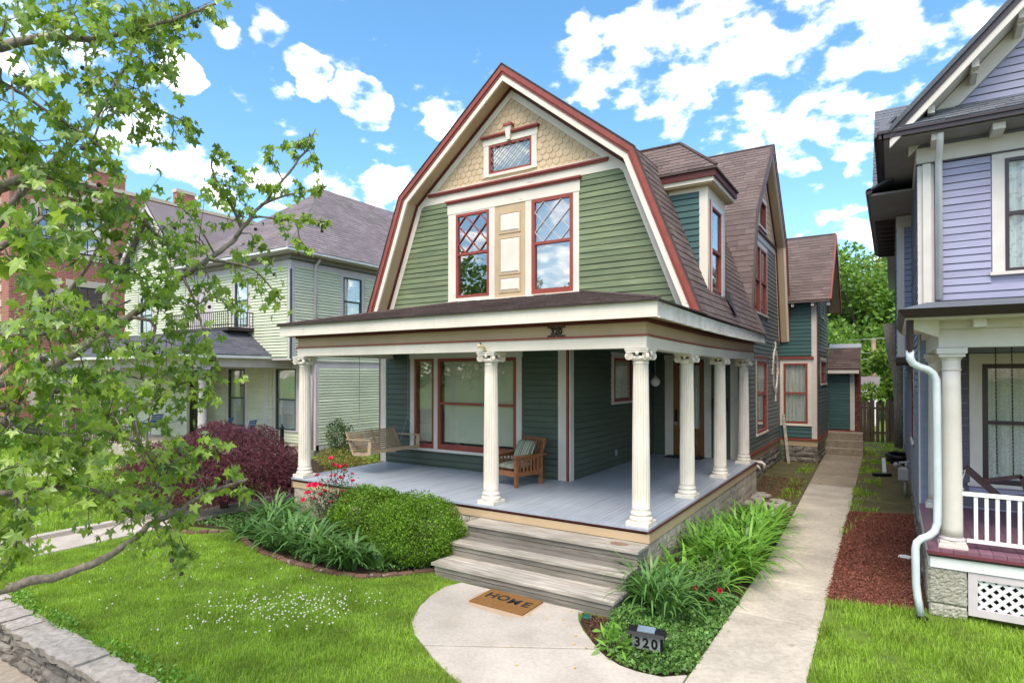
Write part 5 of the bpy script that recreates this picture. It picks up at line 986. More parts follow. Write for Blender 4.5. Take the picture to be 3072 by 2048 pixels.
for x in (-0.28, 0.28): a, b = bk(0), bk(1); MB().bar((x, a[0], a[1]), (x, b[0], b[1]), 0.04, 0.045, up=(0, 1, 0)).build('back_post', TEAK, ch, local=True)
a, b = bk(0.965), bk(0.05); MB().bar((-0.30, a[0], a[1]), (0.30, a[0], a[1]), 0.03, 0.06, up=(0, .3, .62)).build('back_rail', TEAK, ch, local=True); MB().bar((-0.26, b[0], b[1]), (0.26, b[0], b[1]), 0.03, 0.05, up=(0, .3, .62)).build('back_rail', TEAK, ch, local=True)
for k in range(7): x = -0.21 + k * 0.07; a, b = bk(0.06), bk(0.94); MB().bar((x, a[0], a[1]), (x, b[0], b[1]), 0.035, 0.014, up=(0, 1, 0)).build('back_slat', TEAK, ch, local=True)
def cushion(w, d, h, n=12):
    V = []; 
    for s_ in (1, -1):
        for i in range(n + 1):
            for j in range(n + 1):
                u, v = 2 * i / n - 1, 2 * j / n - 1; e = max(0, (1 - abs(u) ** 3.5) * (1 - abs(v) ** 3.5)) ** 0.5
                V.append((w / 2 * u * (1 - 0.05 * v * v), d / 2 * v * (1 - 0.05 * u * u), s_ * h / 2 * e))
    Fc = []; m = n + 1
    for s_ in range(2):
        for i in range(n):
            for j in range(n): k = s_ * m * m + i * m + j; Fc.append((k, k + m, k + m + 1, k + 1) if s_ == 0 else (k, k + 1, k + m + 1, k + m))
    return MB().add(V, Fc)
c1_ = cushion(0.56, 0.54, 0.13).build('seat_cushion', STRIPE, None, True, M=chm @ Matrix.Translation((0, -0.07, 0.365)) @ Matrix.Rotation(R(4), 4, 'X')); tag(c1_, 'flat striped seat cushion on the teak armchair', 'cushion')
c2_ = cushion(0.47, 0.46, 0.17).build('throw_pillow', STRIPE, None, True, M=chm @ Matrix.Translation((0.03, 0.16, 0.62)) @ Matrix.Rotation(R(62), 4, 'X')); tag(c2_, 'square striped pillow propped against the armchair back', 'pillow')
# pendant, plaque, fixtures, mat, mailbox
pd = thing('pendant_lamp', 'round white globe pendant lamp hanging before the front door', 'lamp', (-2.0, 6.03, 2.66))
MB().lathe([(0.012, -0.115), (0.05, -0.104), (0.085, -0.078), (0.108, -0.04), (0.115, 0.0), (0.108, 0.04), (0.085, 0.078), (0.05, 0.104), (0.03, 0.112)], (-2.0, 6.03, 2.77), 24).build('globe', mk('opal_glass', (0.8, 0.79, 0.76), None, scale=2, rough=0.2, bump=0), pd, True)
b_ = MB(); b_.lathe([(0.035, 0.105), (0.035, 0.14), (0.012, 0.15)], (-2.0, 6.03, 2.77), 12); b_.tube([(-2.0, 6.03, 2.9), (-2.0, 6.03, 3.46)], 0.005, 6); b_.build('stem', STEEL, pd)
nb_ = thing('house_number_plaque', 'black scrolled metal number 320 on the porch frieze', 'number plaque', (-1.475, 0.05, 3.5))
link('digits', text_mesh('320', 0.135, BLACK, 0.004, 'digits', 0.004), nb_, Matrix.Translation((-1.475, 0.048, 3.595)) @ Matrix.Rotation(R(90), 4, 'X'))
b_ = MB(); b_.box(-1.63, -1.32, 0.044, 0.052, 3.648, 3.657); b_.box(-1.63, -1.32, 0.044, 0.052, 3.532, 3.541); b_.build('bar', BLACK, nb_)
def spiral(c, r, turns, sx, sz, ph=0): return [(c[0] + sx * (r * (1 - 0.8 * t) * math.cos(ph + t * turns * 2 * math.pi)), 0.048, c[1] + sz * (r * (1 - 0.8 * t) * math.sin(ph + t * turns * 2 * math.pi))) for t in np.linspace(0, 1, 22)]
for sz, zc_ in ((1, 3.672), (-1, 3.517)):
    for sx in (1, -1):
        for off, r_ in ((0.035, 0.024), (0.09, 0.02), (0.135, 0.013)): MB().tube(spiral((-1.475 + sx * off, zc_), r_, 1.4, sx, sz, -1.3), 0.0038, 5).build('scroll', BLACK, nb_)
fx = thing('lamp_holder', 'cream empty lamp holder on the beam above the middle column', 'light fixture', (-2.80, 0.05, 3.36))
b_ = MB(); b_.lathe([(0.035, 0), (0.035, 0.012), (0.02, 0.02)], (-2.80, 0.045, 3.34), 12); b_.tube([(-2.80, 0.05, 3.37), (-2.80, -0.02, 3.40), (-2.83, -0.04, 3.42)], 0.02, 8); b_.tube([(-2.83, -0.04, 3.42), (-2.865, -0.07, 3.40)], [0.022, 0.03], 10); b_.build('holder', mk('cream_plastic', (0.66, 0.55, 0.30), None, scale=6, bump=0), fx)
MB().tube([(-2.82, -0.035, 3.43), (-2.85, -0.03, 3.475)], [0.012, 0.006], 6).build('cap', BLACK, fx)
mb_ = thing('mailbox', 'black wall mailbox between the front door and the corner', 'mailbox', (-0.84, 7.5, 2.0))
MB().bbox(-1.0, -0.66, 7.44, 7.565, 2.02, 2.32, 0.02).build('box', BLACK, mb_); MB().box(-1.02, -0.64, 7.42, 7.565, 2.32, 2.35).build('lid', BLACK, mb_)
tag(MB().bbox(-2.15, -1.2, 7.05, 7.5, 0.823, 0.836, 0.004).build('entrance_mat', mk('dark_grey_mat', (0.05, 0.048, 0.05), None, scale=60, rough=1, bump=0.5, rnd=0)), 'dark grey mat lying before the oak front door', 'mat')
sp_ = thing('sprinkler_head', 'small green sprinkler cap in the soil beside the steps', 'sprinkler', (-0.30, -1.33, 0.0))
MB().lathe([(0.06, 0.0), (0.06, 0.03), (0.045, 0.04), (0.02, 0.035)], (-0.30, -1.36, 0.0), 16).build('cap', mk('green_plastic', (0.01, 0.11, 0.08), None, scale=5, bump=0, rough=0.4), sp_)
pk = thing('leaning_board', 'grey wooden board leaning on the bay by the window', 'board', (-0.1, 13.75, 0.0))
MB().bar((-0.08, 13.60, 0.0), (-0.30, 14.02, 1.60), 0.05, 0.09, up=(1, 0, 0)).build('board', GREYWOOD, pk)
# ------------------------------------------------------------ edging and the stone wall by the sidewalk
def edging(name, label, pts, group):
    e = thing(name, label, 'edging', (*pts[len(pts) // 2], 0)); 
    for a, b in zip(pts[:-1], pts[1:]):
        a, b = Vector((*a, 0)), Vector((*b, 0)); n = max(1, round((b - a).length / 0.21)); ang = math.atan2(b.y - a.y, b.x - a.x)
        for k in range(n):
            c = a.lerp(b, (k + 0.5) / n); l = (b - a).length / n / 2 - 0.006
            MB().bbox(-l, l, -0.05, 0.05, -0.02, 0.055 + random.uniform(-0.018, 0.018), 0.012).build('brick', BRICKE, e, M=Matrix.Translation(c) @ Matrix.Rotation(ang + random.uniform(-.05, .05), 4, 'Z') @ Matrix.Rotation(random.uniform(-.06, .06), 4, 'X'))
edging('brick_edging', 'low brick edging curving along the lily bed left of the steps', [(-7.45, -1.32), (-6.95, -1.56), (-6.48, -1.74), (-5.72, -1.91), (-4.91, -1.98), (-4.3, -1.94), (-3.77, -1.85), (-3.42, -1.66), (-3.16, -1.27), (-2.95, -1.05)], None)
edging('brick_edging', 'low brick edging in front of the purple maple', [(-9.2, -2.0), (-8.6, -1.95), (-8.0, -1.78), (-7.6, -1.4)], None)
rwl = thing('stone_retaining_wall', 'dry-laid limestone retaining wall with flat cap stones along the lawn', 'stone wall', (-5, -5.15, -0.42))
FW = Face('x', -5.21, -1)
stc = MB().box(-9.6, 1.0, -5.15, -5.05, -0.42, -0.05).build('core', SOIL, rwl)
zs = [-0.42, -0.30, -0.20, -0.115, -0.035]
for a, b in zip(zs[:-1], zs[1:]):
    x = -9.6 - random.random() * 0.3
    while x < 1.0:
        w = random.uniform(0.22, 0.62); rock(FW, x + 0.006, x + w - 0.006, a + 0.004, b - 0.004, -0.12, random.uniform(-0.015, 0.05)).build('stone', STONE, rwl); x += w
x = -9.6
while x < 1.0:
    w = random.uniform(0.30, 0.55) if random.random() < 0.75 else random.uniform(0.6, 0.9); dz = random.uniform(-0.012, 0.014); yb = -4.93 + random.uniform(-0.05, 0.05); yf = -5.285 + random.uniform(-0.02, 0.03)
    mb = MB(); nx, ny = max(3, int(w / 0.08)), 5; V = []
    for i in range(nx + 1):
        for j in range(ny + 1):
            e = i in (0, nx) or j in (0, ny); px = x + 0.012 + (w - 0.024) * i / nx; py = yf + (yb - yf) * j / ny
            if j == 0: py += random.uniform(-0.018, 0.018)
            if j == ny: py += random.uniform(-0.02, 0.02)
            V.append((px, py, 0.058 + dz + (random.uniform(-0.004, 0.004) - (0.012 if e else 0))))
    Fc = [(i * (ny + 1) + j, (i + 1) * (ny + 1) + j, (i + 1) * (ny + 1) + j + 1, i * (ny + 1) + j + 1) for i in range(nx) for j in range(ny)]
    rim = [i * (ny + 1) for i in range(nx + 1)] + [nx * (ny + 1) + j for j in range(1, ny + 1)] + [i * (ny + 1) + ny for i in range(nx - 1, -1, -1)] + [j for j in range(ny - 1, 0, -1)]
    k = len(V); V += [(V[r_][0] + random.uniform(-.004, .004), V[r_][1] + (0.02 if V[r_][1] < -5.2 else 0), -0.035 + random.uniform(-0.006, 0.004)) for r_ in rim]; m = len(rim)
    Fc += [(rim[i], rim[(i + 1) % m], k + (i + 1) % m, k + i) for i in range(m)] + [tuple(k + i for i in range(m))[::-1]]
    mb.add(V, Fc).build('cap_stone', CAPST, rwl); x += w
fs = thing('flagstone_pile', 'loose pale flagstones lying at the end of the porch bed', 'stones', (0.3, 6.6, 0))
for (x, y) in ((0.0, 6.4), (0.15, 6.9), (0.05, 7.6), (0.43, 6.45), (0.63, 6.35), (0.57, 6.95), (0.3, 6.2), (0.75, 6.7), (-0.05, 7.2), (0.2, 7.4)):
    n = 7; pts = [(0.17 * random.uniform(.7, 1.1) * math.cos(2 * math.pi * k / n), 0.2 * random.uniform(.7, 1.1) * math.sin(2 * math.pi * k / n)) for k in range(n)]
    MB().prism(pts, lambda u, v: (u, v, 0), lambda u, v: (u * .95, v * .95, 0.05)).build('stone', CAPST, fs, M=Matrix.Translation((x, y, 0.01)) @ Matrix.Rotation(random.uniform(0, 6), 4, 'Z') @ Matrix.Rotation(random.uniform(-.1, .1), 4, 'X'))
# ------------------------------------------------------------ planting
def leaves(P, D, S, W=0.5, curl=0.25, up=None):
    """rhombic leaves: P base points, D directions, S lengths -> vertices, quads"""
    n = len(P); D = D / np.linalg.norm(D, axis=1, keepdims=True); r = rng.normal(size=(n, 3)); T = np.cross(D, r); T /= np.linalg.norm(T, axis=1, keepdims=True) + 1e-9; Nn = np.cross(T, D)
    S = S[:, None]; V = np.empty((n, 4, 3)); V[:, 0] = P; V[:, 1] = P + D * S * 0.5 + T * S * W * 0.5 + Nn * S * curl * 0.3; V[:, 2] = P + D * S - Nn * S * curl * 0.4; V[:, 3] = P + D * S * 0.5 - T * S * W * 0.5 + Nn * S * curl * 0.3
    return V.reshape(-1, 3), np.arange(n * 4).reshape(n, 4)
def lumpy(u, seed):
    r_ = np.random.default_rng(seed); K = r_.normal(size=(9, 3)) * 2.6; ph = r_.uniform(0, 6.28, 9); return sum(np.sin(u @ K[i] + ph[i]) for i in range(9)) / 9
def ell_points(n, c, r, seed, lo=0.72, hi=1.02, zmin=-0.9, amp=0.16):
    u = rng.normal(size=(int(n * 1.6), 3)); u /= np.linalg.norm(u, axis=1, keepdims=True); u = u[u[:, 2] > zmin][:n]
    f = (lo + (hi - lo) * rng.random(len(u)) ** 0.6) * (1 + amp * lumpy(u * 1.6, seed)); return np.array(c) + u * np.array(r) * f[:, None], u
def shrub(name, label, cat, c, r, n, size, mat, seed, core=BARK2, zmin=-0.85, amp=0.16, W=0.6, droop=0.0, lo=0.72, group=None):
    o = thing(name, label, cat, (c[0], c[1], 0), 0, group)
    P, u = ell_points(n, c, r, seed, lo, 1.04, zmin, amp); P = P[P[:, 2] > 0.02]; u = u[:len(P)]
    d = u + rng.normal(size=u.shape) * 0.7; d[:, 2] += 0.25 - droop
    V, Fq = leaves(P, d, size * rng.uniform(0.6, 1.3, len(P)), W); fo = link('foliage', np_mesh('foliage', V, Fq, mat), o); fo['kind'] = 'stuff'
    b_ = MB()
    for k in range(9):
        a = 2 * math.pi * k / 9; b_.tube([(c[0] + 0.05 * math.cos(a), c[1] + 0.05 * math.sin(a), 0), (c[0] + r[0] * .35 * math.cos(a), c[1] + r[1] * .35 * math.sin(a), c[2] * 0.8), (c[0] + r[0] * .7 * math.cos(a), c[1] + r[1] * .7 * math.sin(a), c[2] + r[2] * .35)], [0.02, 0.012, 0.005], 5)
    b_.build('stems', core, o)
    return o
shrub('boxwood_shrub', 'rounded bright green boxwood beside the roses', 'shrub', (-4.80, -0.40, 0.44), (0.92, 0.58, 0.54), 25000, 0.032, LEAFB, 1, lo=0.66, amp=0.24, W=.7)
shrub('boxwood_shrub', 'rounded bright green boxwood next to the wooden steps', 'shrub', (-3.50, -0.76, 0.44), (0.80, 0.62, 0.56), 26000, 0.032, LEAFB, 2, lo=0.66, amp=0.24, W=.7)
ORD = ['first','second','third','fourth','fifth','sixth','seventh','eighth','ninth','tenth','eleventh','twelfth','thirteenth','fourteenth','fifteenth','sixteenth','seventeenth']
def lily(label, x, y, n, L, mat, seed, spread=0.12, w=0.034):
    r_ = np.random.default_rng(seed); o = thing('daylily_clump', label, 'plant', (x, y, 0), 0, 'daylily clumps'); S = 7
    az = r_.uniform(0, 2 * math.pi, n); rad = spread * np.sqrt(r_.random(n)); bx = x + rad * np.cos(az); by = y + rad * np.sin(az); az = az + r_.normal(size=n) * 0.5
    Ls = L * r_.uniform(0.6, 1.15, n); a0 = np.radians(r_.uniform(6, 48, n)); a1 = np.radians(r_.uniform(95, 165, n)); ww = w * r_.uniform(0.7, 1.2, n)
    px, pz = np.zeros(n), np.zeros(n); V = np.empty((n, S + 1, 2, 3)); tw = np.radians(r_.uniform(-30, 30, n))
    for k in range(S + 1):
        t = k / S; wid = ww * (1 - t ** 2.2) * (0.7 + 0.6 * min(t * 3, 1)) * 0.6 + 0.0015
        X = bx + px * np.cos(az); Y = by + px * np.sin(az); Z = 0.01 + pz; tx, ty = -np.sin(az + tw * t), np.cos(az + tw * t)
        V[:, k, 0] = np.stack([X + tx * wid, Y + ty * wid, Z], 1); V[:, k, 1] = np.stack([X - tx * wid, Y - ty * wid, Z - 0.15 * wid], 1)
        a = a0 + (a1 - a0) * t ** 1.5; px = px + Ls / S * np.sin(a); pz = np.maximum(pz + Ls / S * np.cos(a), 0.01)
    idx = np.arange(n * (S + 1) * 2).reshape(n, S + 1, 2); Fq = np.stack([idx[:, :-1, 0], idx[:, 1:, 0], idx[:, 1:, 1], idx[:, :-1, 1]], -1).reshape(-1, 4)
    link('blades', np_mesh('blades', V.reshape(-1, 3), Fq, mat), o)['kind'] = 'stuff'
    return o
LL = [(-7.35, -0.55, 90, .75), (-7.0, -0.75, 80, .7), (-6.55, -0.62, 80, .7), (-6.95, -1.35, 70, .6), (-6.55, -1.3, 80, .62), (-6.15, -1.05, 80, .65), (-5.95, -1.48, 80, .6), (-5.55, -1.45, 80, .66), (-5.6, -1.0, 70, .65), (-5.15, -1.42, 90, .66), (-4.78, -1.5, 80, .6), (-4.45, -1.5, 90, .6), (-4.1, -1.48, 80, .55), (-3.75, -1.28, 70, .5)]
for i, (x, y, n, L) in enumerate(LL): lily('%s daylily clump from the maple in the bed before the boxwoods' % ORD[i], x, y - 0.12, int(n * .75), L * 1.25, LEAFL, 50 + i)
LR = [(0.32, 1.35, 90, .85, 1), (0.62, 1.0, 100, .9, 1), (0.88, 0.95, 100, .85, 1), (0.45, 2.0, 100, .85, 1), (0.80, 2.2, 110, .9, 1), (0.92, 1.6, 110, .9, 1), (0.88, 2.9, 100, .85, 1), (0.55, 3.1, 90, .8, 1), (0.62, 3.9, 90, .75, 1), (0.85, 4.3, 70, .7, 1), (0.3, 2.7, 70, .75, 1), (0.25, -0.65, 80, .8, 0), (0.50, -0.80, 80, .75, 0), (0.12, -0.30, 70, .75, 0), (0.62, -0.40, 60, .7, 0), (0.38, 0.35, 70, .7, 1), (0.78, 0.30, 60, .65, 1)]
LR.sort(key=lambda q: q[1])
for i, (x, y, n, L, k) in enumerate(LR): lily('%s daylily clump back from the address marker along the walk' % ORD[i], x, y, int(n * .85), L * 1.05, LEAFL2 if k else LEAFL, 90 + i, 0.13, 0.032)
# ground cover
def cover(name, label, poly, n, size, h, mat, seed):
    r_ = np.random.default_rng(seed); xs = [p[0] for p in poly]; ys = [p[1] for p in poly]; X = r_.uniform(min(xs), max(xs), n * 3); Y = r_.uniform(min(ys), max(ys), n * 3); k = inpoly(X, Y, poly); X, Y = X[k][:n], Y[k][:n]
    hh = h * (0.55 + 0.45 * np.sin(X * 5.1 + 1) * np.sin(Y * 4.3)); P = np.stack([X, Y, 0.012 + np.maximum(hh, 0.02) * r_.random(len(X))], 1); d = r_.normal(size=P.shape); d[:, 2] = np.abs(d[:, 2]) * 0.5 + 0.1
    V, Fq = leaves(P, d, size * r_.uniform(.6, 1.3, len(P)), 0.7, 0.3); o = link(name, np_mesh(name, V, Fq, mat)); tag(o, label, 'ground cover', kind='stuff'); return o
cover('ground_cover', 'low leafy ground cover round the address marker', [(0.05, 0.2), (-0.05, -1.2), (0.1, -1.75), (0.35, -2.12), (0.52, -2.25), (0.92, -2.25), (1.14, -2.05), (1.14, 0.2)], 11000, 0.045, 0.11, LEAFG, 4)
cover('ground_cover', 'low dark ground cover along the porch foundation', [(0.04, 6.0), (0.04, 0.2), (0.5, 0.2), (1.1, 3.2), (0.9, 5.2), (0.5, 5.8)], 6000, 0.045, 0.2, LEAFG, 5)
cover('ground_cover', 'sparse dark ground cover below the boxwoods and lilies', [(-8.6, -1.5), (-7.6, -1.2), (-6.5, -1.62), (-4.9, -1.85), (-3.5, -1.5), (-2.95, -0.95), (-2.95, -0.1), (-8.6, 0.1)], 8000, 0.045, 0.14, LEAFG, 6)
for nm, poly, n, mat, lab in (('leaf_litter', [(-0.42, -1.27), (0.05, -1.25), (0.05, -1.95), (-0.1, -1.72)], 700, BCHIPS, 'brown leaf litter beside the steps'), ('leaf_litter', [(0.0, 7.0), (0.9, 7.0), (0.75, 10.5), (-0.35, 10.5)], 2500, BCHIPS, 'brown leaf litter behind the porch'), ('bark_chips', MUL, 15000, CHIPS, 'red bark chips over the mulch bed')):
    r_ = np.random.default_rng(len(poly) + n); xs = [p[0] for p in poly]; ys = [p[1] for p in poly]; X = r_.uniform(min(xs), max(xs), n * 2); Y = r_.uniform(min(ys), max(ys), n * 2); k = inpoly(X, Y, poly); P = np.stack([X[k], Y[k], 0.014 + 0.02 * r_.random(k.sum())], 1)
    d = r_.normal(size=P.shape); d[:, 2] *= 0.25; V, Fq = leaves(P, d, r_.uniform(0.015, 0.04, len(P)), 0.55, 0.2); tag(link(nm, np_mesh(nm, V, Fq, mat)), lab, 'litter', kind='stuff')
cover('lawn_weeds', 'broad-leaved weeds growing along the stone wall caps', [(-8.8, -4.97), (-2.4, -4.97), (-2.4, -4.7), (-5, -4.78), (-8.8, -4.6)], 1700, 0.04, 0.07, LEAFL2, 8)
# rose bushes
def rose_mesh(mat, s):
    V = []; Fc = []
    for ring, (m, r0, tilt) in enumerate(((5, 0.9, 0.5), (5, 0.65, 0.9), (4, 0.4, 1.25))):
        for k in range(m):
            a = 2 * math.pi * (k + 0.37 * ring) / m; d = Vector((math.cos(a), math.sin(a), 0)); t = Vector((-d.y, d.x, 0)); z = Vector((0, 0, 1)); b0 = len(V)
            rad = d * math.cos(tilt) + z * math.sin(tilt)
            V += [tuple(Vector((0, 0, 0)) * s), tuple((rad * r0 * .55 + t * .42 * r0) * s), tuple((rad * r0 + t * .25 * r0) * s), tuple((rad * r0 - t * .25 * r0) * s), tuple((rad * r0 * .55 - t * .42 * r0) * s)]; Fc.append((b0, b0 + 1, b0 + 2, b0 + 3, b0 + 4))
    me = bpy.data.meshes.new('flower'); me.from_pydata(V, [], Fc); me.materials.append(mat); me.update(); return me
ROSES = [(-6.01,-0.86,0.94),(-5.89,-0.79,1.12),(-6.09,-0.54,0.98),(-6.14,-0.64,0.91),(-5.73,-0.86,0.98),(-5.73,-0.7,1.02),(-5.66,-0.68,1.12),(-5.43,-0.83,1.36),(-5.61,-0.57,1.28),(-5.11,-0.85,1.37),(-5.26,-0.72,1.26),(-5.42,-0.67,1.11),(-5.52,-0.71,1.03),(-5.17,-0.64,1.2),(-5.22,-0.57,1.06),(-5.58,-0.47,1.11),(-5.72,-0.77,0.86),(-6.34,-0.61,0.73),(-6.54,-0.59,0.58),(-6.11,-0.77,0.69),(-5.84,-0.9,0.73),(-6.08,-0.46,0.57),(-5.56,-0.77,0.68),(-5.39,-0.76,0.81),(-5.67,-0.5,0.57),(-5.31,-0.64,0.71),(-5.36,-0.69,0.88),(-5.51,-0.55,0.58),(-5.42,-0.89,1.48),(-5.65,-0.58,1.12),(-5.9,-0.73,0.76),(-6.1,-0.86,0.81)]
rb = thing('rose_bush', 'leggy rose bush full of crimson flowers beside the boxwood', 'rose bush', (-5.8, -0.6, 0))
rm = rose_mesh(PETAL, 0.066); b_ = MB(); LP = []; LD = []
for (x, y, z) in ROSES:
    link('flower', rm, rb, Matrix.Translation((x, y, z)) @ Matrix.Rotation(random.uniform(0, 6), 4, 'Z') @ Matrix.Rotation(random.uniform(.2, 1.1), 4, 'X') @ Matrix.Scale(random.uniform(.75, 1.2), 4))
    base = Vector((-5.75 + random.uniform(-.15, .15), -0.55 + random.uniform(-.1, .1), 0)); tip = Vector((x, y, z)); mid = base.lerp(tip, 0.5) + Vector((random.uniform(-.05, .05), random.uniform(-.05, .05), 0.1))
    b_.tube([base, mid, tip], [0.009, 0.006, 0.003], 5)
    for k in range(34):
        t = random.uniform(0.35, 1.0); p = base.lerp(mid, t * 2) if t < .5 else mid.lerp(tip, t * 2 - 1); LP.append(p + Vector((random.gauss(0, .06), random.gauss(0, .06), random.gauss(0, .05)))); LD.append((random.gauss(0, 1), random.gauss(0, 1), random.gauss(0, .6)))
b_.build('stems', LEAFR, rb); V, Fq = leaves(np.array([tuple(p) for p in LP]), np.array(LD), rng.uniform(.03, .055, len(LP)), 0.6); link('foliage', np_mesh('foliage', V, Fq, LEAFR), rb)['kind'] = 'stuff'
rb2 = thing('rose_bush', 'small rose bush with three dark red flowers near the walk', 'rose bush', (0.85, -0.25, 0))
rm2 = rose_mesh(mkleaf('dark_red_petal', (0.30, 0.012, 0.02), (0.42, 0.02, 0.03), 0.2, 0.5, 0.1), 0.042); LP = []; LD = []; b_ = MB()
for (x, y, z) in ((1.06, -0.50, 0.34), (0.98, -0.60, 0.26), (0.80, -0.62, 0.36)): link('flower', rm2, rb2, Matrix.Translation((x, y, z)) @ Matrix.Rotation(0.9, 4, 'X')); b_.tube([(0.8, -0.2, 0), (x, y, z)], 0.004, 5)
for k in range(14):
    tip = Vector((0.85 + random.uniform(-.3, .3), -0.15 + random.uniform(-.3, .4), random.uniform(.3, .75))); b_.tube([(0.82, -0.15, 0), tip], [0.006, 0.002], 5)
    for q in range(40): LP.append(Vector((0.82, -0.15, 0)).lerp(tip, random.uniform(.3, 1)) + Vector((random.gauss(0, .05), random.gauss(0, .05), random.gauss(0, .04)))); LD.append((random.gauss(0, 1), random.gauss(0, 1), random.gauss(0, .6)))
b_.build('stems', LEAFR, rb2); V, Fq = leaves(np.array([tuple(p) for p in LP]), np.array(LD), rng.uniform(.03, .05, len(LP)), 0.6); link('foliage', np_mesh('foliage', V, Fq, LEAFR), rb2)['kind'] = 'stuff'
# laceleaf maple: weeping dome of finely cut leaves
mp = thing('japanese_maple', 'weeping dark red laceleaf maple left of the porch', 'tree', (-9.5, -0.35, 0))
def lace_leaves(c, r, n, seed):
    P, u = ell_points(n, c, r, seed, 0.62, 1.03, -0.35, 0.22); k = P[:, 2] > 0.12; P, u = P[k], u[k]
    d = u * np.array([1, 1, 0.15]) + rng.normal(size=u.shape) * 0.35; d[:, 2] -= 0.75; d /= np.linalg.norm(d, axis=1, keepdims=True)
    V = []; Fq = []; off = 0
    for a in (-0.6, -0.2, 0.2, 0.6):
        side = np.cross(d, rng.normal(size=d.shape)); side /= np.linalg.norm(side, axis=1, keepdims=True) + 1e-9
        v, f = leaves(P, d + side * a, 0.078 * rng.uniform(.6, 1.3, len(P)), 0.12, 0.2); V.append(v); Fq.append(f + off); off += len(v)
    return np.concatenate(V), np.concatenate(Fq)
Vs = []; Fs = []; off = 0
for c, r, n, s in (((-9.6, -0.25, 0.75), (1.65, 1.4, 1.12), 17000, 21), ((-10.2, -1.0, 0.6), (1.7, 0.95, 0.85), 11000, 22), ((-8.75, -0.15, 0.62), (0.85, 0.95, 0.74), 6500, 23)):
    v, f = lace_leaves(c, r, n, s); Vs.append(v); Fs.append(f + off); off += len(v)
link('crown', np_mesh('crown', np.concatenate(Vs), np.concatenate(Fs), LEAFM), mp)['kind'] = 'stuff'
b_ = MB(); b_.tube([(-9.5, -0.35, 0), (-9.45, -0.4, 0.35), (-9.6, -0.3, 0.75)], [0.09, 0.075, 0.05], 8)
for k in range(14):
    a = 2 * math.pi * k / 14; b_.tube([(-9.5, -0.35, 0.55), (-9.5 + .5 * math.cos(a), -0.35 + .45 * math.sin(a), 1.15), (-9.5 + 1.1 * math.cos(a), -0.35 + 0.95 * math.sin(a), 1.1), (-9.5 + 1.4 * math.cos(a), -0.35 + 1.2 * math.sin(a), 0.6)], [0.035, 0.025, 0.015, 0.006], 6)
b_.build('trunk', BARK2, mp, True)
# shrubs between the two houses
for i, (x, y, r_, h, lab) in enumerate(((-10.6, 4.3, .8, .45, 'low yellow-green spirea nearest the porch end'), (-11.7, 4.9, .85, .5, 'low yellow-green spirea in the middle of the side bed'), (-12.6, 5.6, .8, .45, 'low yellow-green spirea close to the mint green wall'), (-10.3, 5.7, .8, .55, 'low yellow-green spirea behind the swing'), (-9.3, 4.9, .7, .6, 'low yellow-green spirea against the porch corner'))):
    shrub('spirea_shrub', lab, 'shrub', (x, y, h * .5), (r_, r_ * .8, h * .75), 2600, 0.06, LEAFY if i != 3 else LEAFB, 30 + i, amp=0.3, lo=0.4, group='spireas between the houses')
rs = shrub('climbing_rose', 'upright green climbing rose on a thin wire obelisk', 'shrub', (-12.3, 5.3, 0.85), (0.42, 0.42, 0.62), 1800, 0.065, LEAFR, 40, amp=0.4, lo=0.3, zmin=-1)
b_ = MB()
for k in range(4): a = math.pi / 2 * k + .4; b_.tube([(-11.75 + .22 * math.cos(a), 5.3 + .22 * math.sin(a), 0), (-11.75 + .2 * math.cos(a), 5.3 + .2 * math.sin(a), 1.0), (-11.75, 5.3, 1.35)], 0.007, 5)
tag(b_.build('wire_obelisk', BLACK), 'thin black wire plant obelisk in the side bed', 'plant support')
# ------------------------------------------------------------ lavender house on the right
PH = thing('lavender_house', 'lavender clapboard house with columned porch at the right edge', 'house', (6.0, 8.0, 0))
PX, PY = 3.2, 3.9; TAUPE = mk('taupe_soffit_paint', (0.27, 0.25, 0.23), None, scale=4)
F1 = Face('x', PY, -1); F2 = Face('y', PX, -1)
fwall = backing('front_wall', PH, F1, PX, 9.0, [0.82, 6.7], PURPLE, [(4.05, 5.5, 1.32, 3.07), (4.30, 5.6, 4.55, 6.25)])
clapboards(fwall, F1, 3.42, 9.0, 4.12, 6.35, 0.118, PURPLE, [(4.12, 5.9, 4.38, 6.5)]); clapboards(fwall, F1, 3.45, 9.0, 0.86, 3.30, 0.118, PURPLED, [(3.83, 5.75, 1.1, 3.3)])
swall = backing('left_wall', PH, F2, PY, 22.0, [0.45, 6.7], BLUEGR, [(6.5, 7.4, 1.6, 3.2)]); clapboards(swall, F2, PY + 0.02, 9.0, 0.5, 6.6, 0.118, BLUEGR, [(6.38, 7.52, 1.5, 3.32), (7.5, 12.0, 3.4, 6.7)], maxlen=9); clapboards(swall, F2, 9.0, 21.9, 0.5, 3.9, 0.118, BLUEGR, [], maxlen=15)
casing(PH, F2, 6.5, 7.4, 1.6, 3.2, 0.11, BEIGE); window(PH, F2, 6.5, 7.4, 1.6, 3.2, DKRED, 0.05, 2.4, GLASS, (SHEER, 0.02, 5))
b_ = MB(); F1.box(b_, PX - 0.02, 3.40, 0, 0.03, 4.08, 6.38); F2.box(b_, PY + .002, PY + 0.18, 0, 0.02, 0.5, 6.4); b_.build('corner_board', BEIGE, PH)
b_ = MB(); F1.box(b_, PX - 0.03, 9.0, 0, 0.045, 6.38, 6.64); F2.box(b_, PY, 12, 0, 0.04, 6.45, 6.66); b_.build('frieze_board', BEIGE, PH)
part_box('frieze_moulding', MAROON, PH, F1, PX - 0.04, 9.0, 0, 0.06, 6.36, 6.385)
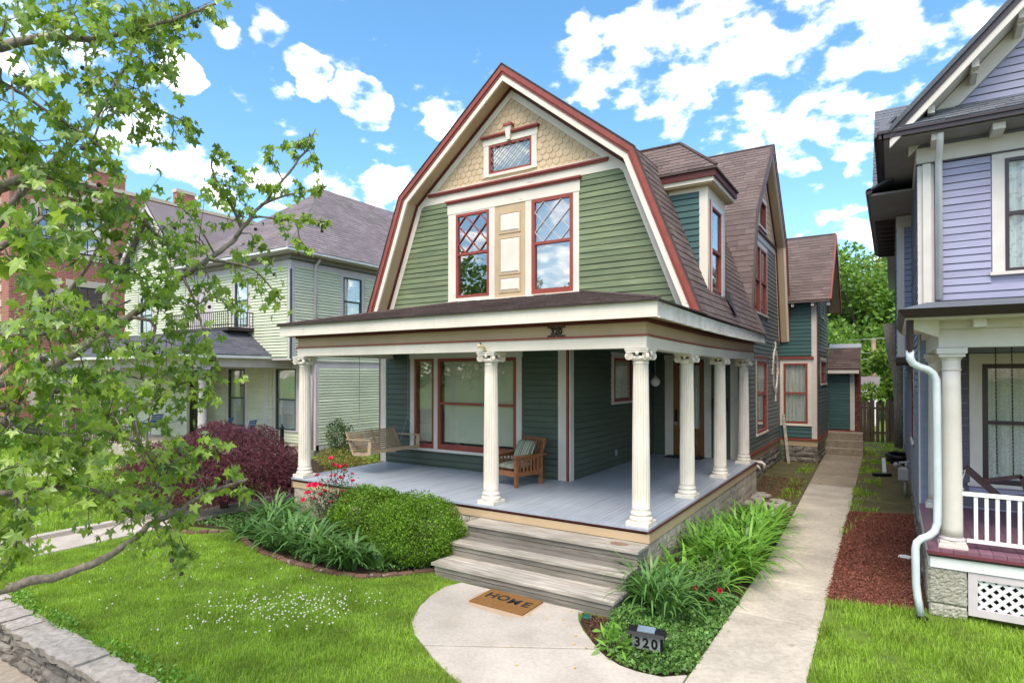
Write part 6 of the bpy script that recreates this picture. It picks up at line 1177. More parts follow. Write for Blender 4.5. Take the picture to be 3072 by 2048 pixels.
casing(PH, F1, 4.29, 5.65, 4.53, 6.27, 0.155, BEIGE); window(PH, F1, 4.29, 5.65, 4.53, 6.27, MAROON, 0.05, 5.42, GLASS, (SHEER, 0.03, 8))
casing(PH, F1, 4.00, 5.6, 1.25, 3.11, 0.16, BEIGE); window(PH, F1, 4.00, 5.6, 1.25, 3.11, MAROON, 0.07, 2.2, GLASS, (LACE, 0.04, 9))
stonewall('stone_footing', F2, PY, 22.0, 0.0, 0.5, 3, 0.4, 0.8, parent=PH)
# projecting upper bay far back
F3 = Face('y', 2.92, -1); F4 = Face('x', 7.6, -1)
bb = backing('bay_wall', PH, F3, 7.6, 12.2, [3.3, 6.4], BLUEGR); clapboards(bb, F3, 7.6, 12.2, 3.3, 6.4, 0.12, BLUEGR); 
bb2 = backing('bay_wall', PH, F4, 2.92, PX, [3.3, 6.4], BLUEGR); clapboards(bb2, F4, 3.05, PX - .02, 3.3, 6.4, 0.12, BLUEGR); part_box('corner_board', BEIGE, PH, F4, 2.915, 3.05, 0, 0.03, 3.3, 6.2)
MB().box(2.9, 3.2, 7.5, 12.3, 3.2, 3.32).build('bay_base', DEDGE, PH); part_box('frieze_board', BEIGE, PH, F4, 2.90, 3.2, 0, 0.04, 6.15, 6.4)
b_ = MB(); b_.box(2.45, 3.4, 5.6, 12.7, 6.42, 6.46); b_.build('bay_soffit', TAUPE, PH)
for k in range(9): MB().box(2.5, 2.9, 7.9 + k * .5, 8.0 + k * .5, 6.28, 6.42).build('bracket', DEDGE, PH)
b_ = MB(); b_.tube([(2.45, 5.55, 6.5), (2.45, 12.7, 6.5)], 0.06, 8); b_.build('gutter', MAROON, PH)
b_ = MB(); b_.hexa([(2.42, 5.55, 6.5), (3.3, 5.55, 6.9), (3.3, 12.7, 6.9), (2.42, 12.7, 6.5), (2.42, 5.55, 6.54), (3.3, 5.55, 6.95), (3.3, 12.7, 6.95), (2.42, 12.7, 6.54)]); b_.build('bay_roof', SHGREY, PH)
# upper cornice, pent roof, gable
b_ = MB(); b_.box(2.72, 9, 3.36, PY, 6.70, 6.73); b_.box(2.72, PX, PY, 12, 6.70, 6.73); b_.build('eave_soffit', TAUPE, PH)
for k in range(6): MB().box(3.35 + k * 0.75, 3.50 + k * .75, 3.42, PY - 0.045, 6.60, 6.70).build('bracket', BEIGE, PH)
b_ = MB(); b_.box(2.69, 9, 3.29, 3.36, 6.72, 6.82); b_.box(2.65, 2.715, 3.29, 12, 6.72, 6.82); b_.box(2.66, 9, 3.265, 3.30, 6.79, 6.83); b_.box(2.625, 2.66, 3.265, 12, 6.79, 6.83); b_.build('gutter', MAROON, PH)
b_ = MB(); b_.hexa([(2.66, 3.27, 6.80), (9, 3.27, 6.80), (9, PY, 7.18), (2.66, PY, 7.18), (2.66, 3.27, 6.845), (9, 3.27, 6.845), (9, PY, 7.23), (2.66, PY, 7.23)]); pr = b_.build('pent_roof', SHGREY, PH)
PS = Pieces(); lp = math.hypot(.63, .385); shingles(PS, pr, SHGREY, (0, 3.265, 6.847), (1, 0, 0), (0, .63 / lp, .385 / lp), (0, -.385 / lp, .63 / lp), lp, lambda d: (2.95, 6.5), expo=0.14)
SLP = 1.04; XA = 6.9
gz = lambda x: 7.0 + (x - 2.967) * SLP
gwall = backing('gable_wall', PH, F1, lambda z: min(3.15 + (z - 7.1) / SLP, XA - 0.01), lambda z: max(2 * XA - 3.15 - (z - 7.1) / SLP, XA + .01), [7.1, 10.9], PURPLE)
clapboards(gwall, F1, lambda z: 3.55 + (z - 7.0) / SLP, lambda z: 2 * XA - 3.55 - (z - 7.0) / SLP, 7.2, 9.6, 0.118, PURPLE)
def rake(name, mat, off0, off1, y0, y1):
    b_ = MB(); xa, za = (2.80, gz(2.80)) if off0 < 0.2 else (3.06, gz(3.06)); xb, zb = XA, gz(XA)
    for s_ in (1, -1):
        fx_ = (lambda x: x) if s_ == 1 else (lambda x: 2 * XA - x)
        b_.hexa([(fx_(xa), y0, za - off0), (fx_(xb), y0, zb - off0), (fx_(xb), y1, zb - off0), (fx_(xa), y1, za - off0), (fx_(xa), y0, za - off1), (fx_(xb), y0, zb - off1), (fx_(xb), y1, zb - off1), (fx_(xa), y1, za - off1)])
    return b_.build(name, mat, PH)
rake('rake_moulding', MAROON, 0.02, 0.14, 3.28, 3.36); rake('rake_board', BEIGE, 0.14, 0.27, 3.30, 3.35); rake('rake_soffit', BEIGE, 0.20, 0.24, 3.35, PY); rake('rake_frieze', BEIGE, 0.26, 0.56, PY - 0.04, PY - 0.002)
for k in range(5):
    x = 3.35 + k * .55; z = gz(x) - 0.31; b_ = MB(); b_.bar((x, 3.42, z), (x, PY - .03, z - .02), 0.09, 0.12); b_.bar((x, 3.55, z - .07), (x, PY - .03, z - .12), 0.08, 0.08); b_.build('outlooker', BEIGE, PH)
mr_ = rake('roof', SHGREY, -0.06, 0.03, 3.24, 20.0)
# left roof slope showing past the gutter
b_ = MB(); b_.hexa([(2.58, 3.6, 6.84), (2.9, 3.6, 7.15), (2.9, 12, 7.15), (2.58, 12, 6.84), (2.58, 3.6, 6.88), (2.9, 3.6, 7.2), (2.9, 12, 7.2), (2.58, 12, 6.88)]); b_.build('eave_roof', SHGREY, PH)
b_ = MB(); b_.hexa([(2.47, 7.5, 7.0), (5.2, 7.5, 7.0), (5.2, 10.2, 9.7), (2.47, 10.2, 9.7), (2.47, 7.45, 7.06), (5.2, 7.45, 7.06), (5.2, 10.2, 9.8), (2.47, 10.2, 9.8)]); b_.add([(2.75, 7.6, 7.0), (2.75, 12.8, 7.0), (2.75, 10.2, 9.6)], [(0, 1, 2)]); crf = b_.build('cross_roof', SHGREY, PH)
lc = math.hypot(2.7, 2.7); shingles(PS, crf, SHGREY, (0, 7.45, 7.062), (1, 0, 0), (0, .7071, .7071), (0, -.7071, .7071), lc, lambda d: (2.46, 3.6), expo=.15)
# porch
for i in range(40):
    x = PX - 0.02 + i * 0.125; MB().box(x + .002, x + .123, 0.97 + random.uniform(-.006, .006), PY, 0.80, 0.84 + random.uniform(-.002, .002)).build('floor_board', PINKFL, PH)
MB().box(PX - 0.035, 9, 0.95, 1.0, 0.765, 0.80).build('nosing', mk('plum_edge_paint', (0.17, 0.045, 0.055), None, scale=6), PH); MB().box(PX - 0.02, 9, 0.975, 1.01, 0.735, 0.765).build('nosing_moulding', MAROON, PH)
b_ = MB(); b_.box(PX, 9, 0.995, 1.03, 0.60, 0.735); b_.box(PX - .015, PX + .015, 1.03, PY, 0.60, 0.735); b_.build('skirt_board', WHITE, PH)
Fp = Face('x', 1.03, -1); pier = part_box('stone_pier', BLOCK, PH, Fp, 3.185, 3.555, -0.35, -0.02, 0.0, 0.60)
rock(Fp, 3.185, 3.56, 0.165, 0.595, -0.04, 0.02, 22, 22, 0.007).build('block', BLOCK, pier); rock(Fp, 3.185, 3.56, 0.0, 0.155, -0.04, 0.02, 22, 8, 0.007).build('block', BLOCK, pier)
Fq_ = Face('y', 3.18, -1); rock(Fq_, 1.03, 1.4, 0.165, 0.595, -0.02, 0.015, 16, 16, 0.007).build('block', BLOCK, pier); stonewall('pier_wall', Face('y', 3.2, -1), 1.4, 3.9, 0, 0.6, 3, .35, .6, parent=PH)
lt = MB(); Fl = Face('x', 1.03, -1); Fl.box(lt, 3.57, 3.66, -0.02, 0.02, 0.08, 0.59); Fl.box(lt, 3.66, 6.0, -0.02, 0.02, 0.51, 0.59); Fl.box(lt, 3.66, 6.0, -0.02, 0.02, 0.08, 0.165); lat = lt.build('lattice_panel', LILAC, PH)
for sgn, n0 in ((1, -0.004), (-1, -0.012)):
    for k in range(-6, 20):
        x0 = 3.66 + k * 0.115; a = (x0, 0.165) if sgn > 0 else (x0, 0.51); b = (x0 + 0.345, 0.51) if sgn > 0 else (x0 + 0.345, 0.165)
        def clip(p, q):
            if p[0] < 3.66: t = (3.66 - p[0]) / (q[0] - p[0]); p = (3.66, p[1] + (q[1] - p[1]) * t)
            return p, q
        if b[0] < 3.70 or a[0] > 5.5: continue
        a, b = clip(a, b); MB().bar(Fl.P(a[0], n0, a[1]), Fl.P(b[0], n0, b[1]), 0.038, 0.008, up=(0, 1, 0)).build('lattice_strip', WHITE, lat)
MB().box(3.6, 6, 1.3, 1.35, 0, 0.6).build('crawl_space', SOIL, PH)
def pcol(x, y, sc=1.0):
    b_ = MB(); b_.bbox(x - .145, x + .145, y - .145, y + .145, 0.842, 0.885, .006); b_.bbox(x - .13, x + .13, y - .13, y + .13, .885, .925, .006); o = b_.build('column', BEIGE, PH)
    b_ = MB(); b_.lathe([(0.132, 0.925), (0.132, 0.95), (0.112, 0.955), (0.112, 0.965)], (x, y, 0), 32); b_.build('base_ring', LILAC, o, True)
    b_ = MB(); pr_ = [(0.109, 0.965)] + [(0.109 - 0.016 * (t ** 1.5), 0.965 + 2.03 * t) for t in np.linspace(0.05, 1, 10)]; b_.lathe(pr_ , (x, y, 0), 32); b_.build('shaft', BEIGE, o, True)
    b_ = MB(); b_.lathe([(0.098, 2.995), (0.103, 3.0), (0.103, 3.015), (0.095, 3.02), (0.095, 3.12), (0.102, 3.125), (0.102, 3.135), (0.12, 3.16)], (x, y, 0), 32); b_.bbox(x - .13, x + .13, y - .13, y + .13, 3.16, 3.20, .004); b_.bbox(x - .15, x + .15, y - .15, y + .15, 3.20, 3.27, .004); b_.build('capital', BEIGE, o)
    return o
pcol(3.43, 1.17); pcol(3.40, 3.72)
b_ = MB(); b_.box(3.30, 9, 1.06, 1.28, 3.275, 3.50); b_.box(3.28, 3.50, 1.28, PY, 3.275, 3.50); b_.build('porch_beam', BEIGE, PH)
b_ = MB(); b_.box(3.25, 9, 1.0, 1.30, 3.50, 3.60); b_.box(3.22, 3.52, 1.3, PY, 3.50, 3.60); b_.build('porch_frieze', BEIGE, PH)
for k in range(6): MB().box(3.62 + k * .62, 3.74 + k * .62, 0.80, 1.0, 3.50, 3.60).build('bracket', BEIGE, PH)
b_ = MB(); b_.hexa([(3.02, .78, 3.50), (3.3, .98, 3.40), (3.3, 1.2, 3.40), (3.02, 1.0, 3.50), (3.0, .70, 3.60), (3.3, .9, 3.60), (3.3, 1.2, 3.60), (3.0, 1.0, 3.60)]); b_.build('corner_bracket', BEIGE, PH)
MB().box(2.95, 9, 0.62, PY, 3.60, 3.62).build('porch_soffit', BEIGE, PH); MB().box(3.5, 9, 1.28, PY, 3.42, 3.44).build('porch_ceiling', MAROON, PH)
b_ = MB(); b_.hexa([(2.94, .56, 3.62), (9, .56, 3.62), (9, .62, 3.62), (2.94, .62, 3.62), (2.88, .50, 3.715), (9, .50, 3.715), (9, .62, 3.715), (2.88, .62, 3.715)]); b_.hexa([(2.94, .62, 3.62), (3.0, .62, 3.62), (3.0, PY, 3.62), (2.94, PY, 3.62), (2.88, .62, 3.715), (3.0, .62, 3.715), (3.0, PY, 3.715), (2.88, PY, 3.715)]); b_.build('porch_gutter', MAROON, PH)
b_ = MB(); b_.add([(2.90, .52, 3.72), (9, .52, 3.72), (9, PY, 4.12), (3.3, PY, 4.12), (2.90, PY, 3.72)], [(0, 1, 2, 3), (0, 3, 4)]); b_.build('porch_roof', SHGREY, PH)
rl = MB(); rl.bbox(3.53, 9, 1.14, 1.20, 1.475, 1.52, .01); rail = rl.build('handrail', WHITE, PH); MB().bbox(3.57, 9, 1.145, 1.195, 0.915, 0.955, .006).build('bottom_rail', WHITE, rail)
for k in range(16): x = 3.66 + k * 0.102; MB().box(x - .019, x + .019, 1.15, 1.19, 0.955, 1.476).build('baluster', WHITE, rail)
# downspouts
dn = MB(); dn.tube([(3.0, .70, 3.64), (3.0, .72, 3.22)], 0.038, 4); o = dn.build('downspout_head', MAROON, PH)
dn = MB(); pts = [(3.0, .74, 3.24), (3.0, .75, 3.14), (3.03, .77, 3.08), (3.09, .80, 3.04), (3.17, .84, 3.01), (3.23, .88, 2.96), (3.265, .90, 2.88), (3.27, .90, 2.6), (3.272, .90, 1.5), (3.268, .90, 1.16), (3.24, .88, 1.06), (3.18, .85, 1.0), (3.11, .82, .97), (3.06, .80, .92), (3.045, .80, .84), (3.05, .80, .42), (3.065, .78, .26), (3.095, .75, .06)]
dn.tube(pts, 0.044, 8); dn.build('downspout', SPOUT, PH, True)
dn = MB(); dn.tube([(3.46, 3.42, 6.70), (3.46, 3.45, 6.6), (3.46, 3.70, 6.42), (3.46, 3.79, 6.35), (3.46, 3.80, 4.15)], 0.05, 8); dn.build('downspout', WHITE, PH, True)
MB().box(3.25, 3.36, 3.82, 3.865, 4.1, 6.36).build('downspout', BEIGE, PH)
MB().lathe([(0.06, 0), (0.07, 0.05), (0.055, 0.05)], (3.10, 0.74, 0.0), 12).build('drain_collar', BLACK, PH)
b_ = MB(); b_.box(2.7, 9, 12, 21, 6.4, 6.5); b_.box(8.9, 9, 4, 21.9, 0, 7); b_.box(3.2, 9, 21.9, 22, 0, 6.7); b_.build('rear_wall', PLASTER, PH); MB().box(3.3, 8.9, 6.5, 6.6, 0, 6.7).build('partition', PLASTER, PH)
PS.build('shingle', 'shingle_field', PH)
# collapsed swing on that porch
sw2 = thing('broken_porch_swing', 'dark wooden porch swing hanging askew behind the white railing', 'porch swing', (4.0, 2.4, 0.85))
DW = mk('dark_stained_wood', (0.06, 0.03, 0.032), None, scale=6, bump=0.1)
for a, b, w, h in (((3.66, 2.4, 1.67), (4.03, 2.4, 1.29), .06, .09), ((3.86, 2.38, 1.50), (4.26, 2.38, 1.60), .04, .05), ((4.25, 2.38, 1.60), (4.30, 2.38, 1.42), .04, .05), ((4.02, 2.36, 1.29), (4.7, 2.36, 1.38), .05, .06), ((3.9, 2.6, 1.24), (4.9, 2.6, 1.32), .05, .05), ((4.0, 2.45, 1.30), (4.75, 2.3, 1.25), .05, .04)): MB().bar(a, b, w, h).build('frame_bar', DW, sw2)
for k in range(5): MB().bar((4.02 + k * .02, 2.42 + k * .07, 1.30 - k * .01), (4.8, 2.40 + k * .07, 1.38 - k * .01), .05, .015).build('slat', DW, sw2)
for x in (3.995, 4.165): chain((x, 2.4, 3.42), (x + 0.01, 2.4, 1.6), .006).build('chain', IRON, sw2)
MB().tube([(3.56, 2.35, 1.58), (3.66, 2.36, 1.63), (3.63, 2.36, 1.52), (3.60, 2.36, 1.44), (3.64, 2.36, 1.36)], .008, 5).build('rope', WHITE, sw2)
# meter, hose, pipe on the ground
gm = thing('gas_meter', 'grey gas meter on its pipe beside the lavender house', 'gas meter', (3.06, 9.2, 0))
MB().bbox(2.92, 3.13, 9.1, 9.3, 0.42, 0.72, .04).build('body', STEEL, gm); b_ = MB(); b_.tube([(2.96, 9.2, .7), (2.96, 9.2, .82), (3.2, 9.2, .86)], .03, 8); b_.tube([(3.09, 9.2, .7), (3.09, 9.2, .84)], .03, 8); b_.tube([(3.06, 9.2, 0), (3.06, 9.2, .44)], .025, 8); b_.build('pipe', STEEL, gm, True); MB().lathe([(.05, 0), (.06, .05), (.02, .09)], (2.88, 9.15, .74), 10).build('regulator', STEEL, gm)
hs = thing('corrugated_hose', 'coiled black corrugated hose against the stone footing', 'hose', (3.02, 15.8, 0))
b_ = MB()
for k in range(2): b_.tube([(3.0 + (.30 + .03 * k) * math.cos(t), 15.9 + .75 * math.sin(t), .09 + .13 * k) for t in np.linspace(0.4, 5.9, 40)], [.07 + .008 * (q % 2) for q in range(40)], 8)
b_.build('coil', BLACK, hs, True)
pt = thing('downspout_offcut', 'white gutter offcut with a black foot lying on the dirt', 'pipe', (2.6, 13.5, 0))
MB().bar((2.555, 16.0, .06), (2.61, 12.7, .06), .10, .09).build('pipe', SPOUT, pt); MB().bar((2.36, 12.2, .05), (2.75, 12.45, .05), .16, .08).build('foot', BLACK, pt)
tag(MB().prism([(2.88, 3.45), (3.02, 3.40), (3.1, 3.52), (3.0, 3.62), (2.9, 3.58)], lambda u, v: (u, v, .028), lambda u, v: (u, v, .04)).build('paper_scrap', WHITE), 'white scrap lying on the red mulch', 'scrap')
# ------------------------------------------------------------ mint green house on the left
GH = thing('mint_green_house', 'peeling mint green clapboard house with hipped grey roof and front porch', 'house', (-19, 10, 0))
QX = -14.7; QU = 5.25; QL = 6.3
S1 = Face('y', QX, 1); S2 = Face('x', QU, -1); S3 = Face('x', QL, -1)
gs = backing('side_wall', GH, S1, lambda z: QL if z < 3.5 else QU, 18.0, [0.0, 3.45, 3.5, 7.2], MINT, [(7.55, 8.44, 5.0, 6.62)])
clapboards(gs, S1, QL + .12, 18.0, 0.38, 3.18, 0.105, MINT, maxlen=20, t=.042, gap=.2); clapboards(gs, S1, QU + .14, 18.0, 3.42, 6.74, 0.105, MINT, [(7.42, 8.62, 4.85, 6.76)], maxlen=20, t=.042, gap=.2)
part_box('belt_course', LILAC, GH, S1, QL, 18.0, 0, 0.03, 3.18, 3.40); part_box('belt_moulding', LILAC, GH, S1, QL, 18, 0, 0.07, 3.40, 3.425)
part_box('base_board', LILAC, GH, S1, QL, 18.0, 0, 0.03, 0.2, 0.38); part_box('footing', STONE, GH, S1, QL, 18.0, -.1, 0.01, 0.0, 0.2)
b_ = MB(); S1.box(b_, QL - .005, QL + .12, 0, .03, .2, 3.18); S1.box(b_, QU - .005, QU + .14, 0, .03, 3.45, 6.74); S2.box(b_, QX - .16, QX + .03, 0, .03, 3.45, 6.74); S3.box(b_, QX - .16, QX + .03, 0, .03, .2, 3.45); b_.build('corner_board', LILAC, GH)
part_box('corner_bead', DKGREEN, GH, S2, QX - .02, QX + .045, .0, .045, 3.5, 6.6)
gu = backing('upper_front_wall', GH, S2, -21.3, QX, [3.5, 7.2], MINT, [(-17.95, -17.15, 4.72, 6.4)]); clapboards(gu, S2, -21.3, QX - .17, 3.55, 6.74, 0.105, MINT, [(-18.12, -17.0, 4.6, 6.6), (-21.1, -19.4, 4.2, 6.5)], maxlen=20, t=.042, gap=.2)
casing(GH, S2, -17.97, -17.13, 4.7, 6.45, .14, LILAC); window(GH, S2, -17.97, -17.13, 4.7, 6.45, DKGREEN, .05, 5.68, GLASS, (SHEER, .03, 5))
b_ = MB(); S2.box(b_, -21.1, -20.95, 0, .04, 4.3, 6.45); S2.box(b_, -19.55, -19.4, 0, .04, 4.3, 6.45); S2.box(b_, -20.95, -19.55, 0, .04, 6.3, 6.45); b_.build('balcony_door_casing', LILAC, GH); part_box('balcony_door', LILAC, GH, S2, -20.95, -19.55, 0, .02, 4.3, 6.3)
gl = backing('lower_front_wall', GH, S3, -27.0, QX, [0.0, 3.5], MINT, [(-16.96, -15.77, .9, 3.13), (-20.05, -18.93, .92, 3.1)]); clapboards(gl, S3, -26.5, QX - .17, .40, 3.45, .105, MINT, [(-17.15, -15.6, .72, 3.3), (-20.25, -18.75, .72, 3.3), (-25.6, -23.7, .2, 3.3)], maxlen=20, t=.042, gap=.2)
for a, b in ((-16.96, -15.77), (-20.05, -18.93)):
    casing(GH, S3, a, b, .86, 3.16, .17, LILAC); window(GH, S3, a, b, .86, 3.16, DKGREEN, .06, 2.0, GLASS, (LACE, .04, 8))
part_box('corner_board', LILAC, GH, S3, -17.75, -17.4, 0, .035, .4, 3.45)
gd = part_box('screen_door', DKGREEN, GH, S3, -25.2, -23.95, 0, .03, .42, 1.35); part_box('door_mesh', IRON, gd, S3, -25.1, -24.05, .01, .02, 1.35, 2.75); b_ = MB(); S3.box(b_, -25.45, -25.2, 0, .04, .4, 2.95); S3.box(b_, -23.95, -23.7, 0, .04, .4, 2.95); S3.box(b_, -25.2, -23.95, 0, .04, 2.75, 2.95); b_.build('door_casing', LILAC, GH)
MB().box(-27, QX, QU, QL, 3.45, 3.5).build('overhang_soffit', LILAC, GH)
b_ = MB(); S1.box(b_, QU, 18, 0, .03, 6.74, 6.95); S2.box(b_, -21.3, QX + .03, 0, .03, 6.74, 6.95); b_.build('frieze_board', LILAC, GH)
b_ = MB(); S1.box(b_, QU, 18, 0, .12, 6.95, 7.12); S2.box(b_, -21.3, QX + .12, 0, .12, 6.95, 7.12); b_.build('cornice', mk('taupe_trim', (0.30, 0.26, 0.24), None, scale=4), GH)
part_box('cornice_line', DKGREEN, GH, S1, QU - .13, 18, 0, .13, 6.93, 6.955)
casing(GH, S1, 7.55, 8.47, 4.95, 6.64, .13, LILAC); window(GH, S1, 7.55, 8.47, 4.95, 6.64, DKGREEN, .05, 5.72, GLASS, (SHEER, .03, 5))
ex0, ey0, ez = -14.22, 4.75, 7.22
b_ = MB(); b_.box(-22, ex0, ey0, 18.5, 7.12, 7.15); b_.build('eave_soffit', LILAC, GH)
b_ = MB(); b_.box(ex0 - .03, ex0 + .05, ey0 - .05, 18.5, 7.14, 7.25); b_.box(-21.6, ex0 - .03, ey0 - .05, ey0 + .03, 7.14, 7.25); b_.build('gutter', WHITE, GH)
RP = (-17.95, 9.3, 10.96); RE = (-17.95, 14.5, 10.96)
b_ = MB(); e = .06; b_.add([(ex0 + e, ey0 - e, ez), (ex0 + e, 18.5, ez), (-21.7, ey0 - e, ez), (-21.7, 18.5, ez), RP, RE], [(0, 1, 5, 4), (2, 0, 4), (3, 2, 4, 5), (1, 3, 5), (0, 2, 3, 1)]); grf = b_.build('hipped_roof', ROOFG, GH)
GP = Pieces(); d1 = math.hypot(RP[0] - ex0 - e, RP[2] - ez); 
shingles(GP, grf, ROOFG, (ex0 + e + .003, 0, ez + .004), (0, 1, 0), ((RP[0] - ex0 - e) / d1, 0, (RP[2] - ez) / d1), ((RP[2] - ez) / d1, 0, -(RP[0] - ex0 - e) / d1), d1, lambda d: (ey0 - e + (RP[1] - ey0 + e) * d / d1, 18.5 - 4 * d / d1), expo=.15, w=.32)
d2 = math.hypot(RP[1] - ey0 + e, RP[2] - ez); shingles(GP, grf, ROOFG, (0, ey0 - e - .003, ez + .004), (1, 0, 0), (0, (RP[1] - ey0 + e) / d2, (RP[2] - ez) / d2), (0, -(RP[2] - ez) / d2, (RP[1] - ey0 + e) / d2), d2, lambda d: (-21.7 + (RP[0] + 21.7) * d / d2, ex0 + e + (RP[0] - ex0 - e) * d / d2), expo=.15, w=.32)
# left wing with its gable
wg = backing('wing_wall', GH, S2, lambda z: -26.5 if z < 7.4 else -26.5 + (z - 7.4) * .95, lambda z: -21.3 if z < 7.4 else -21.3 - (z - 7.4) * .95, [0.3, 7.4, 10.0], MINT, [(-25.0, -24.0, 4.7, 6.3)]); clapboards(wg, S2, -26.4, -21.4, 3.7, 7.4, .105, MINT, [(-25.2, -23.8, 4.55, 6.45)], maxlen=20, t=.042, gap=.2); clapboards(wg, S2, lambda z: -26.5 + (z - 7.4) * .95, lambda z: -21.3 - (z - 7.4) * .95, 7.4, 9.8, .105, MINT, [(-24.35, -23.45, 7.6, 8.5)], maxlen=20, t=.042, gap=.2)
casing(GH, S2, -25.0, -24.0, 4.7, 6.3, .15, LILAC); window(GH, S2, -25.0, -24.0, 4.7, 6.3, DKGREEN, .05, 5.5, GLASS, (SHEER, .03, 5))
ar = MB()
for k in range(12):
    t0, t1 = math.pi * k / 12, math.pi * (k + 1) / 12; q = lambda t, r, n_: S2.P(-23.9 + r * math.cos(t), n_, 7.9 + r * math.sin(t)); ar.hexa([q(t0, .38, 0), q(t1, .38, 0), q(t1, .58, 0), q(t0, .58, 0), q(t0, .38, .05), q(t1, .38, .05), q(t1, .58, .05), q(t0, .58, .05)])
aw = ar.build('arched_window', LILAC, GH); MB().prism([(-23.9 + .4 * math.cos(t), 7.9 + .4 * math.sin(t)) for t in np.linspace(0, math.pi, 13)], lambda u, z: S2.P(u, .022, z), lambda u, z: S2.P(u, .026, z)).build('pane', GLASSR, aw)
b_ = MB()
for s_ in (1, -1):
    x0, x1 = -23.9 + s_ * 3.0, -23.9; b_.hexa([(x0, 4.85, 7.05), (x1, 4.85, 10.25), (x1, 14, 10.25), (x0, 14, 7.05), (x0, 4.85, 7.15), (x1, 4.85, 10.35), (x1, 14, 10.35), (x0, 14, 7.15)])
b_.build('wing_roof', ROOFG, GH); b_ = MB(); b_.bar((-20.95, 4.88, 7.02), (-23.9, 4.88, 10.16), .06, .2); b_.bar((-26.85, 4.88, 7.02), (-23.9, 4.88, 10.16), .06, .2); b_.build('rake_board', LILAC, GH)
b_ = MB(); b_.box(-27, QX - .1, 17.9, 18, 0, 7.1); b_.box(-26.5, -26.4, 5.3, 18, 0, 7.4); b_.box(-27, QX - .15, 9, 9.1, 0, 7); b_.box(-26.6, QX - .13, 6.5, 18, 3.3, 3.4); b_.build('rear_wall', PLASTER, GH)
# porch of that house
b_ = MB(); b_.bbox(-27, -15.45, 2.6, QL, 0.0, .38, .02); b_.bbox(-15.45, -14.75, 4.4, QL, 0, .2, .02); b_.build('porch_slab', CONC2, GH)
def gcol(x, y): 
    o = MB().lathe([(.17, .38), (.17, .46), (.14, .5), (.135, .9), (.115, 3.0), (.14, 3.03), (.15, 3.1)], (x, y, 0), 20).build('column', LILAC, GH, True); MB().box(x - .18, x + .18, y - .18, y + .18, 3.1, 3.2).build('capital', LILAC, o)
for p_ in ((-16.15, 2.95), (-21.5, 2.95), (-26.6, 2.95)): gcol(*p_)
b_ = MB(); b_.box(-27, -16.0, 2.78, 3.1, 3.2, 3.48); b_.box(-16.32, -16.0, 3.1, QL, 3.2, 3.48); b_.build('porch_beam', LILAC, GH); MB().box(-27, -15.85, 2.4, QL, 3.48, 3.5).build('porch_ceiling', BEIGE, GH)
b_ = MB(); b_.box(-27.2, -15.76, 2.3, 2.38, 3.5, 3.60); b_.box(-15.84, -15.76, 2.38, QL, 3.5, 3.60); b_.build('porch_gutter', WHITE, GH)
b_ = MB(); b_.add([(-15.74, 2.28, 3.61), (-15.74, QL, 3.61), (-27.2, 2.28, 3.61), (-27.2, QL, 3.61), (-17.2, 4.3, 4.52), (-17.2, QL, 4.52), (-27.2, 4.3, 4.52)], [(0, 1, 5, 4), (2, 0, 4, 6), (4, 5, 3, 6)]); prf = b_.build('porch_roof', ROOFB, GH)
l1 = math.hypot(1.46, .91); shingles(GP, prf, ROOFB, (-15.737, 0, 3.614), (0, 1, 0), (-1.46 / l1, 0, .91 / l1), (.91 / l1, 0, 1.46 / l1), l1, lambda d: (2.28 + 2.02 * d / l1, QL), expo=.15, w=.32); l2 = math.hypot(2.02, .91); shingles(GP, prf, ROOFB, (0, 2.277, 3.614), (1, 0, 0), (0, 2.02 / l2, .91 / l2), (0, -.91 / l2, 2.02 / l2), l2, lambda d: (-27.2, -15.74 - 1.46 * d / l2), expo=.15, w=.32)
b_ = MB(); b_.box(-21, -16.75, 4.2, QU, 4.5, 4.62); b_.build('balcony_deck', MAROON, GH)
rl = MB(); rl.tube([(-21, 4.24, 5.18), (-16.8, 4.24, 5.18), (-16.8, QU, 5.18)], .02, 6); rl.tube([(-21, 4.24, 4.72), (-16.8, 4.24, 4.72), (-16.8, QU, 4.72)], .014, 6); bal = rl.build('balcony_railing', IRON, GH)
for k in range(34): x = -20.95 + k * .125; MB().box(x - .008, x + .008, 4.232, 4.248, 4.62, 5.18).build('baluster', IRON, bal)
for k in range(9): y = 4.24 + k * .118; MB().box(-16.808, -16.792, y - .008, y + .008, 4.62, 5.18).build('baluster', IRON, bal)
dn = MB(); dn.tube([(-14.45, 6.28, 7.08), (-14.5, 6.25, 6.95), (-14.62, 6.22, 6.86), (-14.63, 6.22, 6.7), (-14.63, 6.22, 3.55)], .05, 8); dn.tube([(-15.3, 6.1, 3.5), (-14.9, 6.15, 3.0), (-14.8, 6.2, 2.85), (-14.8, 6.2, .2)], .05, 8); dn.build('downspout', LILAC, GH, True)
GP.build('shingle', 'shingle_field', GH)
sh2 = shrub('roof_weeds', 'yellow-green weeds growing in the valley of the mint house roof', 'weeds', (-20.5, 5.4, 7.75), (.75, .5, .4), 900, .09, LEAFT2, 77, amp=.4, lo=.3, zmin=-1)
rp = thing('iron_railing', 'black iron stair railing with round post beside the mint porch', 'railing', (-15.5, 5.3, .2))
MB().lathe([(.075, .0), (.06, .03), (.06, .82), (.075, .84), (.06, .87), (.02, .95), (.03, .98), (.01, 1.01)], (-15.3, 5.35, .2), 16).build('post', BLACK, rp, True)
b_ = MB(); b_.tube([(-15.3, 5.35, .98), (-15.45, 3.3, .92)], .015, 6); b_.tube([(-15.3, 5.35, .35), (-15.45, 3.3, .30)], .012, 6); b_.build('rail', IRON, rp)
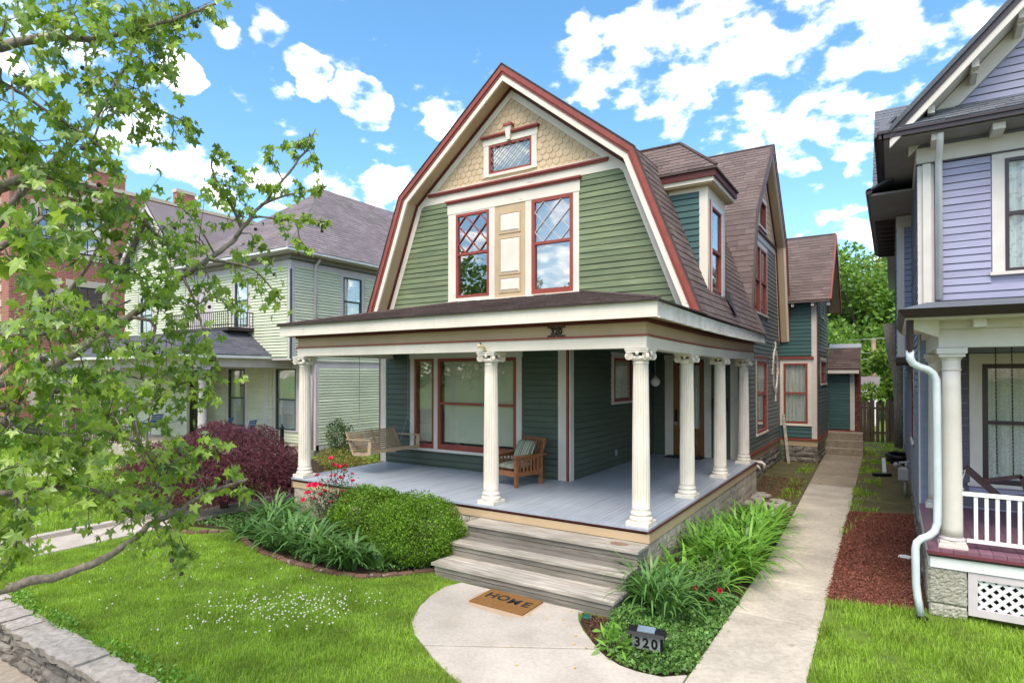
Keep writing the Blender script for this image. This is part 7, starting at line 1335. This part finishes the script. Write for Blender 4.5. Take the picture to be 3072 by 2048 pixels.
for k in range(14): t = (k + .5) / 14; MB().tube([(-15.3 - .15 * t, 5.35 - 2.05 * t, .33), (-15.3 - .15 * t, 5.35 - 2.05 * t, .95 - .05 * t)], .008, 5).build('baluster', IRON, rp)
rp2 = thing('iron_railing', 'low dark iron railing along the front of the mint porch', 'railing', (-22, 2.7, .38))
b_ = MB(); b_.tube([(-26, 2.7, 1.05), (-19.5, 2.7, 1.05)], .018, 6); b_.tube([(-26, 2.7, .5), (-19.5, 2.7, .5)], .014, 6); b_.build('rail', IRON, rp2)
for k in range(44): x = -25.9 + k * .148; MB().box(x - .009, x + .009, 2.69, 2.71, .4, 1.05).build('baluster', IRON, rp2)
def bluechair(label, x, y, rz):
    c = thing('patio_chair', label, 'chair', (x, y, .38), rz, 'blue patio chairs on the mint porch')
    for s_ in (-.27, .27): MB().tube([(s_, -.28, 0), (s_, -.28, .58), (s_, .2, .6), (s_, .28, .45), (s_, .24, 0)], .016, 6).build('side_frame', STEEL, c, local=True); MB().tube([(s_, .2, .40), (s_, .36, .95)], .016, 6).build('back_post', STEEL, c, local=True); MB().box(s_ - .03, s_ + .03, -.3, .22, .59, .62).build('armrest', BLUECH, c, local=True)
    for k in range(7): t = k / 6; MB().box(-.27, .27, -.27 + .46 * t, -.21 + .46 * t, .41 - .02 * t, .42 - .02 * t).build('seat_strap', BLUECH, c, local=True); z = .46 + .45 * t; y_ = .22 + .14 * t; MB().bar((-.27, y_, z), (.27, y_, z), .012, .055).build('back_strap', BLUECH, c, local=True)
bluechair('blue strap patio chair under the right porch window', -16.6, 4.7, R(-60)); bluechair('blue strap patio chair behind the white porch column', -18.3, 4.9, R(-50)); bluechair('blue strap patio chair near the green screen door', -22.8, 4.6, R(-70))
svl = thing('shovel', 'shovel with a D handle leaning on the mint green wall', 'shovel', (-14.5, 6.95, 0))
MB().tube([(-14.45, 6.95, .1), (-14.62, 6.95, 1.0)], .02, 8).build('shaft', WHITE, svl); b_ = MB(); b_.tube([(-14.62, 6.95, 1.0), (-14.63, 6.88, 1.06), (-14.645, 6.86, 1.14), (-14.645, 7.04, 1.14), (-14.63, 7.02, 1.06), (-14.62, 6.95, 1.0)], .015, 6); b_.build('handle', BLACK, svl); MB().hexa([(-14.5, 6.85, 0), (-14.38, 6.85, 0), (-14.38, 7.05, 0), (-14.5, 7.05, 0), (-14.49, 6.87, .2), (-14.45, 6.87, .2), (-14.45, 7.03, .2), (-14.49, 7.03, .2)]).build('blade', STEEL, svl)
# ------------------------------------------------------------ brick apartment building
def brickmat():
    m, t, b, out = base_mat('red_brick_wall'); g = t.nodes.new('ShaderNodeNewGeometry'); sp = t.nodes.new('ShaderNodeSeparateXYZ'); t.links.new(g.outputs['Position'], sp.inputs[0])
    ad = t.nodes.new('ShaderNodeMath'); ad.operation = 'ADD'; t.links.new(sp.outputs[0], ad.inputs[0]); t.links.new(sp.outputs[1], ad.inputs[1]); cb = t.nodes.new('ShaderNodeCombineXYZ'); t.links.new(ad.outputs[0], cb.inputs[0]); t.links.new(sp.outputs[2], cb.inputs[1])
    br = t.nodes.new('ShaderNodeTexBrick'); t.links.new(cb.outputs[0], br.inputs[0]); br.inputs['Scale'].default_value = 1.0; br.inputs['Brick Width'].default_value = .36; br.inputs['Row Height'].default_value = .125; br.inputs['Mortar Size'].default_value = .016
    br.inputs['Color1'].default_value = (.42, .12, .078, 1); br.inputs['Color2'].default_value = (.32, .088, .06, 1); br.inputs['Mortar'].default_value = (.34, .25, .2, 1)
    t.links.new(br.outputs['Color'], b.inputs['Base Color']); b.inputs['Roughness'].default_value = .9; bp_ = t.nodes.new('ShaderNodeBump'); bp_.inputs['Distance'].default_value = .01; bp_.inputs['Strength'].default_value = .5; bp_.invert = True; t.links.new(br.outputs['Fac'], bp_.inputs['Height']); t.links.new(bp_.outputs[0], b.inputs['Normal'])
    return m
BRK = brickmat()
BB = thing('brick_apartment_building', 'red brick apartment building with limestone window surrounds', 'building', (-42, 14, 0))
BX, BY = -34.0, 3.35; B1 = Face('y', BX, 1); B2 = Face('x', BY, -1)
rows = [(1.6, 3.7), (5.6, 7.65), (9.4, 11.5)]; colsw = [(4.5, 5.25), (6.05, 7.45), (9.2, 10.6), (12.2, 13.6), (15.5, 16.9)]
hs_ = [(a, b, z0, z1) for a, b in colsw for z0, z1 in rows]
backing('side_wall', BB, B1, BY, 24.0, [0, 13.2], BRK, hs_, .4); hs2 = [(x, x + 1.5, z0, z1) for x in (-36.8, -40.0, -43.5, -47) for z0, z1 in rows]; backing('front_wall', BB, B2, -52, BX, [0, 13.2], BRK, hs2, .4)
b_ = MB(); B1.box(b_, BY - .1, 24, 0, .1, 12.35, 12.6); B2.box(b_, -52, BX + .1, 0, .1, 12.35, 12.6); b_.build('stone_band', SANDST, BB); b_ = MB(); B1.box(b_, BY - .06, 24, -.4, .08, 13.2, 13.4); B2.box(b_, -52, BX + .08, -.4, .08, 13.2, 13.4); b_.build('parapet_coping', SANDST, BB)
for k, (a, b) in enumerate(((BY, 4.6), (6.9, 8.6), (11.5, 12.6))): part_box('parapet', BRK, BB, B1, a, b, -.4, .05, 13.4, 14.1); part_box('parapet_coping', SANDST, BB, B1, a - .06, b + .06, -.44, .09, 14.1, 14.3)
for F_, H_ in ((B1, hs_), (B2, hs2)):
    for a, b, z0, z1 in H_:
        c = MB(); F_.box(c, a - .22, a, -.05, .05, z0 - .05, z1); F_.box(c, b, b + .22, -.05, .05, z0 - .05, z1); F_.box(c, a - .3, b + .3, -.05, .06, z1, z1 + .35); F_.box(c, a - .3, b + .3, -.05, .1, z0 - .3, z0 - .05)
        for q in range(3): F_.box(c, a - .4, a - .22, -.05, .045, z0 + q * .75, z0 + q * .75 + .35); F_.box(c, b + .22, b + .4, -.05, .045, z0 + q * .75, z0 + q * .75 + .35)
        c.build('stone_surround', SANDST, BB); window(BB, F_, a, b, z0, z1, IRON, .07, (z0 + z1) / 2, GLASSR, None, grid=(2, 2))
b_ = MB(); b_.box(-52, BX - .4, 24, 24.3, 0, 13); b_.box(-52, -51.6, BY, 24, 0, 13); b_.box(-52, BX - .4, BY + .4, 24, 12.9, 13); b_.box(-51, BX - 1.4, 5, 5.2, 0, 13); b_.box(BX - 2.2, BX - 2, 4, 24, 0, 13); b_.build('rear_wall', PLASTER, BB)
# ------------------------------------------------------------ behind the houses
fn = thing('picket_fence', 'weathered dark board fence closing the side yard', 'fence', (2.4, 22, 0))
x = 1.35; k = 0
while x < 3.6:
    w = .125; h = 1.80 + random.uniform(-.06, .08); mb = MB(); mb.prism([(x, .04), (x + w, .04), (x + w, h - .06), (x + w - .03, h), (x + .03, h), (x, h - .06)], lambda u, z: (u, 22.0, z), lambda u, z: (u, 22.025, z)); mb.build('board', FENCEW, fn); x += w + (.004 if k < 4 else .05); k += 1
for z in (.4, 1.45): MB().box(1.35, 3.6, 22.03, 22.08, z, z + .09).build('rail', FENCEW, fn)
for x in (1.4, 2.03, 2.7, 3.35): MB().box(x - .05, x + .05, 22.085, 22.18, 0, 1.95).build('post', FENCEW, fn)
def tree(name, label, base, h, cr, n, size, mat, seed, trunk_r=.25, bark=BARK2, lobes=9, cz=.62, group=None):
    r_ = np.random.default_rng(seed); o = thing(name, label, 'tree', base, 0, group); bx, by, bz = base
    b_ = MB(); b_.tube([(bx, by, bz), (bx + .1, by, bz + h * .3), (bx - .05, by + .1, bz + h * .6), (bx, by, bz + h * .85)], [trunk_r, trunk_r * .75, trunk_r * .5, trunk_r * .15], 10)
    P = []; U = []
    for k in range(lobes):
        a = r_.uniform(0, 6.28); rad = cr * r_.uniform(.15, .72); zc_ = bz + h * r_.uniform(cz - .22, .92); rad *= 1.15 - .7 * max(0, (zc_ - bz) / h - .6); c = np.array([bx + rad * math.cos(a), by + rad * math.sin(a), zc_]); rr = cr * r_.uniform(.28, .48)
        b_.tube([(bx, by, bz + h * .35), tuple((np.array([bx, by, bz + h * .5]) + c) / 2), tuple(c)], [trunk_r * .45, trunk_r * .25, trunk_r * .08], 6)
        p, u = ell_points(n // lobes, c, (rr, rr, rr * .8), seed * 31 + k, .3, 1.1, -1, .35); P.append(p); U.append(u)
    P = np.concatenate(P); U = np.concatenate(U); d = U + r_.normal(size=U.shape) * .8; d[:, 2] -= .2; V, Fq = leaves(P, d, size * r_.uniform(.6, 1.3, len(P)), .6)
    b_.build('trunk', bark, o, True); link('crown', np_mesh('crown', V, Fq, mat), o)['kind'] = 'stuff'; return o
tree('background_tree', 'tall leafy green tree behind the side yard fence', (1.2, 42, 0), 11.5, 5.0, 16000, .36, LEAFT, 61, .35, lobes=14, cz=.55)
tree('background_tree', 'dark green tree behind the bay roof of the green house', (-3.5, 46, 0), 12.0, 5.0, 9000, .38, LEAFT, 62, .35, lobes=12, cz=.55)
tree('background_tree', 'yellow-green tree showing above the bay roof', (4.5, 50, 0), 13.5, 5.5, 12000, .38, LEAFT2, 63, .3, lobes=12, cz=.6)
tree('background_tree', 'dense green tree partly hidden by the lavender house', (6.5, 40, 0), 10, 5.0, 9000, .36, LEAFT, 64, .3, lobes=12, cz=.5)
tree('background_tree', 'light green young tree just over the board fence', (2.75, 25.5, 0), 4.3, 1.25, 2600, .22, LEAFT2, 65, .06, lobes=8, cz=.62)
tree('background_tree', 'low dark green tree filling the gap beside the garage', (-1.5, 36, 0), 6.5, 4.0, 9000, .32, LEAFT, 66, .3, lobes=12, cz=.4)
tree('background_tree', 'broad green tree low behind the white garage', (3.5, 38, 0), 7.0, 4.0, 9000, .32, LEAFT, 67, .3, lobes=12, cz=.4)
tree('street_tree', 'tall street tree across the road mirrored in the front windows', (-13, -27, -.42), 13, 5.0, 7000, .42, LEAFT, 71, .35, lobes=12, cz=.55)
tree('street_tree', 'wide street tree across the road mirrored in the porch window', (-22, -22, -.42), 12, 6.0, 7000, .42, LEAFT, 72, .35, lobes=12, cz=.5)
tree('street_tree', 'second wide tree across the road mirrored in the porch window', (-4, -30, -.42), 11, 6.0, 7000, .42, LEAFT, 73, .35, lobes=12, cz=.45)
tk = thing('tree_trunk', 'thick grey tree trunk beside the lavender house eave', 'tree', (3.05, 20.5, 0)); MB().tube([(3.12, 20.6, 0), (3.10, 20.6, 1.8), (3.04, 20.6, 3.0), (2.88, 20.6, 3.9), (2.7, 20.6, 5)], [.26, .23, .24, .26, .2], 12).build('trunk', BARK, tk, True)
up_ = thing('utility_pole', 'wooden utility pole standing beyond the fence', 'utility pole', (1.87, 40, 0)); MB().tube([(1.87, 34, 0), (1.87, 34, 5.1)], [.16, .13], 10).build('pole', mk('pole_wood', (.30, .2, .13), (.22, .15, .1), scale=6, stretch=(4, 4, .5)), up_, True)
for i, (z0, z1, lab) in enumerate(((4.75, 5.35, 'highest overhead wire crossing behind the fence'), (4.05, 4.4, 'middle overhead wire crossing behind the fence'), (3.75, 3.95, 'lowest overhead wire crossing behind the fence'))):
    pts = [(-6 + k * 1.2, 33.8, z0 + (z1 - z0) * k / 12 + .12 * ((k - 6) / 6) ** 2) for k in range(13)]; tag(MB().tube(pts, .018, 5).build('overhead_wire', STEEL), lab, 'wire')
gr_ = thing('garage', 'small white sided garage seen over the fence', 'garage', (1.5, 33, 0)); Fg = Face('x', 32, -1); gwk = part_box('wall', WHITE, gr_, Fg, .4, 2.06, -3, 0, 0, 2.35); clapboards(gwk, Fg, .4, 2.06, .1, 2.35, .11, WHITE, maxlen=9); MB().hexa([(.2, 31.8, 2.3), (2.2, 31.8, 2.3), (2.2, 33.6, 2.75), (.2, 33.6, 2.75), (.2, 31.8, 2.37), (2.2, 31.8, 2.37), (2.2, 33.6, 2.82), (.2, 33.6, 2.82)]).build('roof', ROOFG, gr_)
for i, (x, y, h, r) in enumerate(((-30, 6, 1.1, 1.2), (-27.5, 0.5, 1.2, 1.3), (-31.5, 1.0, 1.3, 1.4), (-24, 1.4, .9, 1.0))):
    shrub('foundation_shrub', ('leafy green shrub at the foot of the brick building', 'rounded shrub on the far left lawn', 'leftmost green shrub before the brick building', 'green shrub before the mint porch railing')[i], 'shrub', (x, y, h * .5), (r, r, h * .6), 2600, .13, LEAFT, 80 + i, amp=.3, lo=.4)
# ------------------------------------------------------------ sweetgum reaching in from the left
TG = thing('sweetgum_tree', 'sweetgum tree whose leafy branches hang in from the left', 'tree', (-4.3, -6.75, -.42))
tr_ = MB(); tr_.tube([(-4.3, -6.75, -.45), (-4.28, -6.72, 1.0), (-4.22, -6.66, 3.0), (-4.2, -6.6, 5.0), (-4.15, -6.55, 7.0), (-4.1, -6.5, 9.5)], [.27, .21, .18, .15, .11, .05], 12); tr_.build('trunk', BARK, TG, True)
def smooth_path(pts, n=4):
    P = [Vector(p) for p in pts]; out = []
    for i in range(len(P) - 1):
        p0, p1, p2, p3 = P[max(i - 1, 0)], P[i], P[i + 1], P[min(i + 2, len(P) - 1)]
        for k in range(n):
            t = k / n; out.append(0.5 * ((2 * p1) + (-p0 + p2) * t + (2 * p0 - 5 * p1 + 4 * p2 - p3) * t * t + (-p0 + 3 * p1 - 3 * p2 + p3) * t ** 3))
    return out + [P[-1]]
LPTS = []
for (r0, r1, pts) in LIMBS:
    P = [Vector(p) for p in pts]
    if (P[0] - Vector((-4.2, -6.65, P[0].z))).length < 2.6 and r0 > .019: P = [Vector((-4.22, -6.66, P[0].z - .25))] + P
    sp_ = smooth_path(P); n = len(sp_); rad = [(r0 + (r1 - r0) * (k / (n - 1)) ** .8) * (1 + .06 * math.sin(k * 1.7)) for k in range(n)]
    sp_ = [p + Vector((random.gauss(0, r0 * .08), random.gauss(0, r0 * .08), random.gauss(0, r0 * .08))) for p in sp_]
    MB().tube(sp_, rad, 8).build('limb', BARK, TG, True); LPTS += sp_
SO = [0, 72, 144, 216, 288]
def star_leaf(seed):
    """five-pointed sweetgum leaf on its stalk, arched and cupped"""
    r_ = random.Random(seed); V = [(0, 0, 0)]; a0 = [-128, -66, 0, 66, 128]; Ls = [.62, .88, 1.0, .88, .62]; arch = r_.uniform(.12, .5); fold = r_.uniform(.05, .3)
    ring = []
    for i, (a, L) in enumerate(zip(a0, Ls)):
        a += r_.uniform(-6, 6); L *= r_.uniform(.9, 1.08)
        ring.append((a - 17, L * .66)); ring.append((a, L)); ring.append((a + 17, L * .66))
        if i < 4: ring.append(((a + a0[i + 1]) / 2, .46))
    for a, L in ring:
        x, y = L * math.sin(R(a)), L * math.cos(R(a)); d2 = x * x + y * y; V.append((x, y, -arch * d2 + fold * abs(x) * .5))
    n = len(ring); Fc = [(0, i, i + 1) for i in range(1, n)]
    k = len(V); V += [(-.012, 0, .004), (.012, 0, .004), (.012, -.75, -.12), (-.012, -.75, -.12)]; Fc.append((k, k + 1, k + 2)); Fc.append((k, k + 2, k + 3))
    return np.array(V), Fc
STAR = [star_leaf(s_) for s_ in range(8)]
allL = []; tw = MB(); LA = np.array([tuple(p) for p in LPTS]); balls = MB()
for ci, (x, y, z, r) in enumerate(CLUMPS):
    c = np.array([x, y, z]); near = LA[np.argmin(((LA - c) ** 2).sum(1))]; dist = np.linalg.norm(near - c)
    st_ = Vector(near); en = Vector(c); twigs = [(st_, en)]
    tw.tube([st_, st_.lerp(en, .5) + Vector((0, 0, .04 + .05 * dist)), en], [.007 + .004 * dist, .006, .003], 5)
    nl = int(11 + 175 * r)
    for k in range(3 + int(r * 12)):
        e2 = en + Vector(rng.normal(size=3)) * r * .75; e2.z -= .03; tw.tube([st_.lerp(en, random.uniform(.55, 1)), e2], [.004, .0018], 4); twigs.append((en, e2))
    for k in range(nl):
        a, b = random.choice(twigs[1:]); p = a.lerp(b, random.uniform(.25, 1.1)) + Vector(rng.normal(size=3)) * r * .22; allL.append((p, random.choice((.034, .042, .049, .055, .061, .068)) * random.uniform(.85, 1.2)))
    if random.random() < .35: b = twigs[-1][1]; balls.lathe([(.002, -.018), (.013, -.012), (.018, 0), (.013, .012), (.002, .018)], (b.x, b.y, b.z - .07), 8)
tw.build('twigs', BARK, TG, True)['kind'] = 'stuff'; balls.build('seed_balls', BARK2, TG, True)['kind'] = 'stuff'
def leafM(p):
    az = random.uniform(0, 2 * math.pi); tilt = abs(random.gauss(R(62), R(28))); return Matrix.Translation(p) @ Matrix.Rotation(az, 4, 'Z') @ Matrix.Rotation(-tilt, 4, 'X') @ Matrix.Rotation(random.gauss(0, .5), 4, 'Y')
allL.sort(key=lambda q: q[1] / (q[0] - CAM).length, reverse=True)
lm = []
for V_, Fc in STAR: me = bpy.data.meshes.new('leaf'); me.from_pydata([tuple(v) for v in V_], [], Fc); me.materials.append(LEAF); me.update(); lm.append(me)
for p, s_ in allL[:300]: link('leaf', random.choice(lm), TG, leafM(p) @ Matrix.Scale(s_, 4))
VV = []; FF_ = []; off = 0
for p, s_ in allL[300:]:
    V_, Fc = random.choice(STAR); Mx = np.array(leafM(p) @ Matrix.Scale(s_, 4)); v = V_ @ Mx[:3, :3].T + Mx[:3, 3]; VV.append(v); FF_.append(np.array(Fc) + off); off += len(v)
link('foliage', np_mesh('foliage', np.concatenate(VV), np.concatenate(FF_), LEAF), TG)['kind'] = 'stuff'
# ------------------------------------------------------------ grass, clover, petals
def grass(name, label, poly, dens, h, w, seed, excl=(), mat=GRASS, patch=0.0):
    r_ = np.random.default_rng(seed); xs = [p[0] for p in poly]; ys = [p[1] for p in poly]; A = (max(xs) - min(xs)) * (max(ys) - min(ys)); n = int(A * dens); X = r_.uniform(min(xs), max(xs), n); Y = r_.uniform(min(ys), max(ys), n); k = inpoly(X, Y, poly)
    for e in excl: k &= ~inpoly(X, Y, e)
    if patch: q = np.sin(X * 4.7 + 2 * np.sin(Y * 1.3)) + np.sin(Y * 3.1 + 2 * np.sin(X * 2.2)) + np.sin(X * 9.1 - Y * 6.3) * .6; k &= (q + r_.normal(size=len(X)) * .5) > patch
    X, Y = X[k], Y[k]; n = len(X); tuft = .75 + .35 * np.sin(X * 3.1 + np.sin(Y * 2.3) * 2) * np.sin(Y * 3.7 + np.cos(X * 1.9) * 2) + .2 * np.sin(X * 11) * np.sin(Y * 9.3)
    H_ = h * r_.uniform(.55, 1.3, n) * tuft.clip(.45, 1.3) * np.where(r_.random(n) < .07, 1.9, 1.0); az = r_.uniform(0, 2 * math.pi, n); ln = r_.uniform(.15, .9, n) * H_; wx, wy = -np.sin(az), np.cos(az); ww = w * r_.uniform(.6, 1.2, n)
    V = np.empty((n, 5, 3)); dx, dy = np.cos(az), np.sin(az)
    V[:, 0] = np.stack([X - wx * ww, Y - wy * ww, np.zeros(n)], 1); V[:, 1] = np.stack([X + wx * ww, Y + wy * ww, np.zeros(n)], 1)
    V[:, 2] = np.stack([X + dx * ln * .4 + wx * ww * .8, Y + dy * ln * .4 + wy * ww * .8, H_ * .6], 1); V[:, 3] = np.stack([X + dx * ln * .4 - wx * ww * .8, Y + dy * ln * .4 - wy * ww * .8, H_ * .6], 1); V[:, 4] = np.stack([X + dx * ln, Y + dy * ln, H_ * .95], 1)
    b0 = np.arange(n)[:, None] * 5; Fq = np.concatenate([b0 + [0, 1, 2], b0 + [0, 2, 3], b0 + [3, 2, 4]]); o = link(name, np_mesh(name, V.reshape(-1, 3), Fq, mat)); tag(o, label, 'grass', kind='stuff'); return o
PAD = arcL + [(-1.16, -3.17), (-0.74, -3.37), (-0.2, -3.52), (0.5, -3.62), (1.13, -3.66), (1.13, -1.235)]
STEPS = [(-2.88, 0), (-2.88, -1.2), (0, -1.2), (0, 0)]
grass('lawn_grass', 'bright green front lawn left of the landing', [(-8.8, -4.97), (1.12, -4.97), (1.12, -3.6), (-0.2, -3.45), (-2.2, -1.1), (-3.0, -0.95), (-4.9, -1.9), (-6.5, -1.7), (-7.5, -1.3), (-8.9, -1.9)], 6000, .05, .0032, 1, [[(x * .985 - .01, y * .99 - .01) for x, y in PAD], STEPS, [(-8.9, -1.6)] + [(-7.6, -1.3), (-6.48, -1.72), (-5.72, -1.9), (-4.91, -1.96), (-4.3, -1.92), (-3.77, -1.83), (-3.42, -1.64), (-3.16, -1.25), (-2.9, -1.0), (-2.9, 0), (-8.9, 0)]])
grass('lawn_grass', 'green lawn in front of the lavender house', [(2.14, -4.97), (8, -4.97), (8, 1.0), (3.2, 1.08), (2.08, .85)], 4200, .075, .0035, 2, patch=-1.6)
grass('lawn_grass', 'lawn on the lot of the mint green house', [(-16.5, -4.97), (-9.98, -4.97), (-9.98, 1.6), (-16.5, 2.4)], 1500, .08, .006, 3)
grass('lawn_grass', 'far lawn before the brick building', [(-34, -4.97), (-16.5, -4.97), (-16.5, 2.5), (-27, 2.5), (-34, 3.2)], 350, .1, .012, 4)
grass('weed_tufts', 'patchy weeds along the right edge of the walk', [(1.98, 4.0), (2.05, 4.0), (2.6, 7.5), (2.45, 16.4), (1.93, 16.4)], 1300, .09, .006, 5, patch=.35)
grass('weed_tufts', 'patchy weeds in the dirt by the fence', [(1.95, 15), (3.1, 15), (3.2, 21.9), (1.8, 21.9)], 600, .1, .008, 6, patch=.3)
grass('weed_tufts', 'patchy weeds between walk and bay', [(.55, 6.2), (.98, 6.2), (.72, 13.5), (.3, 13.5)], 900, .09, .006, 7, patch=.2)
r_ = np.random.default_rng(9); cb = MB()
def clover(x, y): z = .075 + r_.uniform(0, .03); s_ = r_.uniform(.008, .0125); cb.lathe([(s_ * .4, -s_ * .8), (s_, -.1 * s_), (s_ * .8, s_ * .6), (s_ * .15, s_ * .9)], (x, y, z), 6)
for k in range(230):
    t = r_.random(); x, y = -4.2 + 1.25 * t + r_.normal() * .33, -3.75 + 1.0 * t + r_.normal() * .26; clover(x, y)
for k in range(70): clover(r_.uniform(-7.8, -2.6), r_.uniform(-4.6, -2.1))
tag(cb.build('clover_flowers', WPETAL), 'white clover heads dotted over the front lawn', 'clover', kind='stuff')
pb = MB()
for k in range(26):
    if k < 16: x, y, z = r_.uniform(-2.2, .2), r_.uniform(-2.9, -1.3), .033
    elif k < 20: x, y, z = r_.uniform(-2.6, -.3), r_.uniform(-.35, -.05), .62
    else: x, y, z = r_.uniform(-5, -.5), r_.uniform(.2, 2.3), .8235
    if k < 16 and not inpoly([x], [y], PAD)[0]: continue
    a = r_.uniform(0, 6); s_ = r_.uniform(.012, .024); pb.add([(x + s_ * math.cos(a), y + s_ * math.sin(a), z), (x - .5 * s_ * math.sin(a), y + .5 * s_ * math.cos(a), z + .006), (x - s_ * math.cos(a), y - s_ * math.sin(a), z), (x + .5 * s_ * math.sin(a), y - .5 * s_ * math.cos(a), z + .004)], [(0, 1, 2, 3)])
tag(pb.build('fallen_petals', YPETAL), 'yellow petals and leaf bits fallen on steps and landing', 'petals', kind='stuff')
wd = shrub('garden_weed', 'spiky light green weed at the corner of the landing', 'weed', (0.32, -2.02, .12), (.17, .15, .16), 90, .16, LEAFL2, 91, amp=.3, lo=.2, W=.22)
